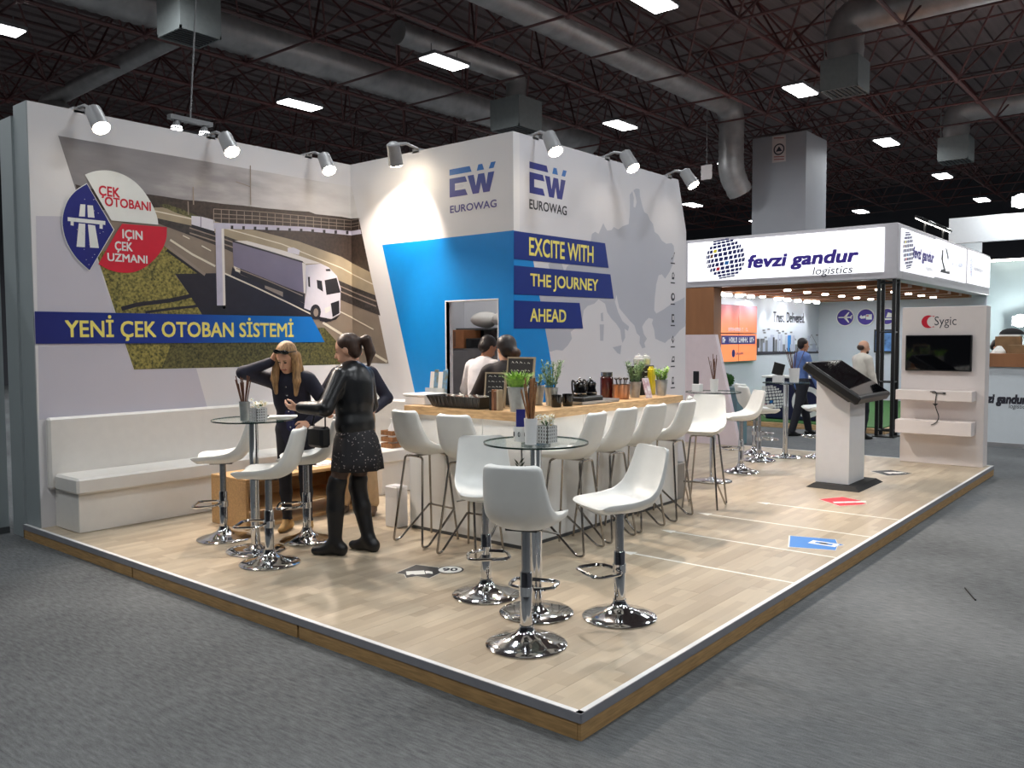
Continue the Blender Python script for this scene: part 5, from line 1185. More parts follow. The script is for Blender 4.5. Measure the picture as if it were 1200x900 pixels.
# ---- coffee table and sofa things
zt_ = ZP + 0.001 + 0.451
mb = MB()
for i in range(3): mb.rbox((2.0 + 0.03 * i, 4.5 + 0.02 * i, zt_ + 0.004 * i), (2.25 + 0.03 * i, 4.7 + 0.02 * i, zt_ + 0.0035 + 0.004 * i), ['paper', 'pink_leaflet', 'paper'][i], 0.0005)
tag(mb.build('paper_stack'), 'few sheets of paper on the low wooden table', 'papers')
root = empty('water_bottle', (1.78, 4.55, zt_)); mb = MB(); mb.lathe([(0, 0), (0.03, 0), (0.032, 0.01), (0.03, 0.12), (0.013, 0.16), (0.013, 0.175), (0, 0.175)], 'jar_glass', 16); mb.build('body', root, smooth=True, auto=0.7); mb = MB(); mb.lathe([(0, 0.176), (0.015, 0.176), (0.015, 0.195), (0, 0.195)], 'ink', 14); mb.build('cap', root); tag(root, 'small clear water bottle on the low wooden table', 'bottle')
zs = 0.613; p = Vector((3.22, 5.05, zs))
mb = MB(); mb.rbox((p.x - 0.12, p.y - 0.1, zs), (p.x + 0.12, p.y + 0.1, zs + 0.012), 'leaflet_mix', 0.002); tag(mb.build('magazine'), 'magazine lying on the sofa return by the counter', 'magazine')
mb = MB(); mb.ball((p.x + 0.02, p.y + 0.3, zs + 0.062), (0.13, 0.09, 0.06), 'wrap_brown', n=14, k=8); mb.tube(bspline([(p.x - 0.05, p.y + 0.3, zs + 0.1), (p.x + 0.0, p.y + 0.3, zs + 0.17), (p.x + 0.09, p.y + 0.3, zs + 0.1)], 5), 0.01, 'wrap_brown', n=6); tag(mb.build('handbag', smooth=True), 'soft brown handbag lying on the sofa return', 'handbag')
p = Vector((3.28, 4.82, zs)); root = empty('wooden_crate', (p.x, p.y, zs))
for i in range(4):
    for z_ in (0.0, 0.07, 0.14):
        a = i * PI / 2; t = MB(); t.box((0.085, -0.09, z_), (0.095, 0.09, z_ + 0.05), 'stick', rot=rotz(a), org=(0, 0, z_)); t.build('slat', root)
mb = MB(); mb.box((-0.085, -0.085, 0.0), (0.085, 0.085, 0.008), 'stick'); mb.build('crate_floor', root)
tag(root, 'small slatted wooden crate on the sofa by the counter end', 'crate')
root = empty('white_bottle', (p.x, p.y, zs + 0.009)); mb = MB(); mb.lathe([(0, 0), (0.05, 0), (0.052, 0.02), (0.05, 0.2), (0.02, 0.26), (0.02, 0.29), (0, 0.29)], 'white_gloss', 16); mb.build('body', root, smooth=True, auto=0.7); mb = MB(); mb.lathe([(0, 0.291), (0.023, 0.291), (0.023, 0.31), (0, 0.31)], 'paper', 12); mb.build('cap', root); tag(root, 'white bottle standing in the small wooden crate', 'bottle')
# ---- storeroom seen through the doorway
mat('locker', (128, 122, 122), 0.5, var=0.05); mat('cardboard', (160, 102, 62), 0.7, var=0.1); mat('bag_white', (224, 216, 206), 0.5, var=0.05, bump=0.3, bscale=30)
root = tag(empty('steel_locker', (5.2, 5.0, ZP + 0.001)), 'tall grey steel locker inside the storeroom', 'locker')
mb = MB(); mb.rbox((-0.2, -0.55, 0), (0.25, 0.55, 1.56), 'locker', 0.004); mb.build('body', root)
for y0 in (-0.54, 0.01): mb = MB(); mb.rbox((-0.222, y0, 0.05), (-0.2, y0 + 0.53, 1.53), 'locker', 0.004); d = mb.build('door', root); mb = MB(); mb.box((-0.235, y0 + 0.45, 0.75), (-0.222, y0 + 0.47, 0.87), 'chrome_dull'); mb.build('handle', d)
zb_ = ZP + 0.001 + 1.561
q = at_x(537, 400, 5.05); mb = MB(); mb.rbox((4.98, q.y - 0.16, zb_), (5.32, q.y + 0.16, zb_ + 0.24), 'cardboard', 0.004); mb.box((4.979, q.y - 0.02, zb_ + 0.02), (4.98, q.y + 0.02, zb_ + 0.22), 'wrap_brown'); 
tag(mb.build('cardboard_box'), 'brown cardboard box on the storeroom locker', 'box')
q2 = at_x(560, 410, 5.1); 
mb = MB(); mb.rbox((5.0, q2.y - 0.22, zb_ - 0.0), (5.3, q2.y + 0.12, zb_ + 0.13), 'black', 0.006); mb.box((4.995, q2.y - 0.2, zb_ + 0.02), (5.0, q2.y + 0.02, zb_ + 0.11), 'black_gloss'); tag(mb.build('black_appliance'), 'black appliance beside the cardboard box in the storeroom', 'appliance')
mb = MB(); q3 = at_x(563, 385, 5.3); zsh = q3.z - 0.02; mb.box((5.2, q3.y - 0.75, zsh), (5.648, q3.y + 0.35, zsh + 0.025), 'dark_grey')
for yy in (q3.y - 0.6, q3.y + 0.25): mb.prism([(5.648, yy, zsh), (5.3, yy, zsh), (5.648, yy, zsh - 0.25)], (0, 0.02, 0), 'dark_grey')
tag(mb.build('wall_shelf'), 'dark wall shelf inside the storeroom', 'shelf')
for k, dy in enumerate((-0.35, 0.02)):
    mb = MB(); mb.ball((5.42, q3.y + dy, zsh + 0.026 + 0.11), (0.17, 0.19, 0.11), 'bag_white', n=14, k=9); mb.v = [(a + 0.02 * math.sin(17 * b + 9 * c_), b + 0.02 * math.sin(23 * a), max(zsh + 0.026, c_)) for a, b, c_ in mb.v]; tag(mb.build('plastic_bag', smooth=True), ('stuffed white plastic bag on the right of the storeroom shelf', 'stuffed white plastic bag on the left of the storeroom shelf')[k], 'bag', 'white bags on the storeroom shelf')
mb = MB(); mb.tube([(5.62, 5.2, 1.7), (5.62, 5.2, 2.6), (5.62, 4.8, 2.95), (5.62, 4.2, 3.0)], 0.02, 'dark_grey', n=6); tag(mb.build('conduit_pipe'), 'thin conduit pipe on the storeroom wall', 'pipe')
# ================================================================== logistics stand behind
def marks(mb, pl, s0, z0, s1, z1, off, m, n, seed=1):
    """row of strokes like lettering too small to read"""
    random.seed(seed); w = (s1 - s0) / n; h = z1 - z0
    for i in range(n):
        a = s0 + i * w
        if random.random() < 0.12: continue
        flat_sz(mb, pl, [(a, z0), (a + w * 0.28, z0), (a + w * 0.28, z1), (a, z1)], off, m)
        zc_ = z0 + h * random.choice((0.0, 0.42, 0.8)); flat_sz(mb, pl, [(a + w * 0.28, zc_), (a + w * 0.8, zc_), (a + w * 0.8, zc_ + h * 0.2), (a + w * 0.28, zc_ + h * 0.2)], off, m)
        if random.random() < 0.5: flat_sz(mb, pl, [(a + w * 0.55, z0), (a + w * 0.8, z0), (a + w * 0.8, z1), (a + w * 0.55, z1)], off + 0.0003, m)
XF = 12.9; YC = at_x(1052, 292, XF).y
mat('fascia_grey', (188, 184, 188), 0.45, var=0.02); mat('light_white', (250, 250, 255), 0.5, var=0.0, emit=0.95); mat('purple', (62, 40, 150), 0.5, var=0.05)
ztp = at_x(1052, 260.5, XF).z; zbt = at_x(1052, 326, XF).z; YL2 = at_x(803, 300, XF).y + 0.15; XE = at_y(1160, 318, YC).x
for nm, a, b, lb in (('sign_fascia', (XF, YC, zbt), (XF + 0.35, YL2, ztp), 'long grey fascia carrying the lit logistics sign'), ('sign_fascia', (XF + 0.352, YC, zbt), (XE, YC + 0.3, ztp), 'receding grey fascia with three lit panels at the right')):
    mb = MB(); mb.rbox(a, b, 'fascia_grey', 0.01); tag(mb.build(nm), lb, 'sign')
pF = xplane(XF); pS = Plane(lambda s, z, o: Vector((s, YC - o, z)), lambda u, v: (lambda p: (p.x, p.z))(at_y(u, v, YC)))
def lightbox(pl, q, label, depth=0.03):
    mb = MB(); s = [pl.px(*p) for p in q]; s0, s1 = min(a for a, _ in s), max(a for a, _ in s); z0 = sum(b for _, b in s[:2]) / 2; z1 = sum(b for _, b in s[2:]) / 2
    P = [pl.pos(a, b, 0.002) for a, b in ((s0, z0), (s1, z0), (s1, z1), (s0, z1))]; mb.prism(P, pl.pos(0, 0, depth) - pl.pos(0, 0, 0), 'light_white')
    o = mb.build('lightbox'); return tag(o, label, 'sign', 'backlit sign panels of the logistics stand'), (s0, z0, s1, z1)
lbx, r_ = lightbox(pF, [(807, 330), (1036, 319), (1036, 266.5), (807, 285.5)], 'long backlit sign with a globe of squares and purple lettering')
def globe(mb, pl, cs, cz, R_, off, m='navy_text', stretch=1.0):
    for i in range(-5, 6):
        for j in range(-6, 7):
            a = i * 0.27 + 0.05; b = j * 0.235
            if abs(a) > 1.45 or abs(b) > 1.4: continue
            x, y = math.sin(a) * math.cos(b * 0.5), math.sin(b)
            if x * x + y * y > 1.02: continue
            w, h = 0.105 * max(0.3, math.cos(a)), 0.092 * max(0.35, math.cos(b))
            x, y = x - 0.18 * y, y + 0.12 * x
            mm = {(-2, 2): 'yellow', (-3, 1): 'copper', (-2, -2): 'red', (0, -1): 'print_lightblue'}.get((i, j), m)
            flat_sz(mb, pl, [(cs + R_ * stretch * (x + dx * w + 0.02 * dy), cz + R_ * (y + dy * h)) for dx, dy in ((-1, -1), (1, -1), (1, 1), (-1, 1))], off, mm)
mb = MB(); c = pF.px(850.5, 303); e = pF.px(828, 303); globe(mb, pF, c[0], c[1], 0.40, 0.034, stretch=1.0)
mb.build('globe_emblem', lbx); mb = MB(); text(mb, pF, 'fevzi gandur', pF.px(877, 310)[0], pF.px(932, 316)[1], pF.px(1007, 305)[0], pF.px(980, 292)[1], 0.034, 'purple', 0.035, 0.18); mb.build('lettering', lbx)
mb = MB(); text(mb, pF, 'logistics', pF.px(953, 318)[0], pF.px(975, 324)[1], pF.px(1000, 318)[0], pF.px(975, 312)[1], 0.034, 'ink', 0.0, 0.18); mb.build('small_lettering', lbx)
l1, r1 = lightbox(pS, [(1056, 318), (1093, 325), (1093, 281), (1056, 267)], 'right-hand backlit panel with the globe, nearest the corner')
mb = MB(); s0, z0, s1, z1 = r1; W_ = s1 - s0; H_ = z1 - z0
globe(mb, pS, s0 + W_ * 0.16, z0 + H_ * 0.52, 0.34, 0.034, stretch=1.0); mb.build('globe_emblem', l1); mb = MB(); text(mb, pS, 'fevzi gandur', s0 + W_ * 0.30, z0 + H_ * 0.28, s0 + W_ * 0.97, z0 + H_ * 0.66, 0.034, 'purple', 0.045, 0.18); mb.build('lettering', l1); mb = MB(); text(mb, pS, 'logistics', s0 + W_ * 0.7, z0 + H_ * 0.12, s0 + W_ * 0.95, z0 + H_ * 0.26, 0.034, 'ink', 0, 0.18); mb.build('small_lettering', l1)
l2, r2 = lightbox(pS, [(1096, 325), (1130, 331), (1130, 291), (1096, 281)], 'middle backlit panel with a dark swoosh emblem')
mb = MB(); s0, z0, s1, z1 = r2; W_ = s1 - s0; H_ = z1 - z0
flat_sz(mb, pS, [(s0 + W_ * a, z0 + H_ * b) for a, b in ((0.16, 0.75), (0.2, 0.75), (0.2, 0.45), (0.3, 0.2), (0.42, 0.22), (0.42, 0.14), (0.12, 0.14), (0.14, 0.22), (0.22, 0.24), (0.14, 0.5))], 0.034, 'ink'); flat_sz(mb, pS, [(s0 + W_ * a, z0 + H_ * b) for a, b in ((0.26, 0.85), (0.32, 0.8), (0.38, 0.6), (0.36, 0.48), (0.32, 0.62))], 0.034, 'ink_grey')
mat('faint', (176, 184, 206), 0.5, var=0.03); marks(mb, pS, s0 + W_ * 0.5, z0 + H_ * 0.42, s0 + W_ * 0.95, z0 + H_ * 0.54, 0.034, 'faint', 9, 7); mb.build('emblem', l2)
l3, r3 = lightbox(pS, [(1134, 332), (1158, 337), (1158, 301), (1134, 294)], 'last backlit panel with faint blue lettering, farthest right')
mb = MB(); s0, z0, s1, z1 = r3; W_ = s1 - s0; H_ = z1 - z0; marks(mb, pS, s0 + W_ * 0.22, z0 + H_ * 0.42, s0 + W_ * 0.92, z0 + H_ * 0.54, 0.034, 'ink_grey', 13, 8); globe(mb, pS, s0 + W_ * 0.1, z0 + H_ * 0.5, 0.24, 0.034, 'faint', 0.7); mb.build('lettering', l3)
mat('booth_pale', (202, 210, 222), 0.5, var=0.02, scale=1); mat('turf', (52, 98, 44), 0.9, var=0.3, scale=60, bump=0.5, bscale=150)
XE2 = XE - 0.1
mb = MB(); mb.box((XF + 0.4, YL2 - 0.12, 0), (XE2, YL2, zbt), 'booth_pale'); tag(mb.build('wall_booth_side'), 'pale blue side wall of the logistics stand', kind='structure')
mb = MB(); mb.box((XE2 - 0.1, YC + 0.02, 0), (XE2, YL2 - 0.12, zbt), 'booth_pale'); tag(mb.build('wall_booth_back'), 'pale blue back wall of the logistics stand', kind='structure')
# wooden ceiling
mb = MB(); mb.box((XF + 0.36, YC + 0.31, zbt + 0.12), (XE2, YL2, zbt + 0.2), 'brown_wood'); cb = tag(mb.build('ceiling_booth'), 'brown wooden ceiling of the logistics stand', kind='structure')
for i in range(7):
    x = XF + 0.8 + i * 1.1; mb = MB(); mb.box((x, YC + 0.31, zbt - 0.06), (x + 0.3, YL2 - 0.13, zbt + 0.12), 'brown_wood'); mb.build('beam', cb)
mb = MB(); yb0 = at_x(836, 380, XF).y; zlo = at_x(820, 425, XF).z
mb.rbox((XF + 0.01, yb0, 0.0), (XF + 0.36, YL2 - 0.0, zbt - 0.001), 'brown_wood', 0.005); tag(mb.build('wood_pier'), 'dark brown wooden pier at the left of the logistics stand', 'pier')
mat('pale_front', (226, 206, 212), 0.5, var=0.02)
# video wall of four screens
yw = YL2 - 0.125; pW = yplane(yw); a = pW.px(838, 425); b = pW.px(883, 359)
vw = tag(empty('video_wall', (a[0], yw, a[1])), 'orange four-screen video wall inside the logistics stand', 'video wall')
gradmat('sunset', [(0.0, (250, 150, 90)), (0.5, (240, 130, 80)), (1.0, (160, 96, 112))], 2, a[1], b[1])
ms = MATS['sunset']; nb = ms.node_tree.nodes['Principled BSDF']; ms.node_tree.links.new(nb.inputs['Base Color'].links[0].from_socket, nb.inputs['Emission Color']); nb.inputs['Emission Strength'].default_value = 0.4
ws_ = (b[0] - a[0]) / 2; hs_ = (b[1] - a[1]) / 2
for i in range(2):
    for j in range(2):
        s0, z0 = i * ws_, j * hs_; mb = MB(); mb.box((s0 + 0.006, -0.09, z0 + 0.006), (s0 + ws_ - 0.006, -0.005, z0 + hs_ - 0.006), 'black'); sc = mb.build('screen_case', vw)
        mb = MB(); mb.box((a[0] + s0 + 0.012, yw - 0.094, a[1] + z0 + 0.012), (a[0] + s0 + ws_ - 0.012, yw - 0.09, a[1] + z0 + hs_ - 0.012), 'sunset'); o = mb.build('screen', sc); o.location = (-a[0], -yw, -a[1])
mb = MB(); pl = Plane(lambda s, z, o: Vector((s, -0.095 - o, z)), None)
flat_sz(mb, pl, [(0.1, hs_ * 0.62), (2 * ws_ - 0.1, hs_ * 0.62), (2 * ws_ - 0.1, hs_ * 0.92), (0.1, hs_ * 0.92)], 0.0, 'navy'); mb.build('caption_bar', vw)
mb = MB(); marks(mb, pl, 0.16, hs_ * 0.68, 2 * ws_ - 0.16, hs_ * 0.86, 0.002, 'print_white', 20, 3); marks(mb, pl, ws_ * 0.85, hs_ * 0.25, ws_ * 1.25, hs_ * 0.33, 0.002, 'navy', 9, 4); flat_sz(mb, pl, [(ws_ * 0.72 + 0.09 * math.cos(t * PI / 8), hs_ * 0.3 + 0.09 * math.sin(t * PI / 8)) for t in range(16)], 0.002, 'navy'); marks(mb, pl, ws_ * 0.45, hs_ * 1.08, ws_ * 1.5, hs_ * 1.2, 0.002, 'lilac_grey', 16, 6); mb.build('caption', vw)
# printed wall: Trust. Delivered. and skyline
mb = MB(); text_px(mb, pW, 'Trust. Delivered.', (906, 377.5), (943, 367), 0.003, 'ink', 0.01)
q = [pW.px(u, v) for u, v in ((884, 416), (960, 414), (960, 410.5), (884, 412))]; flat_sz(mb, pW, q, 0.003, 'ink')
random.seed(5)
for i in range(26):
    u = 885 + i * 2.9; s, z = pW.px(u, 412); hgt = random.uniform(0.08, 0.45); w = random.uniform(0.1, 0.28); flat_sz(mb, pW, [(s, z), (s + w, z), (s + w, z + hgt), (s, z + hgt)], 0.0025 + 0.0002 * i, random.choice(['ink_grey', 'faint', 'faint', 'print_lightblue' if i % 9 == 4 else 'faint', 'ink' if i % 7 == 0 else 'ink_grey']))
for i in range(18):
    s, z = pW.px(random.uniform(888, 957), random.uniform(386, 400)); flat_sz(mb, pW, [(s, z), (s + 0.16, z), (s + 0.16, z + 0.04), (s, z + 0.04)], 0.003, 'ink_grey')
stroke(mb, pW, [(951, 392), (945, 404), (957, 404), (951, 392)], 0.02, 0.003, 'ink_grey')
o = mb.build('skyline_print'); tag(o, 'printed skyline under the words Trust. Delivered. on the side wall', 'wall print')
# round pictograms on the back wall
xw = XE2 - 0.1; pK = xplane(xw)
def disc(u, v, kind, label):
    c = pK.px(u, v); c2 = pK.px(u + 10.5, v); R_ = abs(c2[0] - c[0]); mb = MB()
    P = [pK.pos(c[0] + R_ * math.cos(t * PI / 16), c[1] + R_ * math.sin(t * PI / 16), 0.002) for t in range(32)]; mb.prism(P, (-0.04, 0, 0), 'print_white'); P = [pK.pos(c[0] + R_ * 0.9 * math.cos(t * PI / 16), c[1] + R_ * 0.9 * math.sin(t * PI / 16), 0.042) for t in range(32)]; mb.prism(P, (-0.004, 0, 0), 'purple')
    def q(pts, m='print_white'): flat_sz(mb, pK, [(c[0] + a * R_, c[1] + b * R_) for a, b in pts], 0.048, m)
    if kind == 0: q([(-0.75, 0.06), (0.75, 0.08), (0.75, -0.08), (-0.75, -0.06)]); q([(-0.2, 0.0), (0.35, 0.6), (0.5, 0.6), (0.15, 0.0), (0.5, -0.6), (0.35, -0.6)]); q([(0.5, 0.0), (0.7, 0.25), (0.8, 0.25), (0.7, -0.25)])
    if kind == 1: q([(-0.7, 0.0), (-0.5, 0.25), (-0.4, 0.1), (0.0, 0.2), (0.0, -0.15), (-0.5, -0.2)]); q([(0.05, 0.3), (0.7, 0.3), (0.7, -0.3), (0.05, -0.3)]); q([(0.1, 0.22), (0.35, 0.22), (0.35, 0.05), (0.1, 0.05)], 'red')
    if kind == 2: q([(-0.6, -0.2), (0.7, -0.2), (0.5, -0.4), (-0.5, -0.4)]); q([(-0.1, -0.1), (0.7, -0.1), (0.6, 0.35), (0.1, 0.5)]); q([(-0.5, 0.3), (-0.3, 0.45), (-0.3, -0.1), (-0.5, 0.0)], 'red')
    tag(mb.build('round_sign'), label, 'sign', 'round purple transport signs')
disc(991, 372, 0, 'round purple sign with a white aeroplane'); disc(1015, 371.5, 1, 'round purple sign with a white truck'); disc(1040, 371, 2, 'round purple sign with a white ship behind the truss post')
a = pK.px(1025, 413); b = pK.px(1050, 386); mb = MB(); mat('tv_pic', (70, 110, 160), 0.4, var=0.6, scale=6, emit=0.3)
mb.box((xw - 0.08, -b[0], a[1]), (xw - 0.002, -a[0], b[1]), 'black'); mb.box((xw - 0.083, -b[0] + 0.04, a[1] + 0.04), (xw - 0.08, -a[0] - 0.04, b[1] - 0.04), 'tv_pic'); tag(mb.build('wall_screen'), 'flat screen on the back wall behind the truss post', 'television')
# downlights
mat('downlight', (255, 250, 240), 0.4, var=0.0, emit=12.0)
dl = MB(); dl.lathe([(0, 0), (0.07, 0), (0.07, 0.03), (0, 0.03)], 'downlight', 16); d0 = dl.build('downlight'); k = 0
BL = bpy.data.lights.new('booth_light', 'AREA'); BL.shape = 'DISK'; BL.size = 0.2; BL.energy = 18; BL.color = (0.97, 0.98, 1.0)
for i in range(6):
    for j in range(3):
        o = d0 if k == 0 else d0.copy()
        if k: COL.objects.link(o)
        k += 1; x = XF + 0.95 + i * 1.1; y = YC + 0.9 + j * (YL2 - YC - 1.4) / 2; o.location = (x, y, zbt - 0.095)
        tag(o, 'small round downlight in the brown wooden ceiling', 'ceiling lamp', 'downlights of the logistics stand')
        if (i + j) % 2 == 0: l = bpy.data.objects.new('booth_light', BL); COL.objects.link(l); l.location = (x, y, zbt - 0.11)
mat('wall_washer', (255, 255, 255), 0.4, var=0.0, emit=16.0)
WL = bpy.data.lights.new('washer_light', 'SPOT'); WL.energy = 45; WL.spot_size = math.radians(75); WL.spot_blend = 0.8; WL.shadow_soft_size = 0.05
k = 0; w0 = None
for i, u in enumerate((842, 853, 866, 880, 911, 923, 935, 946, 957)):
    p = at_y(u, 356, yw - 0.35); 
    if w0 is None: mb = MB(); mb.box((-0.09, -0.05, 0), (0.09, 0.05, 0.06), 'wall_washer'); w0 = mb.build('wall_washer'); o = w0
    else: o = w0.copy(); COL.objects.link(o)
    o.location = (p.x, yw - 0.35, zbt - 0.13); tag(o, 'small bright wall washer lamp above the printed side wall, %s from the left' % ORD[i], 'lamp', 'wall washers of the logistics stand')
    l = bpy.data.objects.new('washer_light', WL); COL.objects.link(l); l.location = (p.x, yw - 0.35, zbt - 0.14); l.rotation_euler = (math.radians(22), 0, 0)
# black truss post at the corner
def truss(x, y, z1, w, label):
    root = empty('truss_post', (x, y, 0)); h = w / 2; z1 -= 0.002
    for sx in (-1, 1):
        for sy in (-1, 1): mb = MB(); mb.rbox((sx * h - 0.03, sy * h - 0.03, 0.0), (sx * h + 0.03, sy * h + 0.03, z1), 'black', 0.008); mb.build('upright', root)
    mb = MB(); mb.box((-h - 0.06, -h - 0.06, 0), (h + 0.06, h + 0.06, 0.02), 'black'); mb.build('foot_plate', root)
    for z0 in (0.12, 1.0, 1.9, z1 - 0.06):
        for sx in (-1, 1):
            mb = MB(); mb.tube([(sx * h, -h, z0), (sx * h, h, z0)], 0.016, 'black', n=6); mb.build('crossbar', root); mb = MB(); mb.tube([(-h, sx * h, z0), (h, sx * h, z0)], 0.016, 'black', n=6); mb.build('crossbar', root)
    return tag(root, label, 'truss post')
truss(XF + 0.19, YC + 0.19, zbt, 0.26, 'black square truss post holding the sign corner')
# turf plinth and navy desk
mb = MB(); mb.rbox((XF + 0.5, YC + 0.3, 0.001), (XE2 - 0.15, YL2 - 0.14, 0.10), 'oak_top', 0.004); pt_ = mb.build('display_plinth'); tag(pt_, 'low wooden plinth covered with green turf', 'plinth'); mb = MB(); mb.box((XF + 0.56, YC + 0.36, 0.10), (XE2 - 0.2, YL2 - 0.2, 0.12), 'turf'); mb.build('turf_cover', pt_)
dp = at_x(930, 480, XF + 1.0); de = at_x(896, 480, XF + 1.0); ds = at_x(966, 480, XF + 1.0)
dk = tag(empty('reception_desk', (XF + 1.0, dp.y, 0.121)), 'dark navy desk with a white ring emblem behind the bar tables', 'desk')
DW = (de.y - ds.y) / 2
mb = MB(); mb.rbox((0, -DW, 0), (0.5, DW, 0.86), 'navy_desk' if 'navy_desk' in MATS else mat('navy_desk', (26, 30, 66), 0.35, var=0.1), 0.03); mb.build('body', dk, smooth=True, auto=0.5)
mb = MB(); mb.rbox((-0.06, -DW - 0.05, 0.86), (0.55, DW + 0.05, 0.9), 'white_gloss', 0.01); mb.build('desk_top', dk)
mb = MB(); pd = Plane(lambda s, z, o: Vector((-0.002 - o, -s, z)), None)
for r0, r1 in ((0.32, 0.22),):
    for t in range(24):
        a, b = t * PI / 12, (t + 1) * PI / 12; flat_sz(mb, pd, [(0.28 + r0 * math.cos(a), 0.38 + r0 * math.sin(a)), (0.28 + r0 * math.cos(b), 0.38 + r0 * math.sin(b)), (0.28 + r1 * math.cos(b), 0.38 + r1 * math.sin(b)), (0.28 + r1 * math.cos(a), 0.38 + r1 * math.sin(a))], 0.0, 'print_white')
globe(mb, pd, -0.5, 0.42, 0.28, 0.0, 'print_white'); mb.build('emblem', dk)
# floodlights over the right fascia
for u, v, lb in ((1084, 258, 'white floodlight above the lit panels, nearer the corner'), (1105, 271, 'white floodlight above the lit panels, farther right')):
    p = at_y(u, v, YC + 0.1); root = empty('floodlight', (p.x, YC + 0.1, ztp)); mb = MB(); mb.tube([(0, 0, 0), (0, 0, 0.25)], 0.02, 'black', n=6); mb.build('stem', root)
    mb = MB(); mb.rbox((-0.28, -0.14, 0.25), (0.28, 0.14, 0.31), 'black', 0.01, rot=rotx(0.5)); hd = mb.build('head', root); mb = MB(); mb.rbox((-0.25, -0.12, 0.236), (0.25, 0.12, 0.25), 'downlight', 0.004, rot=rotx(0.5), org=(0, 0, 0.28)); mb.build('lens', root); tag(root, lb, 'floodlight', 'floodlights over the lit panels')
# topiary on a teal pedestal
mat('teal', (112, 142, 150), 0.5, var=0.04)
p = at_x(852, 444, 10.4); mb = MB(); mb.rbox((10.2, p.y - 0.28, 0), (10.6, p.y + 0.28, p.z - 0.13), 'teal', 0.006); tag(mb.build('pedestal'), 'teal pedestal behind the slanted pink wall', 'pedestal')
root = empty('topiary_ball', (10.4, p.y, p.z - 0.129)); mb = MB(); mb.lathe([(0, 0), (0.06, 0), (0.07, 0.05), (0, 0.05)], 'zinc', 14); mb.build('pot', root); mb = MB(); mb.ball((0, 0, 0.11), 0.10, 'turf', n=14, k=10); random.seed(9)
for i in range(600):
    v = Vector((random.gauss(0, 1), random.gauss(0, 1), random.gauss(0, 1))).normalized(); a = v.orthogonal().normalized() * 0.012; q = Vector((0, 0, 0.11)) + v * 0.1; mb.add([q - a, q + a, q + v * 0.03], [(0, 1, 2)], 'turf')
tag(mb.build('foliage', root), kind='stuff'); tag(root, 'small green topiary ball on the teal pedestal', 'topiary')

# ================================================================== white stand at far right
XR = 12.7
ya = at_z(1160, 523, 0).y + 0.15; zc = at_x(1180, 430, XR).z
mat('far_white', (214, 220, 224), 0.5, var=0.015)
desk = tag(empty('info_desk', (XR, (ya - 3.2) / 2, 0)), 'white information desk with a wooden top at the far right', 'desk'); DO = Vector((XR, (ya - 3.2) / 2, 0))
mb = MB(); mb.rbox(Vector((XR, -3.2, 0.0)) - DO, Vector((XR + 0.6, ya, zc)) - DO, 'far_white', 0.004); mb.build('body', desk)
ztop2 = at_x(1180, 418, XR).z + 0.05
mb = MB(); mb.rbox(Vector((XR - 0.05, -3.2, zc)) - DO, Vector((XR + 0.65, ya, ztop2)) - DO, 'brown_wood', 0.004); mb.build('desk_top', desk)
pD = xplane(XR); mb = MB(); text_px(mb, pD, 'fevzi gandur', (1143, 475), (1204, 462.5), 0.002, 'ink', 0.05, 0.18); o = mb.build('lettering', desk); o.location = -DO; mb = MB(); text_px(mb, pD, 'logistics', (1182, 480), (1204, 474), 0.002, 'ink', 0, 0.18); o = mb.build('small_lettering', desk); o.location = -DO
mb = MB(); mb.box(Vector((XR - 0.01, -3.2, 0)) - DO, Vector((XR, ya, 0.07)) - DO, 'alu'); mb.build('kickboard', desk)
zz = ztop2 + 0.001; mat('crate_wood', (136, 104, 70), 0.6, var=0.15, scale=9)
def ry_(u, x): return at_x(u, 415, x).y
y0, y1 = ry_(1200, XR + 0.2), ry_(1183, XR + 0.2)
mb = MB(); mb.rbox((XR + 0.05, y0 - 0.3, zz), (XR + 0.4, y1, zz + 0.14), 'crate_wood', 0.004); tag(mb.build('wooden_box'), 'small wooden box on the far right desk', 'box')
y0, y1 = ry_(1196, XR + 0.45), ry_(1166, XR + 0.45)
mb = MB(); mb.rbox((XR + 0.42, y0, zz), (XR + 0.62, y1, zz + 0.28), 'crate_wood', 0.004); tag(mb.build('wooden_box'), 'taller wooden box behind the tissues on the far right desk', 'box')
yy = (y0 + y1) / 2; mb = MB(); mb.rbox((XR + 0.43, y0 + 0.02, zz + 0.281), (XR + 0.61, y1 - 0.05, zz + 0.31), 'paper', 0.004); tag(mb.build('paper_pile'), 'pile of white paper on the taller wooden box', 'papers')
mb = MB(); mb.ball((XR + 0.52, yy - 0.04, zz + 0.311), (0.09, 0.19, 0.11), 'black_matte', n=14, k=8); mb.v = [(a, b, max(c_, zz + 0.311)) for a, b, c_ in mb.v]; tag(mb.build('black_bag', smooth=True), 'soft black bag on top of the paper pile', 'bag')
yb = ry_(1171, XR + 0.25); mb = MB(); mb.lathe([(0.11, 0), (0.1, 0.04), (0.06, 0.09), (0.03, 0.12), (0, 0.125)], 'paper', 9, (XR + 0.25, yb, zz)); mb.v = [(a + 0.01 * math.sin(60 * b), b + 0.01 * math.sin(50 * a), c_) for a, b, c_ in mb.v]; tag(mb.build('tissue_heap'), 'crumpled white tissue on the far right desk', 'tissue')
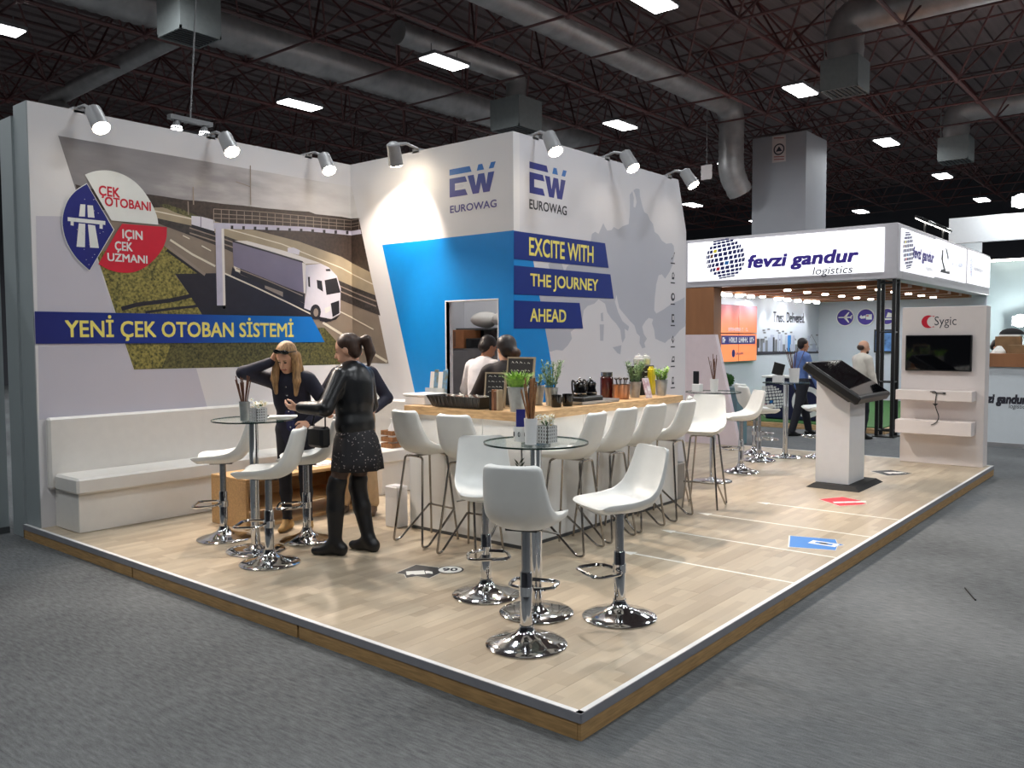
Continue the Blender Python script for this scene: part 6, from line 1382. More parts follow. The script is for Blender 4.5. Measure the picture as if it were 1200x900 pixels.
# its pale back wall and bulkhead
XW = 23.5
mat('pale_teal', (172, 190, 192), 0.6, var=0.03, scale=1)
a = at_x(1158, 400, XW); zt2 = at_x(1160, 305, XW).z
mb = MB(); mb.box((XW, -8, 0), (XW + 0.15, a.y + 0.6, zt2), 'pale_teal'); tag(mb.build('wall_far_booth'), 'pale blue-green back wall of the far right stand', kind='structure')
XH = 20.5; za = at_x(1150, 283, XH).z; zbb = at_x(1150, 253, XH).z; yh = at_x(1112, 265, XH).y
mb = MB(); mb.box((XH, -8, za), (XH + 0.2, yh, zbb), 'far_white'); mb.box((XH + 0.2, yh - 0.2, za), (XW, yh, zbb), 'far_white'); tag(mb.build('trim_bulkhead'), 'white overhead bulkhead of the far right stand', kind='structure')
for k, (u, v) in enumerate(((1197, 236), (1196, 376))):
    p = at_x(u, v, XH - 0.1) if k == 0 else at_x(u, v, XW - 0.3); root = empty('floodlight', p); mb = MB(); mb.rbox((-0.08, -0.2, -0.13), (0.0, 0.2, 0.13), 'lamp_body', 0.01); mb.build('head', root); mb = MB(); mb.lathe([(0, 0), (0.17, 0), (0.15, 0.05), (0, 0.07)], 'wall_washer', 16); mb.v = [(-0.085 - c_ * 0.6, b, a_) for a_, b, c_ in mb.v]; mb.build('lens', root, smooth=True)
    mb = MB(); mb.tube([(0, 0, 0), (0.3 if k else 0.1, 0, 0.0)], 0.02, 'lamp_body', n=6); mb.build('bracket', root)
    tag(root, ('glaring white floodlight at the upper right edge', 'glaring white lamp on the pale wall at the right edge')[k], 'floodlight')
    ld = bpy.data.lights.new('flood_light', 'POINT'); ld.energy = 90; ld.shadow_soft_size = 0.1; lo = bpy.data.objects.new('flood_light', ld); COL.objects.link(lo); lo.location = p + Vector((-0.25, 0, 0))
mb = MB(); mb.tube([(XW - 0.4, -4, zt2 - 0.05), (XW - 0.4, a.y, zt2 - 0.05)], 0.03, 'downlight', n=8); tag(mb.build('tube_light'), 'thin bright tube light along the pale far wall', 'lamp')
# ================================================================== people
def surface(prims, vox, k=0.02):
    """one smooth closed skin around blended tapered shapes; returns verts, quads, material per quad"""
    lo = np.array([1e9] * 3); hi = -lo
    for p in prims:
        a, b, ra, rb = p['a'], p['b'], p['ra'], p['rb']; r = max(ra, rb) * p.get('ext', 1.0)
        lo = np.minimum(lo, np.minimum(a, b) - r); hi = np.maximum(hi, np.maximum(a, b) + r)
    lo -= 3 * vox + k; hi += 3 * vox + k
    n = np.ceil((hi - lo) / vox).astype(int) + 1
    F = np.full(n, 0.5, np.float32); B = np.full(n, 0.5, np.float32); Mi = np.zeros(n, np.int16)
    ax = [lo[i] + vox * np.arange(n[i]) for i in range(3)]
    for p in prims:
        a, b, ra, rb = p['a'], p['b'], p['ra'], p['rb']; r = max(ra, rb) * p.get('ext', 1.0) + 3 * k + 3 * vox
        l = np.minimum(a, b) - r; h = np.maximum(a, b) + r
        i0 = np.clip(((l - lo) / vox).astype(int), 0, n - 1); i1 = np.clip(((h - lo) / vox).astype(int) + 1, 1, n)
        X, Y, Z = np.meshgrid(ax[0][i0[0]:i1[0]], ax[1][i0[1]:i1[1]], ax[2][i0[2]:i1[2]], indexing='ij', sparse=True)
        P = np.stack(np.broadcast_arrays(X - a[0], Y - a[1], Z - a[2]), -1).astype(np.float32)
        ab = (b - a).astype(np.float32); L2 = float(ab @ ab)
        t = np.clip((P @ ab) / L2, 0, 1) if L2 > 1e-10 else np.zeros(P.shape[:3], np.float32)
        D = P - t[..., None] * ab
        if 'R' in p:     # squashed along the local axes
            D = D @ p['R'].astype(np.float32); D = D / p['s'].astype(np.float32)
        d = np.sqrt((D * D).sum(-1)) - (ra + (rb - ra) * t)
        if 'R' in p: d = d * float(min(p['s'].min(), 1.0)) ** 0.5
        sl = tuple(slice(i0[i], i1[i]) for i in range(3)); f = F[sl]; kk = p.get('k', k)
        hh = np.clip(0.5 + 0.5 * (f - d) / kk, 0, 1); F[sl] = f * (1 - hh) + d * hh - kk * hh * (1 - hh)
        bb = B[sl]; w = d < bb; Mi[sl] = np.where(w, p['m'], Mi[sl]); B[sl] = np.where(w, d, bb)
    ins = F < 0
    c = np.zeros(n - 1, np.int8)
    for i in (0, 1):
        for j in (0, 1):
            for q in (0, 1): c += ins[i:n[0] - 1 + i, j:n[1] - 1 + j, q:n[2] - 1 + q]
    act = (c > 0) & (c < 8); idx = np.full(n - 1, -1, np.int64); cells = np.argwhere(act); idx[act] = np.arange(len(cells))
    acc = np.zeros((len(cells), 3)); cnt = np.zeros(len(cells))
    corners = [(i, j, q) for i in (0, 1) for j in (0, 1) for q in (0, 1)]
    for e0 in corners:
        for dim in range(3):
            if e0[dim]: continue
            e1 = list(e0); e1[dim] = 1
            f0 = F[cells[:, 0] + e0[0], cells[:, 1] + e0[1], cells[:, 2] + e0[2]]; f1 = F[cells[:, 0] + e1[0], cells[:, 1] + e1[1], cells[:, 2] + e1[2]]
            m = (f0 < 0) != (f1 < 0); t = np.where(m, f0 / np.where(f0 - f1 == 0, 1, f0 - f1), 0)
            pt = np.array(e0, float)[None, :].repeat(len(cells), 0); pt[:, dim] += t
            acc[m] += pt[m]; cnt[m] += 1
    V = lo + vox * (cells + acc / cnt[:, None])
    Q = []
    for dim in range(3):
        u, v = [(1, 2), (2, 0), (0, 1)][dim]
        s0 = [slice(None)] * 3; s1 = [slice(None)] * 3; s0[dim] = slice(0, -1); s1[dim] = slice(1, None)
        A, Bm = ins[tuple(s0)], ins[tuple(s1)]; E = np.argwhere(A != Bm); fl = A[tuple(E.T)]
        ok = (E[:, u] > 0) & (E[:, v] > 0) & (E[:, u] < n[u] - 1) & (E[:, v] < n[v] - 1); E = E[ok]; fl = fl[ok]
        def ci(du, dv):
            e = E.copy(); e[:, u] -= du; e[:, v] -= dv; return idx[e[:, 0], e[:, 1], e[:, 2]]
        q = np.stack([ci(1, 1), ci(0, 1), ci(0, 0), ci(1, 0)], 1); q[~fl] = q[~fl][:, ::-1]; Q.append(q)
    Q = np.concatenate(Q); Q = Q[(Q >= 0).all(1)]
    cen = V[Q].mean(1); ci_ = np.clip(np.round((cen - lo) / vox).astype(int), 0, n - 1)
    return V, Q, Mi[ci_[:, 0], ci_[:, 1], ci_[:, 2]]
class Person:
    def __init__(s, name='person'): s.g = {}; s.mats = {}; s.vox = {}
    def mi(s, g, m):
        l = s.mats.setdefault(g, []); 
        if m not in l: l.append(m)
        return l.index(m)
    def cap(s, g, a, b, ra, rb, m, flat=None, R=None, k=None):
        d = dict(a=np.array(a, float), b=np.array(b, float), ra=ra, rb=rb, m=s.mi(g, m))
        if flat is not None: d['s'] = np.array(flat, float); d['R'] = np.array(R if R is not None else Matrix.Identity(3), float); d['ext'] = max(1.0, max(flat))
        if k is not None: d['k'] = k
        s.g.setdefault(g, []).append(d)
    def ell(s, g, c, r, m, R=None, k=None):
        q = max(r); s.cap(g, c, c, q, q, m, flat=[x / q for x in r], R=R, k=k)
    def build(s, loc, dirn, label, vox=0.009, parts_vox=None, body_name='person'):
        rz = math.atan2(dirn[1], dirn[0]) - PI / 2; root = None
        for g in ['body'] + [x for x in s.g if x != 'body']:
            v_ = (parts_vox or {}).get(g, vox); V, Q, mm = surface(s.g[g], v_, 0.02 if g != 'hair' else 0.012)
            me = bpy.data.meshes.new(body_name if g == 'body' else g); me.from_pydata(V.tolist(), [], Q.tolist())
            for m in s.mats[g]: me.materials.append(MATS[m])
            me.polygons.foreach_set('material_index', mm.astype(np.int32)); me.polygons.foreach_set('use_smooth', [True] * len(me.polygons)); me.update()
            o = bpy.data.objects.new(body_name if g == 'body' else g, me); COL.objects.link(o)
            md = o.modifiers.new('relax', 'SMOOTH'); md.factor = 0.5; md.iterations = 2
            if g == 'body': root = o; o.location = loc; o.rotation_euler[2] = rz; tag(o, label, 'person')
            else: o.parent = root
        return root
mat('skin', (214, 164, 136), 0.5, var=0.04); mat('skin_warm', (190, 132, 100), 0.5, var=0.04); mat('lips', (176, 96, 88), 0.45, var=0.03); mat('eye', (44, 34, 30), 0.3, var=0.05)
mat('hair_blonde', (132, 98, 64), 0.5, var=0.3, scale=60, stretch=(1, 1, 0.15), rgb2=(176, 138, 94)); mat('hair_brown', (62, 42, 32), 0.45, var=0.35, scale=60, stretch=(1, 1, 0.15)); mat('hair_dark', (34, 24, 22), 0.45, var=0.3, scale=50); mat('hair_grey', (120, 108, 98), 0.6, var=0.2, scale=60)
mat('coat_navy', (22, 22, 42), 0.75, var=0.2, scale=20); mat('shirt_navy', (30, 32, 78), 0.7, var=0.2, scale=18); mat('trouser_dark', (24, 24, 34), 0.8, var=0.2); mat('leather_black', (20, 21, 24), 0.33, var=0.2, scale=14, bump=0.12, bscale=60); mat('tights', (82, 62, 54), 0.6, var=0.08); mat('boot_black', (20, 20, 24), 0.42, var=0.2, scale=20); mat('shoe_tan', (176, 140, 84), 0.6, var=0.15); mat('shoe_brown', (84, 62, 42), 0.5, var=0.2); mat('beige_cloth', (168, 140, 106), 0.75, var=0.12, scale=14); mat('shirt_white', (222, 218, 222), 0.65, var=0.05, scale=16, bump=0.2, bscale=24); mat('shirt_blue', (92, 118, 176), 0.65, var=0.12, scale=14); mat('shirt_cream', (214, 206, 194), 0.65, var=0.06); mat('dark_cloth', (32, 24, 26), 0.75, var=0.2)
mat('skirt_print', (28, 27, 32), 0.75, var=0.05)
def dotted():
    m = MATS['skirt_print']; nt = m.node_tree; N = nt.nodes; L = nt.links; b = N['Principled BSDF']; tc = N.new('ShaderNodeTexCoord'); v = N.new('ShaderNodeTexVoronoi'); v.inputs['Scale'].default_value = 42; L.new(tc.outputs['Object'], v.inputs['Vector'])
    cr = N.new('ShaderNodeValToRGB'); cr.color_ramp.interpolation = 'CONSTANT'; cr.color_ramp.elements[0].color = lin((150, 140, 140)) + (1,); cr.color_ramp.elements[1].position = 0.2; cr.color_ramp.elements[1].color = lin((28, 27, 32)) + (1,); L.new(v.outputs['Distance'], cr.inputs['Fac']); L.new(cr.outputs['Color'], b.inputs['Base Color'])
dotted()
def limb2(a, c, l1, l2, hint):
    """elbow or knee position"""
    a, c, hint = Vector(a), Vector(c), Vector(hint); d = c - a; L = min(d.length, (l1 + l2) * 0.999); x = (L * L + l1 * l1 - l2 * l2) / (2 * L); h = math.sqrt(max(0, l1 * l1 - x * x))
    u = d.normalized(); hv = (hint - u * hint.dot(u)).normalized(); return a + u * x + hv * h
def head(p, c, R, skin='skin', hair=None, s=1.0, brow='hair_brown'):
    c = Vector(c)
    def T(v): return c + R @ (Vector(v) * s)
    Rn = np.array(R)
    p.ell('body', T((0, -0.012, 0.032)), (0.074 * s, 0.093 * s, 0.088 * s), skin, R=Rn); p.ell('body', T((0, 0.022, -0.045)), (0.056 * s, 0.066 * s, 0.072 * s), skin, R=Rn)
    p.ell('body', T((0, 0.052, -0.095)), (0.026 * s, 0.022 * s, 0.018 * s), skin, R=Rn)
    p.cap('body', T((0, 0.080, 0.012)), T((0, 0.103, -0.028)), 0.009 * s, 0.0135 * s, skin, k=0.008)
    for sx in (-1, 1):
        p.ell('body', T((sx * 0.076, -0.012, -0.005)), (0.011 * s, 0.020 * s, 0.032 * s), skin, R=Rn, k=0.006); p.ell('body', T((sx * 0.030, 0.0795, 0.010)), (0.013 * s, 0.006 * s, 0.006 * s), 'eye', R=Rn, k=0.004)
        p.cap('body', T((sx * 0.016, 0.087, 0.030)), T((sx * 0.046, 0.076, 0.032)), 0.005 * s, 0.004 * s, brow, k=0.004)
    p.cap('body', T((-0.020, 0.083, -0.060)), T((0.020, 0.083, -0.060)), 0.008 * s, 0.008 * s, 'lips', k=0.006)
    return T
def hand(p, w, d, n, m='skin', curl=0.6, side=1, s=1.0, g='body'):
    """palm and five fingers; d along the hand, n out of the palm, side +1 when the thumb is on d x n"""
    w, d, n = Vector(w), Vector(d).normalized(), Vector(n).normalized(); n = (n - d * n.dot(d)).normalized(); t = d.cross(n) * side
    q = w + d * 0.045 * s; R = np.array(Matrix((d, t, n)).transposed())
    p.ell(g, q, (0.052 * s, 0.038 * s, 0.019 * s), m, R=R, k=0.01); p.cap(g, w - d * 0.02, w + d * 0.02, 0.024 * s, 0.024 * s, m, k=0.012)
    for i, (off, ln) in enumerate(((0.028, 0.066), (0.0095, 0.075), (-0.0095, 0.07), (-0.027, 0.055))):
        a = w + d * 0.085 * s + t * off * s; d1 = (d * math.cos(curl * 0.8) + n * math.sin(curl * 0.8)); b = a + d1 * ln * 0.5 * s; d2 = d * math.cos(curl * 2) + n * math.sin(curl * 2); c = b + d2 * ln * 0.5 * s
        p.cap(g, a, b, 0.0095 * s, 0.0088 * s, m, k=0.004); p.cap(g, b, c, 0.0088 * s, 0.0075 * s, m, k=0.004)
    a = w + d * 0.03 * s + t * 0.032 * s; b = a + (d * 0.6 + t * 0.65 + n * 0.35).normalized() * 0.04 * s; c = b + (d * 0.85 + n * 0.5 * curl + t * 0.1).normalized() * 0.032 * s; p.cap(g, a, b, 0.012 * s, 0.0105 * s, m, k=0.006); p.cap(g, b, c, 0.0105 * s, 0.0085 * s, m, k=0.004)
def body(p, H=1.70, lean=0.0, side=0.0, skin='skin', legs=None, wide=1.0, torso_m=None, leg_m='trouser_dark', foot_m='shoe_brown', foot_dir=None, hip_m=None):
    """legs and trunk; returns useful joints. lean > 0 bends the trunk forward"""
    s = H / 1.70; J = {}
    def up(z, y=0.0, x=0.0):
        z0 = 0.93 * s; dz = (z * s - z0); return Vector((side * dz + x * s, y * s + math.sin(lean) * dz, z0 + math.cos(lean) * dz))
    fl = (1.0, 0.68, 1.0); R = np.array(rotx(-lean)); tm = torso_m or skin
    legs = legs or {}
    for sx, nm in ((1, 'R'), (-1, 'L')):
        an = Vector(legs.get(nm, (0.10 * sx, 0.0, 0.0))) * 1.0 + Vector((0, 0, 0.085 * s)); hip = Vector((0.088 * sx * s, 0, 0.91 * s)); kn = limb2(hip, an, 0.415 * s, 0.415 * s, (0.05 * sx, 1, 0)); fd = Vector((foot_dir or {}).get(nm, (0.12 * sx, 1, 0))).normalized()
        p.cap('body', hip, kn, 0.088 * s * wide, 0.056 * s, leg_m); p.cap('body', kn, kn.lerp(an, 0.35), 0.056 * s, 0.055 * s, leg_m); p.cap('body', kn.lerp(an, 0.35), an, 0.054 * s, 0.038 * s, leg_m)
        heel = Vector((an.x, an.y, 0.035 * s)) - fd * 0.045 * s; toe = Vector((an.x, an.y, 0.026 * s)) + fd * 0.15 * s; p.cap('body', an, heel, 0.04 * s, 0.036 * s, foot_m); p.cap('body', heel, toe, 0.036 * s, 0.027 * s, foot_m, flat=(1.0, 1.0, 0.95), R=None); p.cap('body', an, toe.lerp(heel, 0.25), 0.036 * s, 0.028 * s, foot_m)
        J['ank' + nm] = an; J['knee' + nm] = kn; J['hip' + nm] = hip; J['foot' + nm] = fd
    p.cap('body', up(0.93, 0, -0.05), up(0.93, 0, 0.05), 0.125 * s * wide, 0.125 * s * wide, hip_m or leg_m, flat=(1, 0.82, 0.9), R=R); p.cap('body', up(1.02), up(1.12), 0.118 * s * wide, 0.116 * s * wide, tm, flat=fl, R=R); p.cap('body', up(1.22, 0.005), up(1.33, 0.0), 0.142 * s * wide, 0.145 * s * wide, tm, flat=fl, R=R)
    p.cap('body', up(1.395, 0, -0.125 * wide), up(1.395, 0, 0.125 * wide), 0.06 * s, 0.06 * s, tm); p.cap('body', up(1.40), up(1.50, 0.015), 0.056 * s, 0.052 * s, skin)
    J['up'] = up; J['shR'] = up(1.385, 0, 0.17 * wide); J['shL'] = up(1.385, 0, -0.17 * wide); J['neck'] = up(1.49, 0.012); J['s'] = s
    return J
def arm(p, J, nm, wrist, hint, sleeve, skin='skin', ud=(0, 0, 0), n=(0, 0, 1), curl=0.6, side=None, hand_dir=None, bare=0.0):
    s = J['s']; sh = J['sh' + nm]; w = Vector(wrist); el = limb2(sh, w, 0.285 * s, 0.255 * s, hint)
    L = (el - sh).length + (w - el).length
    p.cap('body', sh, el, 0.050 * s, 0.041 * s, sleeve); p.cap('body', el, w, 0.040 * s, 0.028 * s, skin if bare else sleeve)
    hd = Vector(hand_dir) if hand_dir else (w - el); hand(p, w, hd, n, skin, curl, side if side is not None else (1 if nm == 'R' else -1), s)
    J['el' + nm] = el; J['wr' + nm] = w; return el
def jacket(p, J, m, wide=1.0, hem=0.95, g='jacket', arms=('R', 'L'), sleeve_r=1.0, collar=True, lean=0.0, puff=1.0):
    s = J['s']; up = J['up']; fl = (1.0, 0.74, 1.0); R = np.array(rotx(-lean))
    p.cap(g, up(hem + 0.03), up(1.12), 0.158 * s * wide * puff, 0.142 * s * wide * puff, m, flat=fl, R=R); p.cap(g, up(1.20), up(1.33), 0.162 * s * wide * puff, 0.163 * s * wide * puff, m, flat=fl, R=R); p.cap(g, up(1.395, 0, -0.13 * wide), up(1.395, 0, 0.13 * wide), 0.076 * s, 0.076 * s, m)
    if collar: p.cap(g, up(1.43, -0.015, -0.03), up(1.43, -0.015, 0.03), 0.066 * s, 0.066 * s, m)
    for nm in arms:
        p.cap(g, J['sh' + nm], J['el' + nm], 0.068 * s * sleeve_r, 0.056 * s * sleeve_r, m); p.cap(g, J['el' + nm], J['el' + nm].lerp(J['wr' + nm], 0.93), 0.056 * s * sleeve_r, 0.043 * s * sleeve_r, m)
def cap_hair(p, T, R, m, s=1.0, back=0.0, top=0.0, g='hair'):
    Rn = np.array(R); p.ell(g, T((0, -0.030, 0.050)), (0.086 * s, 0.094 * s, (0.086 + top) * s), m, R=Rn); p.ell(g, T((0, -0.058, 0.0)), (0.078 * s, (0.062 + back) * s, 0.082 * s), m, R=Rn)

# --- woman with long blonde hair bent over the left table, hand at her head
p = Person(); lean = 0.30; LF = Vector((0, 0, 0))
J = body(p, 1.66, lean, 0.0, 'skin', legs={'R': (0.10, -0.05, 0), 'L': (-0.10, 0.0, 0)}, torso_m='shirt_navy', leg_m='trouser_dark', foot_m='shoe_tan')
R = rotx(-0.62) @ rotz(-0.15); hc = J['neck'] + Vector((0.0, 0.055, 0.095)); T = head(p, hc, R, 'skin', brow='hair_blonde')
arm(p, J, 'R', hc + Vector((0.115, 0.02, -0.03)), (0.9, 0.2, -0.6), 'coat_navy', n=(-1, 0, 0.1), curl=0.7, hand_dir=(-0.35, -0.1, 0.9))
arm(p, J, 'L', Vector((-0.20, 0.30, 0.985)), (-0.7, -0.4, -0.4), 'coat_navy', n=(0.6, 0.2, -0.7), curl=0.9, hand_dir=(0.45, 0.7, -0.35))
jacket(p, J, 'coat_navy', 1.02, 0.80, lean=lean)
s = J['s']; up = J['up']
p.cap('jacket', up(0.82, -0.01), up(1.0), 0.175, 0.155, 'coat_navy', flat=(1, 0.75, 1), R=np.array(rotx(-lean)))
# open front: shirt panel with buttons and lanyard
for k in range(6):
    q = up(1.33 - k * 0.075, 0.135); p.ell('buttons', q, (0.009, 0.006, 0.009), 'chrome_dull')
p.cap('shirt_front', up(1.36, 0.088), up(0.95, 0.105), 0.045, 0.052, 'shirt_navy', flat=(1, 0.5, 1), R=np.array(rotx(-lean)))
cap_hair(p, T, R, 'hair_blonde', 1.0, 0.0)
for sx in (-1, 1):
    a, b = T((sx * 0.075, 0.0, 0.04)), T((sx * 0.088, 0.025, -0.06)); c_ = b + Vector((sx * 0.01, 0.02, -0.12)); d_ = c_ + Vector((-sx * 0.01, 0.0, -0.12)); p.cap('hair', a, b, 0.03, 0.034, 'hair_blonde'); p.cap('hair', b, c_, 0.034, 0.034, 'hair_blonde'); p.cap('hair', c_, d_, 0.034, 0.016, 'hair_blonde')
    a2, b2 = T((sx * 0.06, -0.07, -0.02)), T((sx * 0.085, -0.02, -0.13)); p.cap('hair', a2, b2, 0.04, 0.036, 'hair_blonde'); p.cap('hair', b2, b2 + Vector((sx * 0.01, 0.03, -0.12)), 0.036, 0.018, 'hair_blonde')
for sx in (-1, 1):
    p.ell('sunglasses', T((sx * 0.034, 0.062, 0.108)), (0.030, 0.012, 0.022), 'black_gloss', R=np.array(R)); p.cap('sunglasses', T((sx * 0.062, 0.055, 0.106)), T((sx * 0.088, -0.03, 0.06)), 0.005, 0.005, 'black')
p.cap('sunglasses', T((-0.02, 0.068, 0.11)), T((0.02, 0.068, 0.11)), 0.005, 0.005, 'black')
W1 = Vector((1.42, 4.03, ZP + 0.002)); d1 = (CAM - W1); d1 = Vector((-0.72, -0.55, 0))
w1 = p.build(W1, d1, 'woman with long blonde hair in a dark navy coat, one hand at her head', 0.007, {'jacket': 0.01, 'sunglasses': 0.004, 'buttons': 0.003, 'hair': 0.006, 'shirt_front': 0.008})
# papers she reads
pc = at_z(328, 490.5, ZTAB + 0.002); mb = MB(); RRp = rotz(math.atan2(d1.y, d1.x))
for k in range(4): mb.rbox(pc + Vector((-0.08 + 0.005 * k, -0.11 + 0.01 * k, 0.006 * k)), pc + Vector((0.08 + 0.004 * k, 0.11 + 0.008 * k, 0.006 * k + 0.005)), 'paper', 0.0006, rot=RRp @ rotz(0.1 * k), org=pc)
tag(mb.build('paper_sheets'), 'white sheets of paper lying before the blonde woman', 'papers')

# --- woman in black leather jacket, seen from behind
p = Person()
J = body(p, 1.70, 0.10, 0.07, 'skin', hip_m='skirt_print', legs={'R': (0.07, -0.06, 0.012), 'L': (-0.15, 0.10, 0.012)}, torso_m='leather_black', leg_m='tights', foot_m='boot_black', foot_dir={'R': (0.05, 1, 0), 'L': (-0.35, 1, 0)})
R = rotz(0.35) @ rotx(-0.30); hc = J['neck'] + Vector((-0.005, 0.03, 0.105)); T = head(p, hc, R, 'skin')
arm(p, J, 'L', Vector((-0.30, 0.30, 1.16)), (-0.5, -0.5, -0.6), 'leather_black', n=(0.6, 0.2, 0.7), curl=0.6, hand_dir=(-0.2, 1, 0.0))
arm(p, J, 'R', Vector((0.16, 0.27, 1.10)), (0.9, -0.5, -0.4), 'leather_black', n=(-0.7, 0.1, 0.6), curl=0.7, hand_dir=(-0.4, 1, 0.1))
jacket(p, J, 'leather_black', 1.10, 0.99, lean=0.10, puff=1.06, sleeve_r=1.08)
s = J['s']; up = J['up']; Rn = np.array(rotx(-0.05))
for nm in ('R', 'L'):
    an, kn, hp = J['ank' + nm], J['knee' + nm], J['hip' + nm]; fd = J['foot' + nm]; tp = kn.lerp(hp, 0.16)
    p.cap('boots', tp, kn, 0.074, 0.070, 'boot_black'); p.cap('boots', kn, kn.lerp(an, 0.4), 0.070, 0.069, 'boot_black'); p.cap('boots', kn.lerp(an, 0.4), an, 0.068, 0.05, 'boot_black'); hl_ = Vector((an.x, an.y, 0.04)) - fd * 0.05; toe = Vector((an.x, an.y, 0.032)) + fd * 0.16; p.cap('boots', an, hl_, 0.052, 0.046, 'boot_black'); p.cap('boots', hl_ + Vector((0, 0, 0.012)), toe, 0.046, 0.034, 'boot_black'); p.cap('boots', an, toe.lerp(hl_, 0.3), 0.048, 0.04, 'boot_black')
    p.cap('boots', hl_ + Vector((0, 0, -0.005)), hl_ + Vector((0, 0, -0.02)), 0.03, 0.028, 'boot_black')
cap_hair(p, T, R, 'hair_brown', 1.0)
pt0 = T((0.0, -0.105, 0.045)); pt1 = pt0 + Vector((0.035, -0.06, 0.01)); pt2 = pt1 + Vector((0.02, -0.02, -0.10)); pt3 = pt2 + Vector((0.0, 0.015, -0.10)); p.cap('hair', pt0, pt1, 0.026, 0.036, 'hair_brown'); p.cap('hair', pt1, pt2, 0.04, 0.042, 'hair_brown'); p.cap('hair', pt2, pt3, 0.04, 0.014, 'hair_brown')
W2 = Vector((1.265, 3.035, ZP + 0.002)); d2 = Vector((-0.25, 1.0, 0))
w2 = p.build(W2, d2, 'woman with a ponytail in black leather jacket, dotted skirt and over-knee boots', 0.008, {'jacket': 0.01, 'boots': 0.009, 'hair': 0.007})
mb = MB(); n_ = 40; rings = [(1.02, 0.148, 0.108, 0), (0.96, 0.168, 0.135, 0.001), (0.90, 0.186, 0.165, 0.003), (0.82, 0.196, 0.182, 0.006), (0.74, 0.203, 0.190, 0.009), (0.665, 0.208, 0.195, 0.012)]
vs = []; fs = []
for i, (z, a, b, f) in enumerate(rings):
    for j in range(n_):
        t = 2 * PI * j / n_; k_ = 1 + f / 0.2 * math.cos(9 * t + 0.6 * i); vs.append((a * k_ * math.cos(t) + 0.07 * (z - 0.93), b * k_ * math.sin(t) + 0.1 * (z - 0.93), z))
for i in range(len(rings) - 1):
    for j in range(n_): fs.append((i * n_ + j, i * n_ + (j + 1) % n_, (i + 1) * n_ + (j + 1) % n_, (i + 1) * n_ + j))
mb.add(vs, fs, 'skirt_print'); sk = mb.build('skirt', w2, smooth=True, auto=2.0); md = sk.modifiers.new('cloth', 'SOLIDIFY'); md.thickness = 0.004
# her handbag with strap
hb = W2 + rotz(math.atan2(d2.y, d2.x) - PI / 2) @ Vector((-0.25, 0.16, 0.0)); root = empty('shoulder_bag', (hb.x, hb.y, 0.98)); mb = MB(); mb.rbox((-0.05, -0.09, 0), (0.05, 0.09, 0.16), 'leather_black', 0.02); mb.build('pouch', root, smooth=True, auto=0.5); mb = MB(); mb.tube(bspline([(0, -0.08, 0.15), (0.02, -0.05, 0.32), (0.05, 0.0, 0.42), (0.02, 0.05, 0.32), (0, 0.08, 0.15)], 5), 0.006, 'leather_black', n=6); mb.build('strap', root, smooth=True); tag(root, 'small black shoulder bag at the side of the woman in boots', 'handbag')

# --- person in navy jacket and beige trousers hidden behind her
p = Person()
J = body(p, 1.66, 0.05, 0.0, 'skin', legs={'R': (0.12, 0.0, 0), 'L': (-0.17, 0.05, 0)}, torso_m='shirt_navy', leg_m='beige_cloth', foot_m='shoe_brown')
R = rotx(-0.35); T = head(p, J['neck'] + Vector((0, 0.03, 0.10)), R, 'skin'); arm(p, J, 'R', (0.24, 0.2, 1.02), (0.5, -0.7, 0), 'coat_navy', n=(-1, 0, 0)); arm(p, J, 'L', (-0.22, 0.22, 1.02), (-0.5, -0.7, 0), 'coat_navy', n=(1, 0, 0)); jacket(p, J, 'coat_navy', 1.0, 0.9, lean=0.05); cap_hair(p, T, R, 'hair_brown')
for nm in ('R', 'L'):
    an, kn, hp = J['ank' + nm], J['knee' + nm], J['hip' + nm]; p.cap('trousers', hp, kn, 0.105, 0.078, 'beige_cloth'); p.cap('trousers', kn, an + Vector((0, 0, 0.03)), 0.078, 0.062, 'beige_cloth')
p.cap('trousers', (-0.05, 0, 0.93), (0.05, 0, 0.93), 0.14, 0.14, 'beige_cloth', flat=(1, 0.85, 1))
q = at_z(447, 599, ZP); q0 = at_z(413, 592, ZP)
p.build(Vector((2.25, 4.22, ZP + 0.002)), (-0.75, -0.62, 0), 'person in navy jacket and beige trousers mostly hidden behind the woman in boots', 0.010)

# --- bar staff behind the counter
p = Person(); lean = 0.18
J = body(p, 1.70, lean, 0.0, 'skin_warm', torso_m='shirt_white', leg_m='trouser_dark', foot_m='black')
R = rotz(-0.35) @ rotx(-0.55); T = head(p, J['neck'] + Vector((0.01, 0.04, 0.10)), R, 'skin_warm', brow='hair_dark'); arm(p, J, 'R', (0.17, 0.36, 1.10), (0.6, -0.4, -0.5), 'shirt_white', 'skin_warm', n=(-0.5, 0, -0.8)); arm(p, J, 'L', (-0.17, 0.36, 1.10), (-0.6, -0.4, -0.5), 'shirt_white', 'skin_warm', n=(0.5, 0, -0.8)); jacket(p, J, 'shirt_white', 1.08, 0.9, 'shirt', lean=lean); cap_hair(p, T, R, 'hair_dark')
q = at_x(563, 400, 3.72); p.build(Vector((3.70, q.y, ZP + 0.002)), (0.98, 0.1, 0), 'man in a white shirt bending in the service doorway, seen from behind', 0.010)
p = Person(); lean = 0.10
J = body(p, 1.68, lean, 0.0, 'skin', torso_m='dark_cloth', leg_m='trouser_dark', foot_m='black')
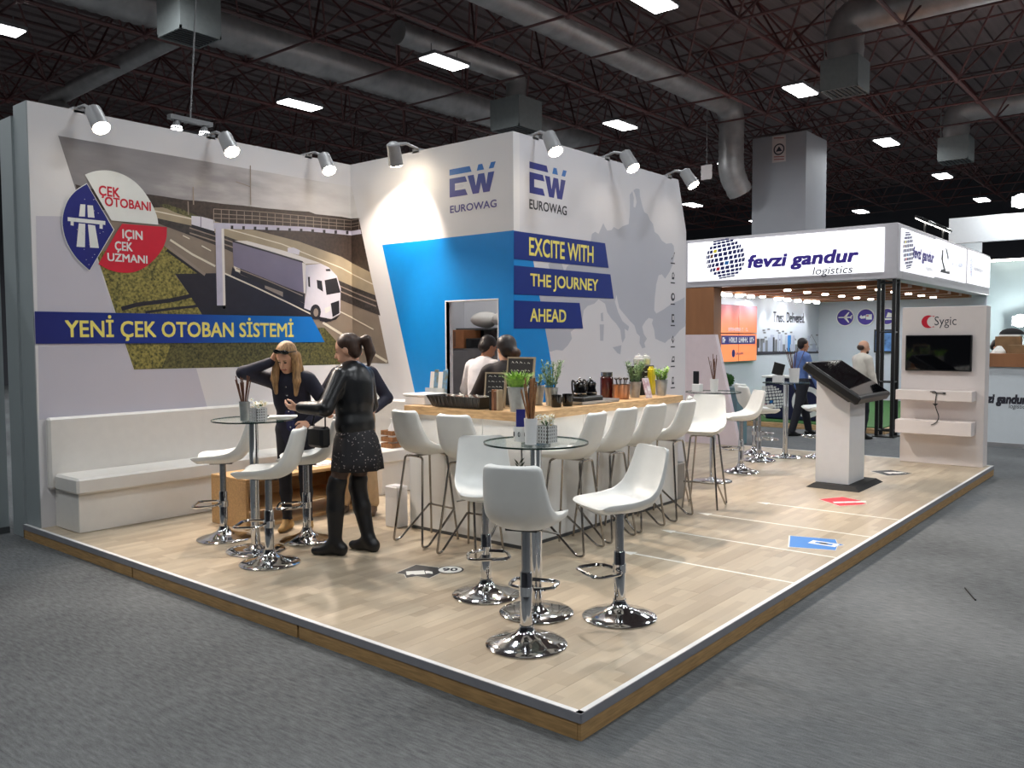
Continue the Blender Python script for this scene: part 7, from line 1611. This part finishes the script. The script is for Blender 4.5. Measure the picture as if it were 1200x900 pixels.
R = rotz(0.55) @ rotx(-0.18); T = head(p, J['neck'] + Vector((0.0, 0.02, 0.105)), R, 'skin', brow='hair_brown'); arm(p, J, 'R', (0.16, 0.32, 1.12), (0.6, -0.4, -0.5), 'dark_cloth', 'skin', n=(-0.5, 0, -0.8)); arm(p, J, 'L', (-0.16, 0.32, 1.12), (-0.6, -0.4, -0.5), 'dark_cloth', 'skin', n=(0.5, 0, -0.8)); jacket(p, J, 'dark_cloth', 1.05, 0.9, 'top', lean=lean); cap_hair(p, T, R, 'hair_dark', 1.08, 0.012)
b0 = T((0.03, -0.12, -0.05)); p.ell('hair', b0, (0.055, 0.055, 0.05), 'hair_brown'); p.cap('hair', T((0.0, -0.09, 0.0)), b0, 0.05, 0.045, 'hair_dark')
q = at_x(592, 400, 2.98); p.build(Vector((2.98, q.y, ZP + 0.002)), (0.55, 0.45, 0), 'bartender with dark hair tied in a bun and dark top, back to the counter', 0.009)

# --- visitors in the logistics stand
p = Person(); J = body(p, 1.78, 0.04, 0.0, 'skin_warm', legs={'R': (0.10, -0.22, 0), 'L': (-0.09, 0.22, 0)}, torso_m='shirt_blue', leg_m='trouser_dark', foot_m='black')
R = rotx(-0.08); T = head(p, J['neck'] + Vector((0, 0.015, 0.11)), R, 'skin_warm', brow='hair_dark'); arm(p, J, 'R', (0.27, 0.20, 0.90), (0.4, -0.9, 0), 'shirt_blue', 'skin_warm', n=(-1, 0, 0)); arm(p, J, 'L', (-0.25, 0.05, 0.86), (-0.4, -0.9, 0), 'shirt_blue', 'skin_warm', n=(1, 0, 0)); jacket(p, J, 'shirt_blue', 1.02, 0.9, 'shirt', lean=0.04); cap_hair(p, T, R, 'hair_dark', 1.0)
p.cap('tie', J['up'](1.40, 0.10), J['up'](1.1, 0.125), 0.02, 0.028, 'ink', flat=(1, 0.5, 1)); p.cap('tie', J['up'](1.1, 0.125), J['up'](1.06, 0.12), 0.028, 0.012, 'ink', flat=(1, 0.5, 1))
p.cap('trousers', (-0.05, 0, 0.97), (0.05, 0, 0.97), 0.145, 0.145, 'trouser_dark', flat=(1, 0.85, 1))
for nm in ('R', 'L'): p.cap('trousers', J['hip' + nm], J['knee' + nm], 0.11, 0.08, 'trouser_dark'); p.cap('trousers', J['knee' + nm], J['ank' + nm], 0.08, 0.062, 'trouser_dark')
def foot_at(u, head_v, H, z0):
    """place a standing figure of height H whose crown shows at head_v"""
    lo, hi = 3.0, 40.0; d = ray(u, head_v)
    t = (z0 + H - CAM.z) / d.z if abs(d.z) > 1e-4 else 15
    q = CAM + d * t; return Vector((q.x, q.y, z0))
q = at_x(938, 470, 12.35); p.build(Vector((q.x, q.y, 0.002)), (0.75, -0.66, 0), 'man in a blue shirt and dark tie walking past the farthest bar table', 0.013)
p = Person(); J = body(p, 1.74, 0.06, 0.0, 'skin', torso_m='shirt_cream', leg_m='trouser_dark', foot_m='black')
R = rotz(-0.2) @ rotx(-0.10); T = head(p, J['neck'] + Vector((0, 0.015, 0.105)), R, 'skin', brow='hair_grey'); arm(p, J, 'R', (0.24, 0.15, 0.88), (0.4, -0.9, 0), 'shirt_cream', n=(-1, 0, 0)); arm(p, J, 'L', (-0.24, 0.15, 0.88), (-0.4, -0.9, 0), 'shirt_cream', n=(1, 0, 0)); jacket(p, J, 'shirt_cream', 1.05, 0.9, 'shirt', lean=0.06)
p.ell('hair', T((0, -0.062, -0.005)), (0.080, 0.055, 0.058), 'hair_brown'); p.cap('beard', T((-0.04, 0.05, -0.085)), T((0.04, 0.05, -0.085)), 0.028, 0.028, 'hair_brown')
q = at_x(1008, 470, 12.45); p.build(Vector((q.x, q.y, 0.002)), (0.8, -0.6, 0), 'balding man in a cream shirt behind the touchscreen kiosk', 0.013)
p = Person(); J = body(p, 1.74, 0.16, 0.0, 'skin_warm', torso_m='shirt_white', leg_m='trouser_dark', foot_m='black')
R = rotx(-0.5); T = head(p, J['neck'] + Vector((0, 0.05, 0.10)), R, 'skin_warm', brow='hair_dark'); arm(p, J, 'R', (0.16, 0.36, 1.08), (0.6, -0.4, -0.5), 'shirt_white', 'skin_warm', n=(0, 0, -1)); arm(p, J, 'L', (-0.16, 0.36, 1.08), (-0.6, -0.4, -0.5), 'shirt_white', 'skin_warm', n=(0, 0, -1)); jacket(p, J, 'shirt_white', 1.0, 0.9, 'shirt', lean=0.22); cap_hair(p, T, R, 'hair_dark', 1.05)
q = at_x(1157, 470, 13.9); p.build(Vector((q.x, q.y, 0.002)), (-0.3, -0.9, 0), 'person with dark hair leaning behind the video panel at far right', 0.013)
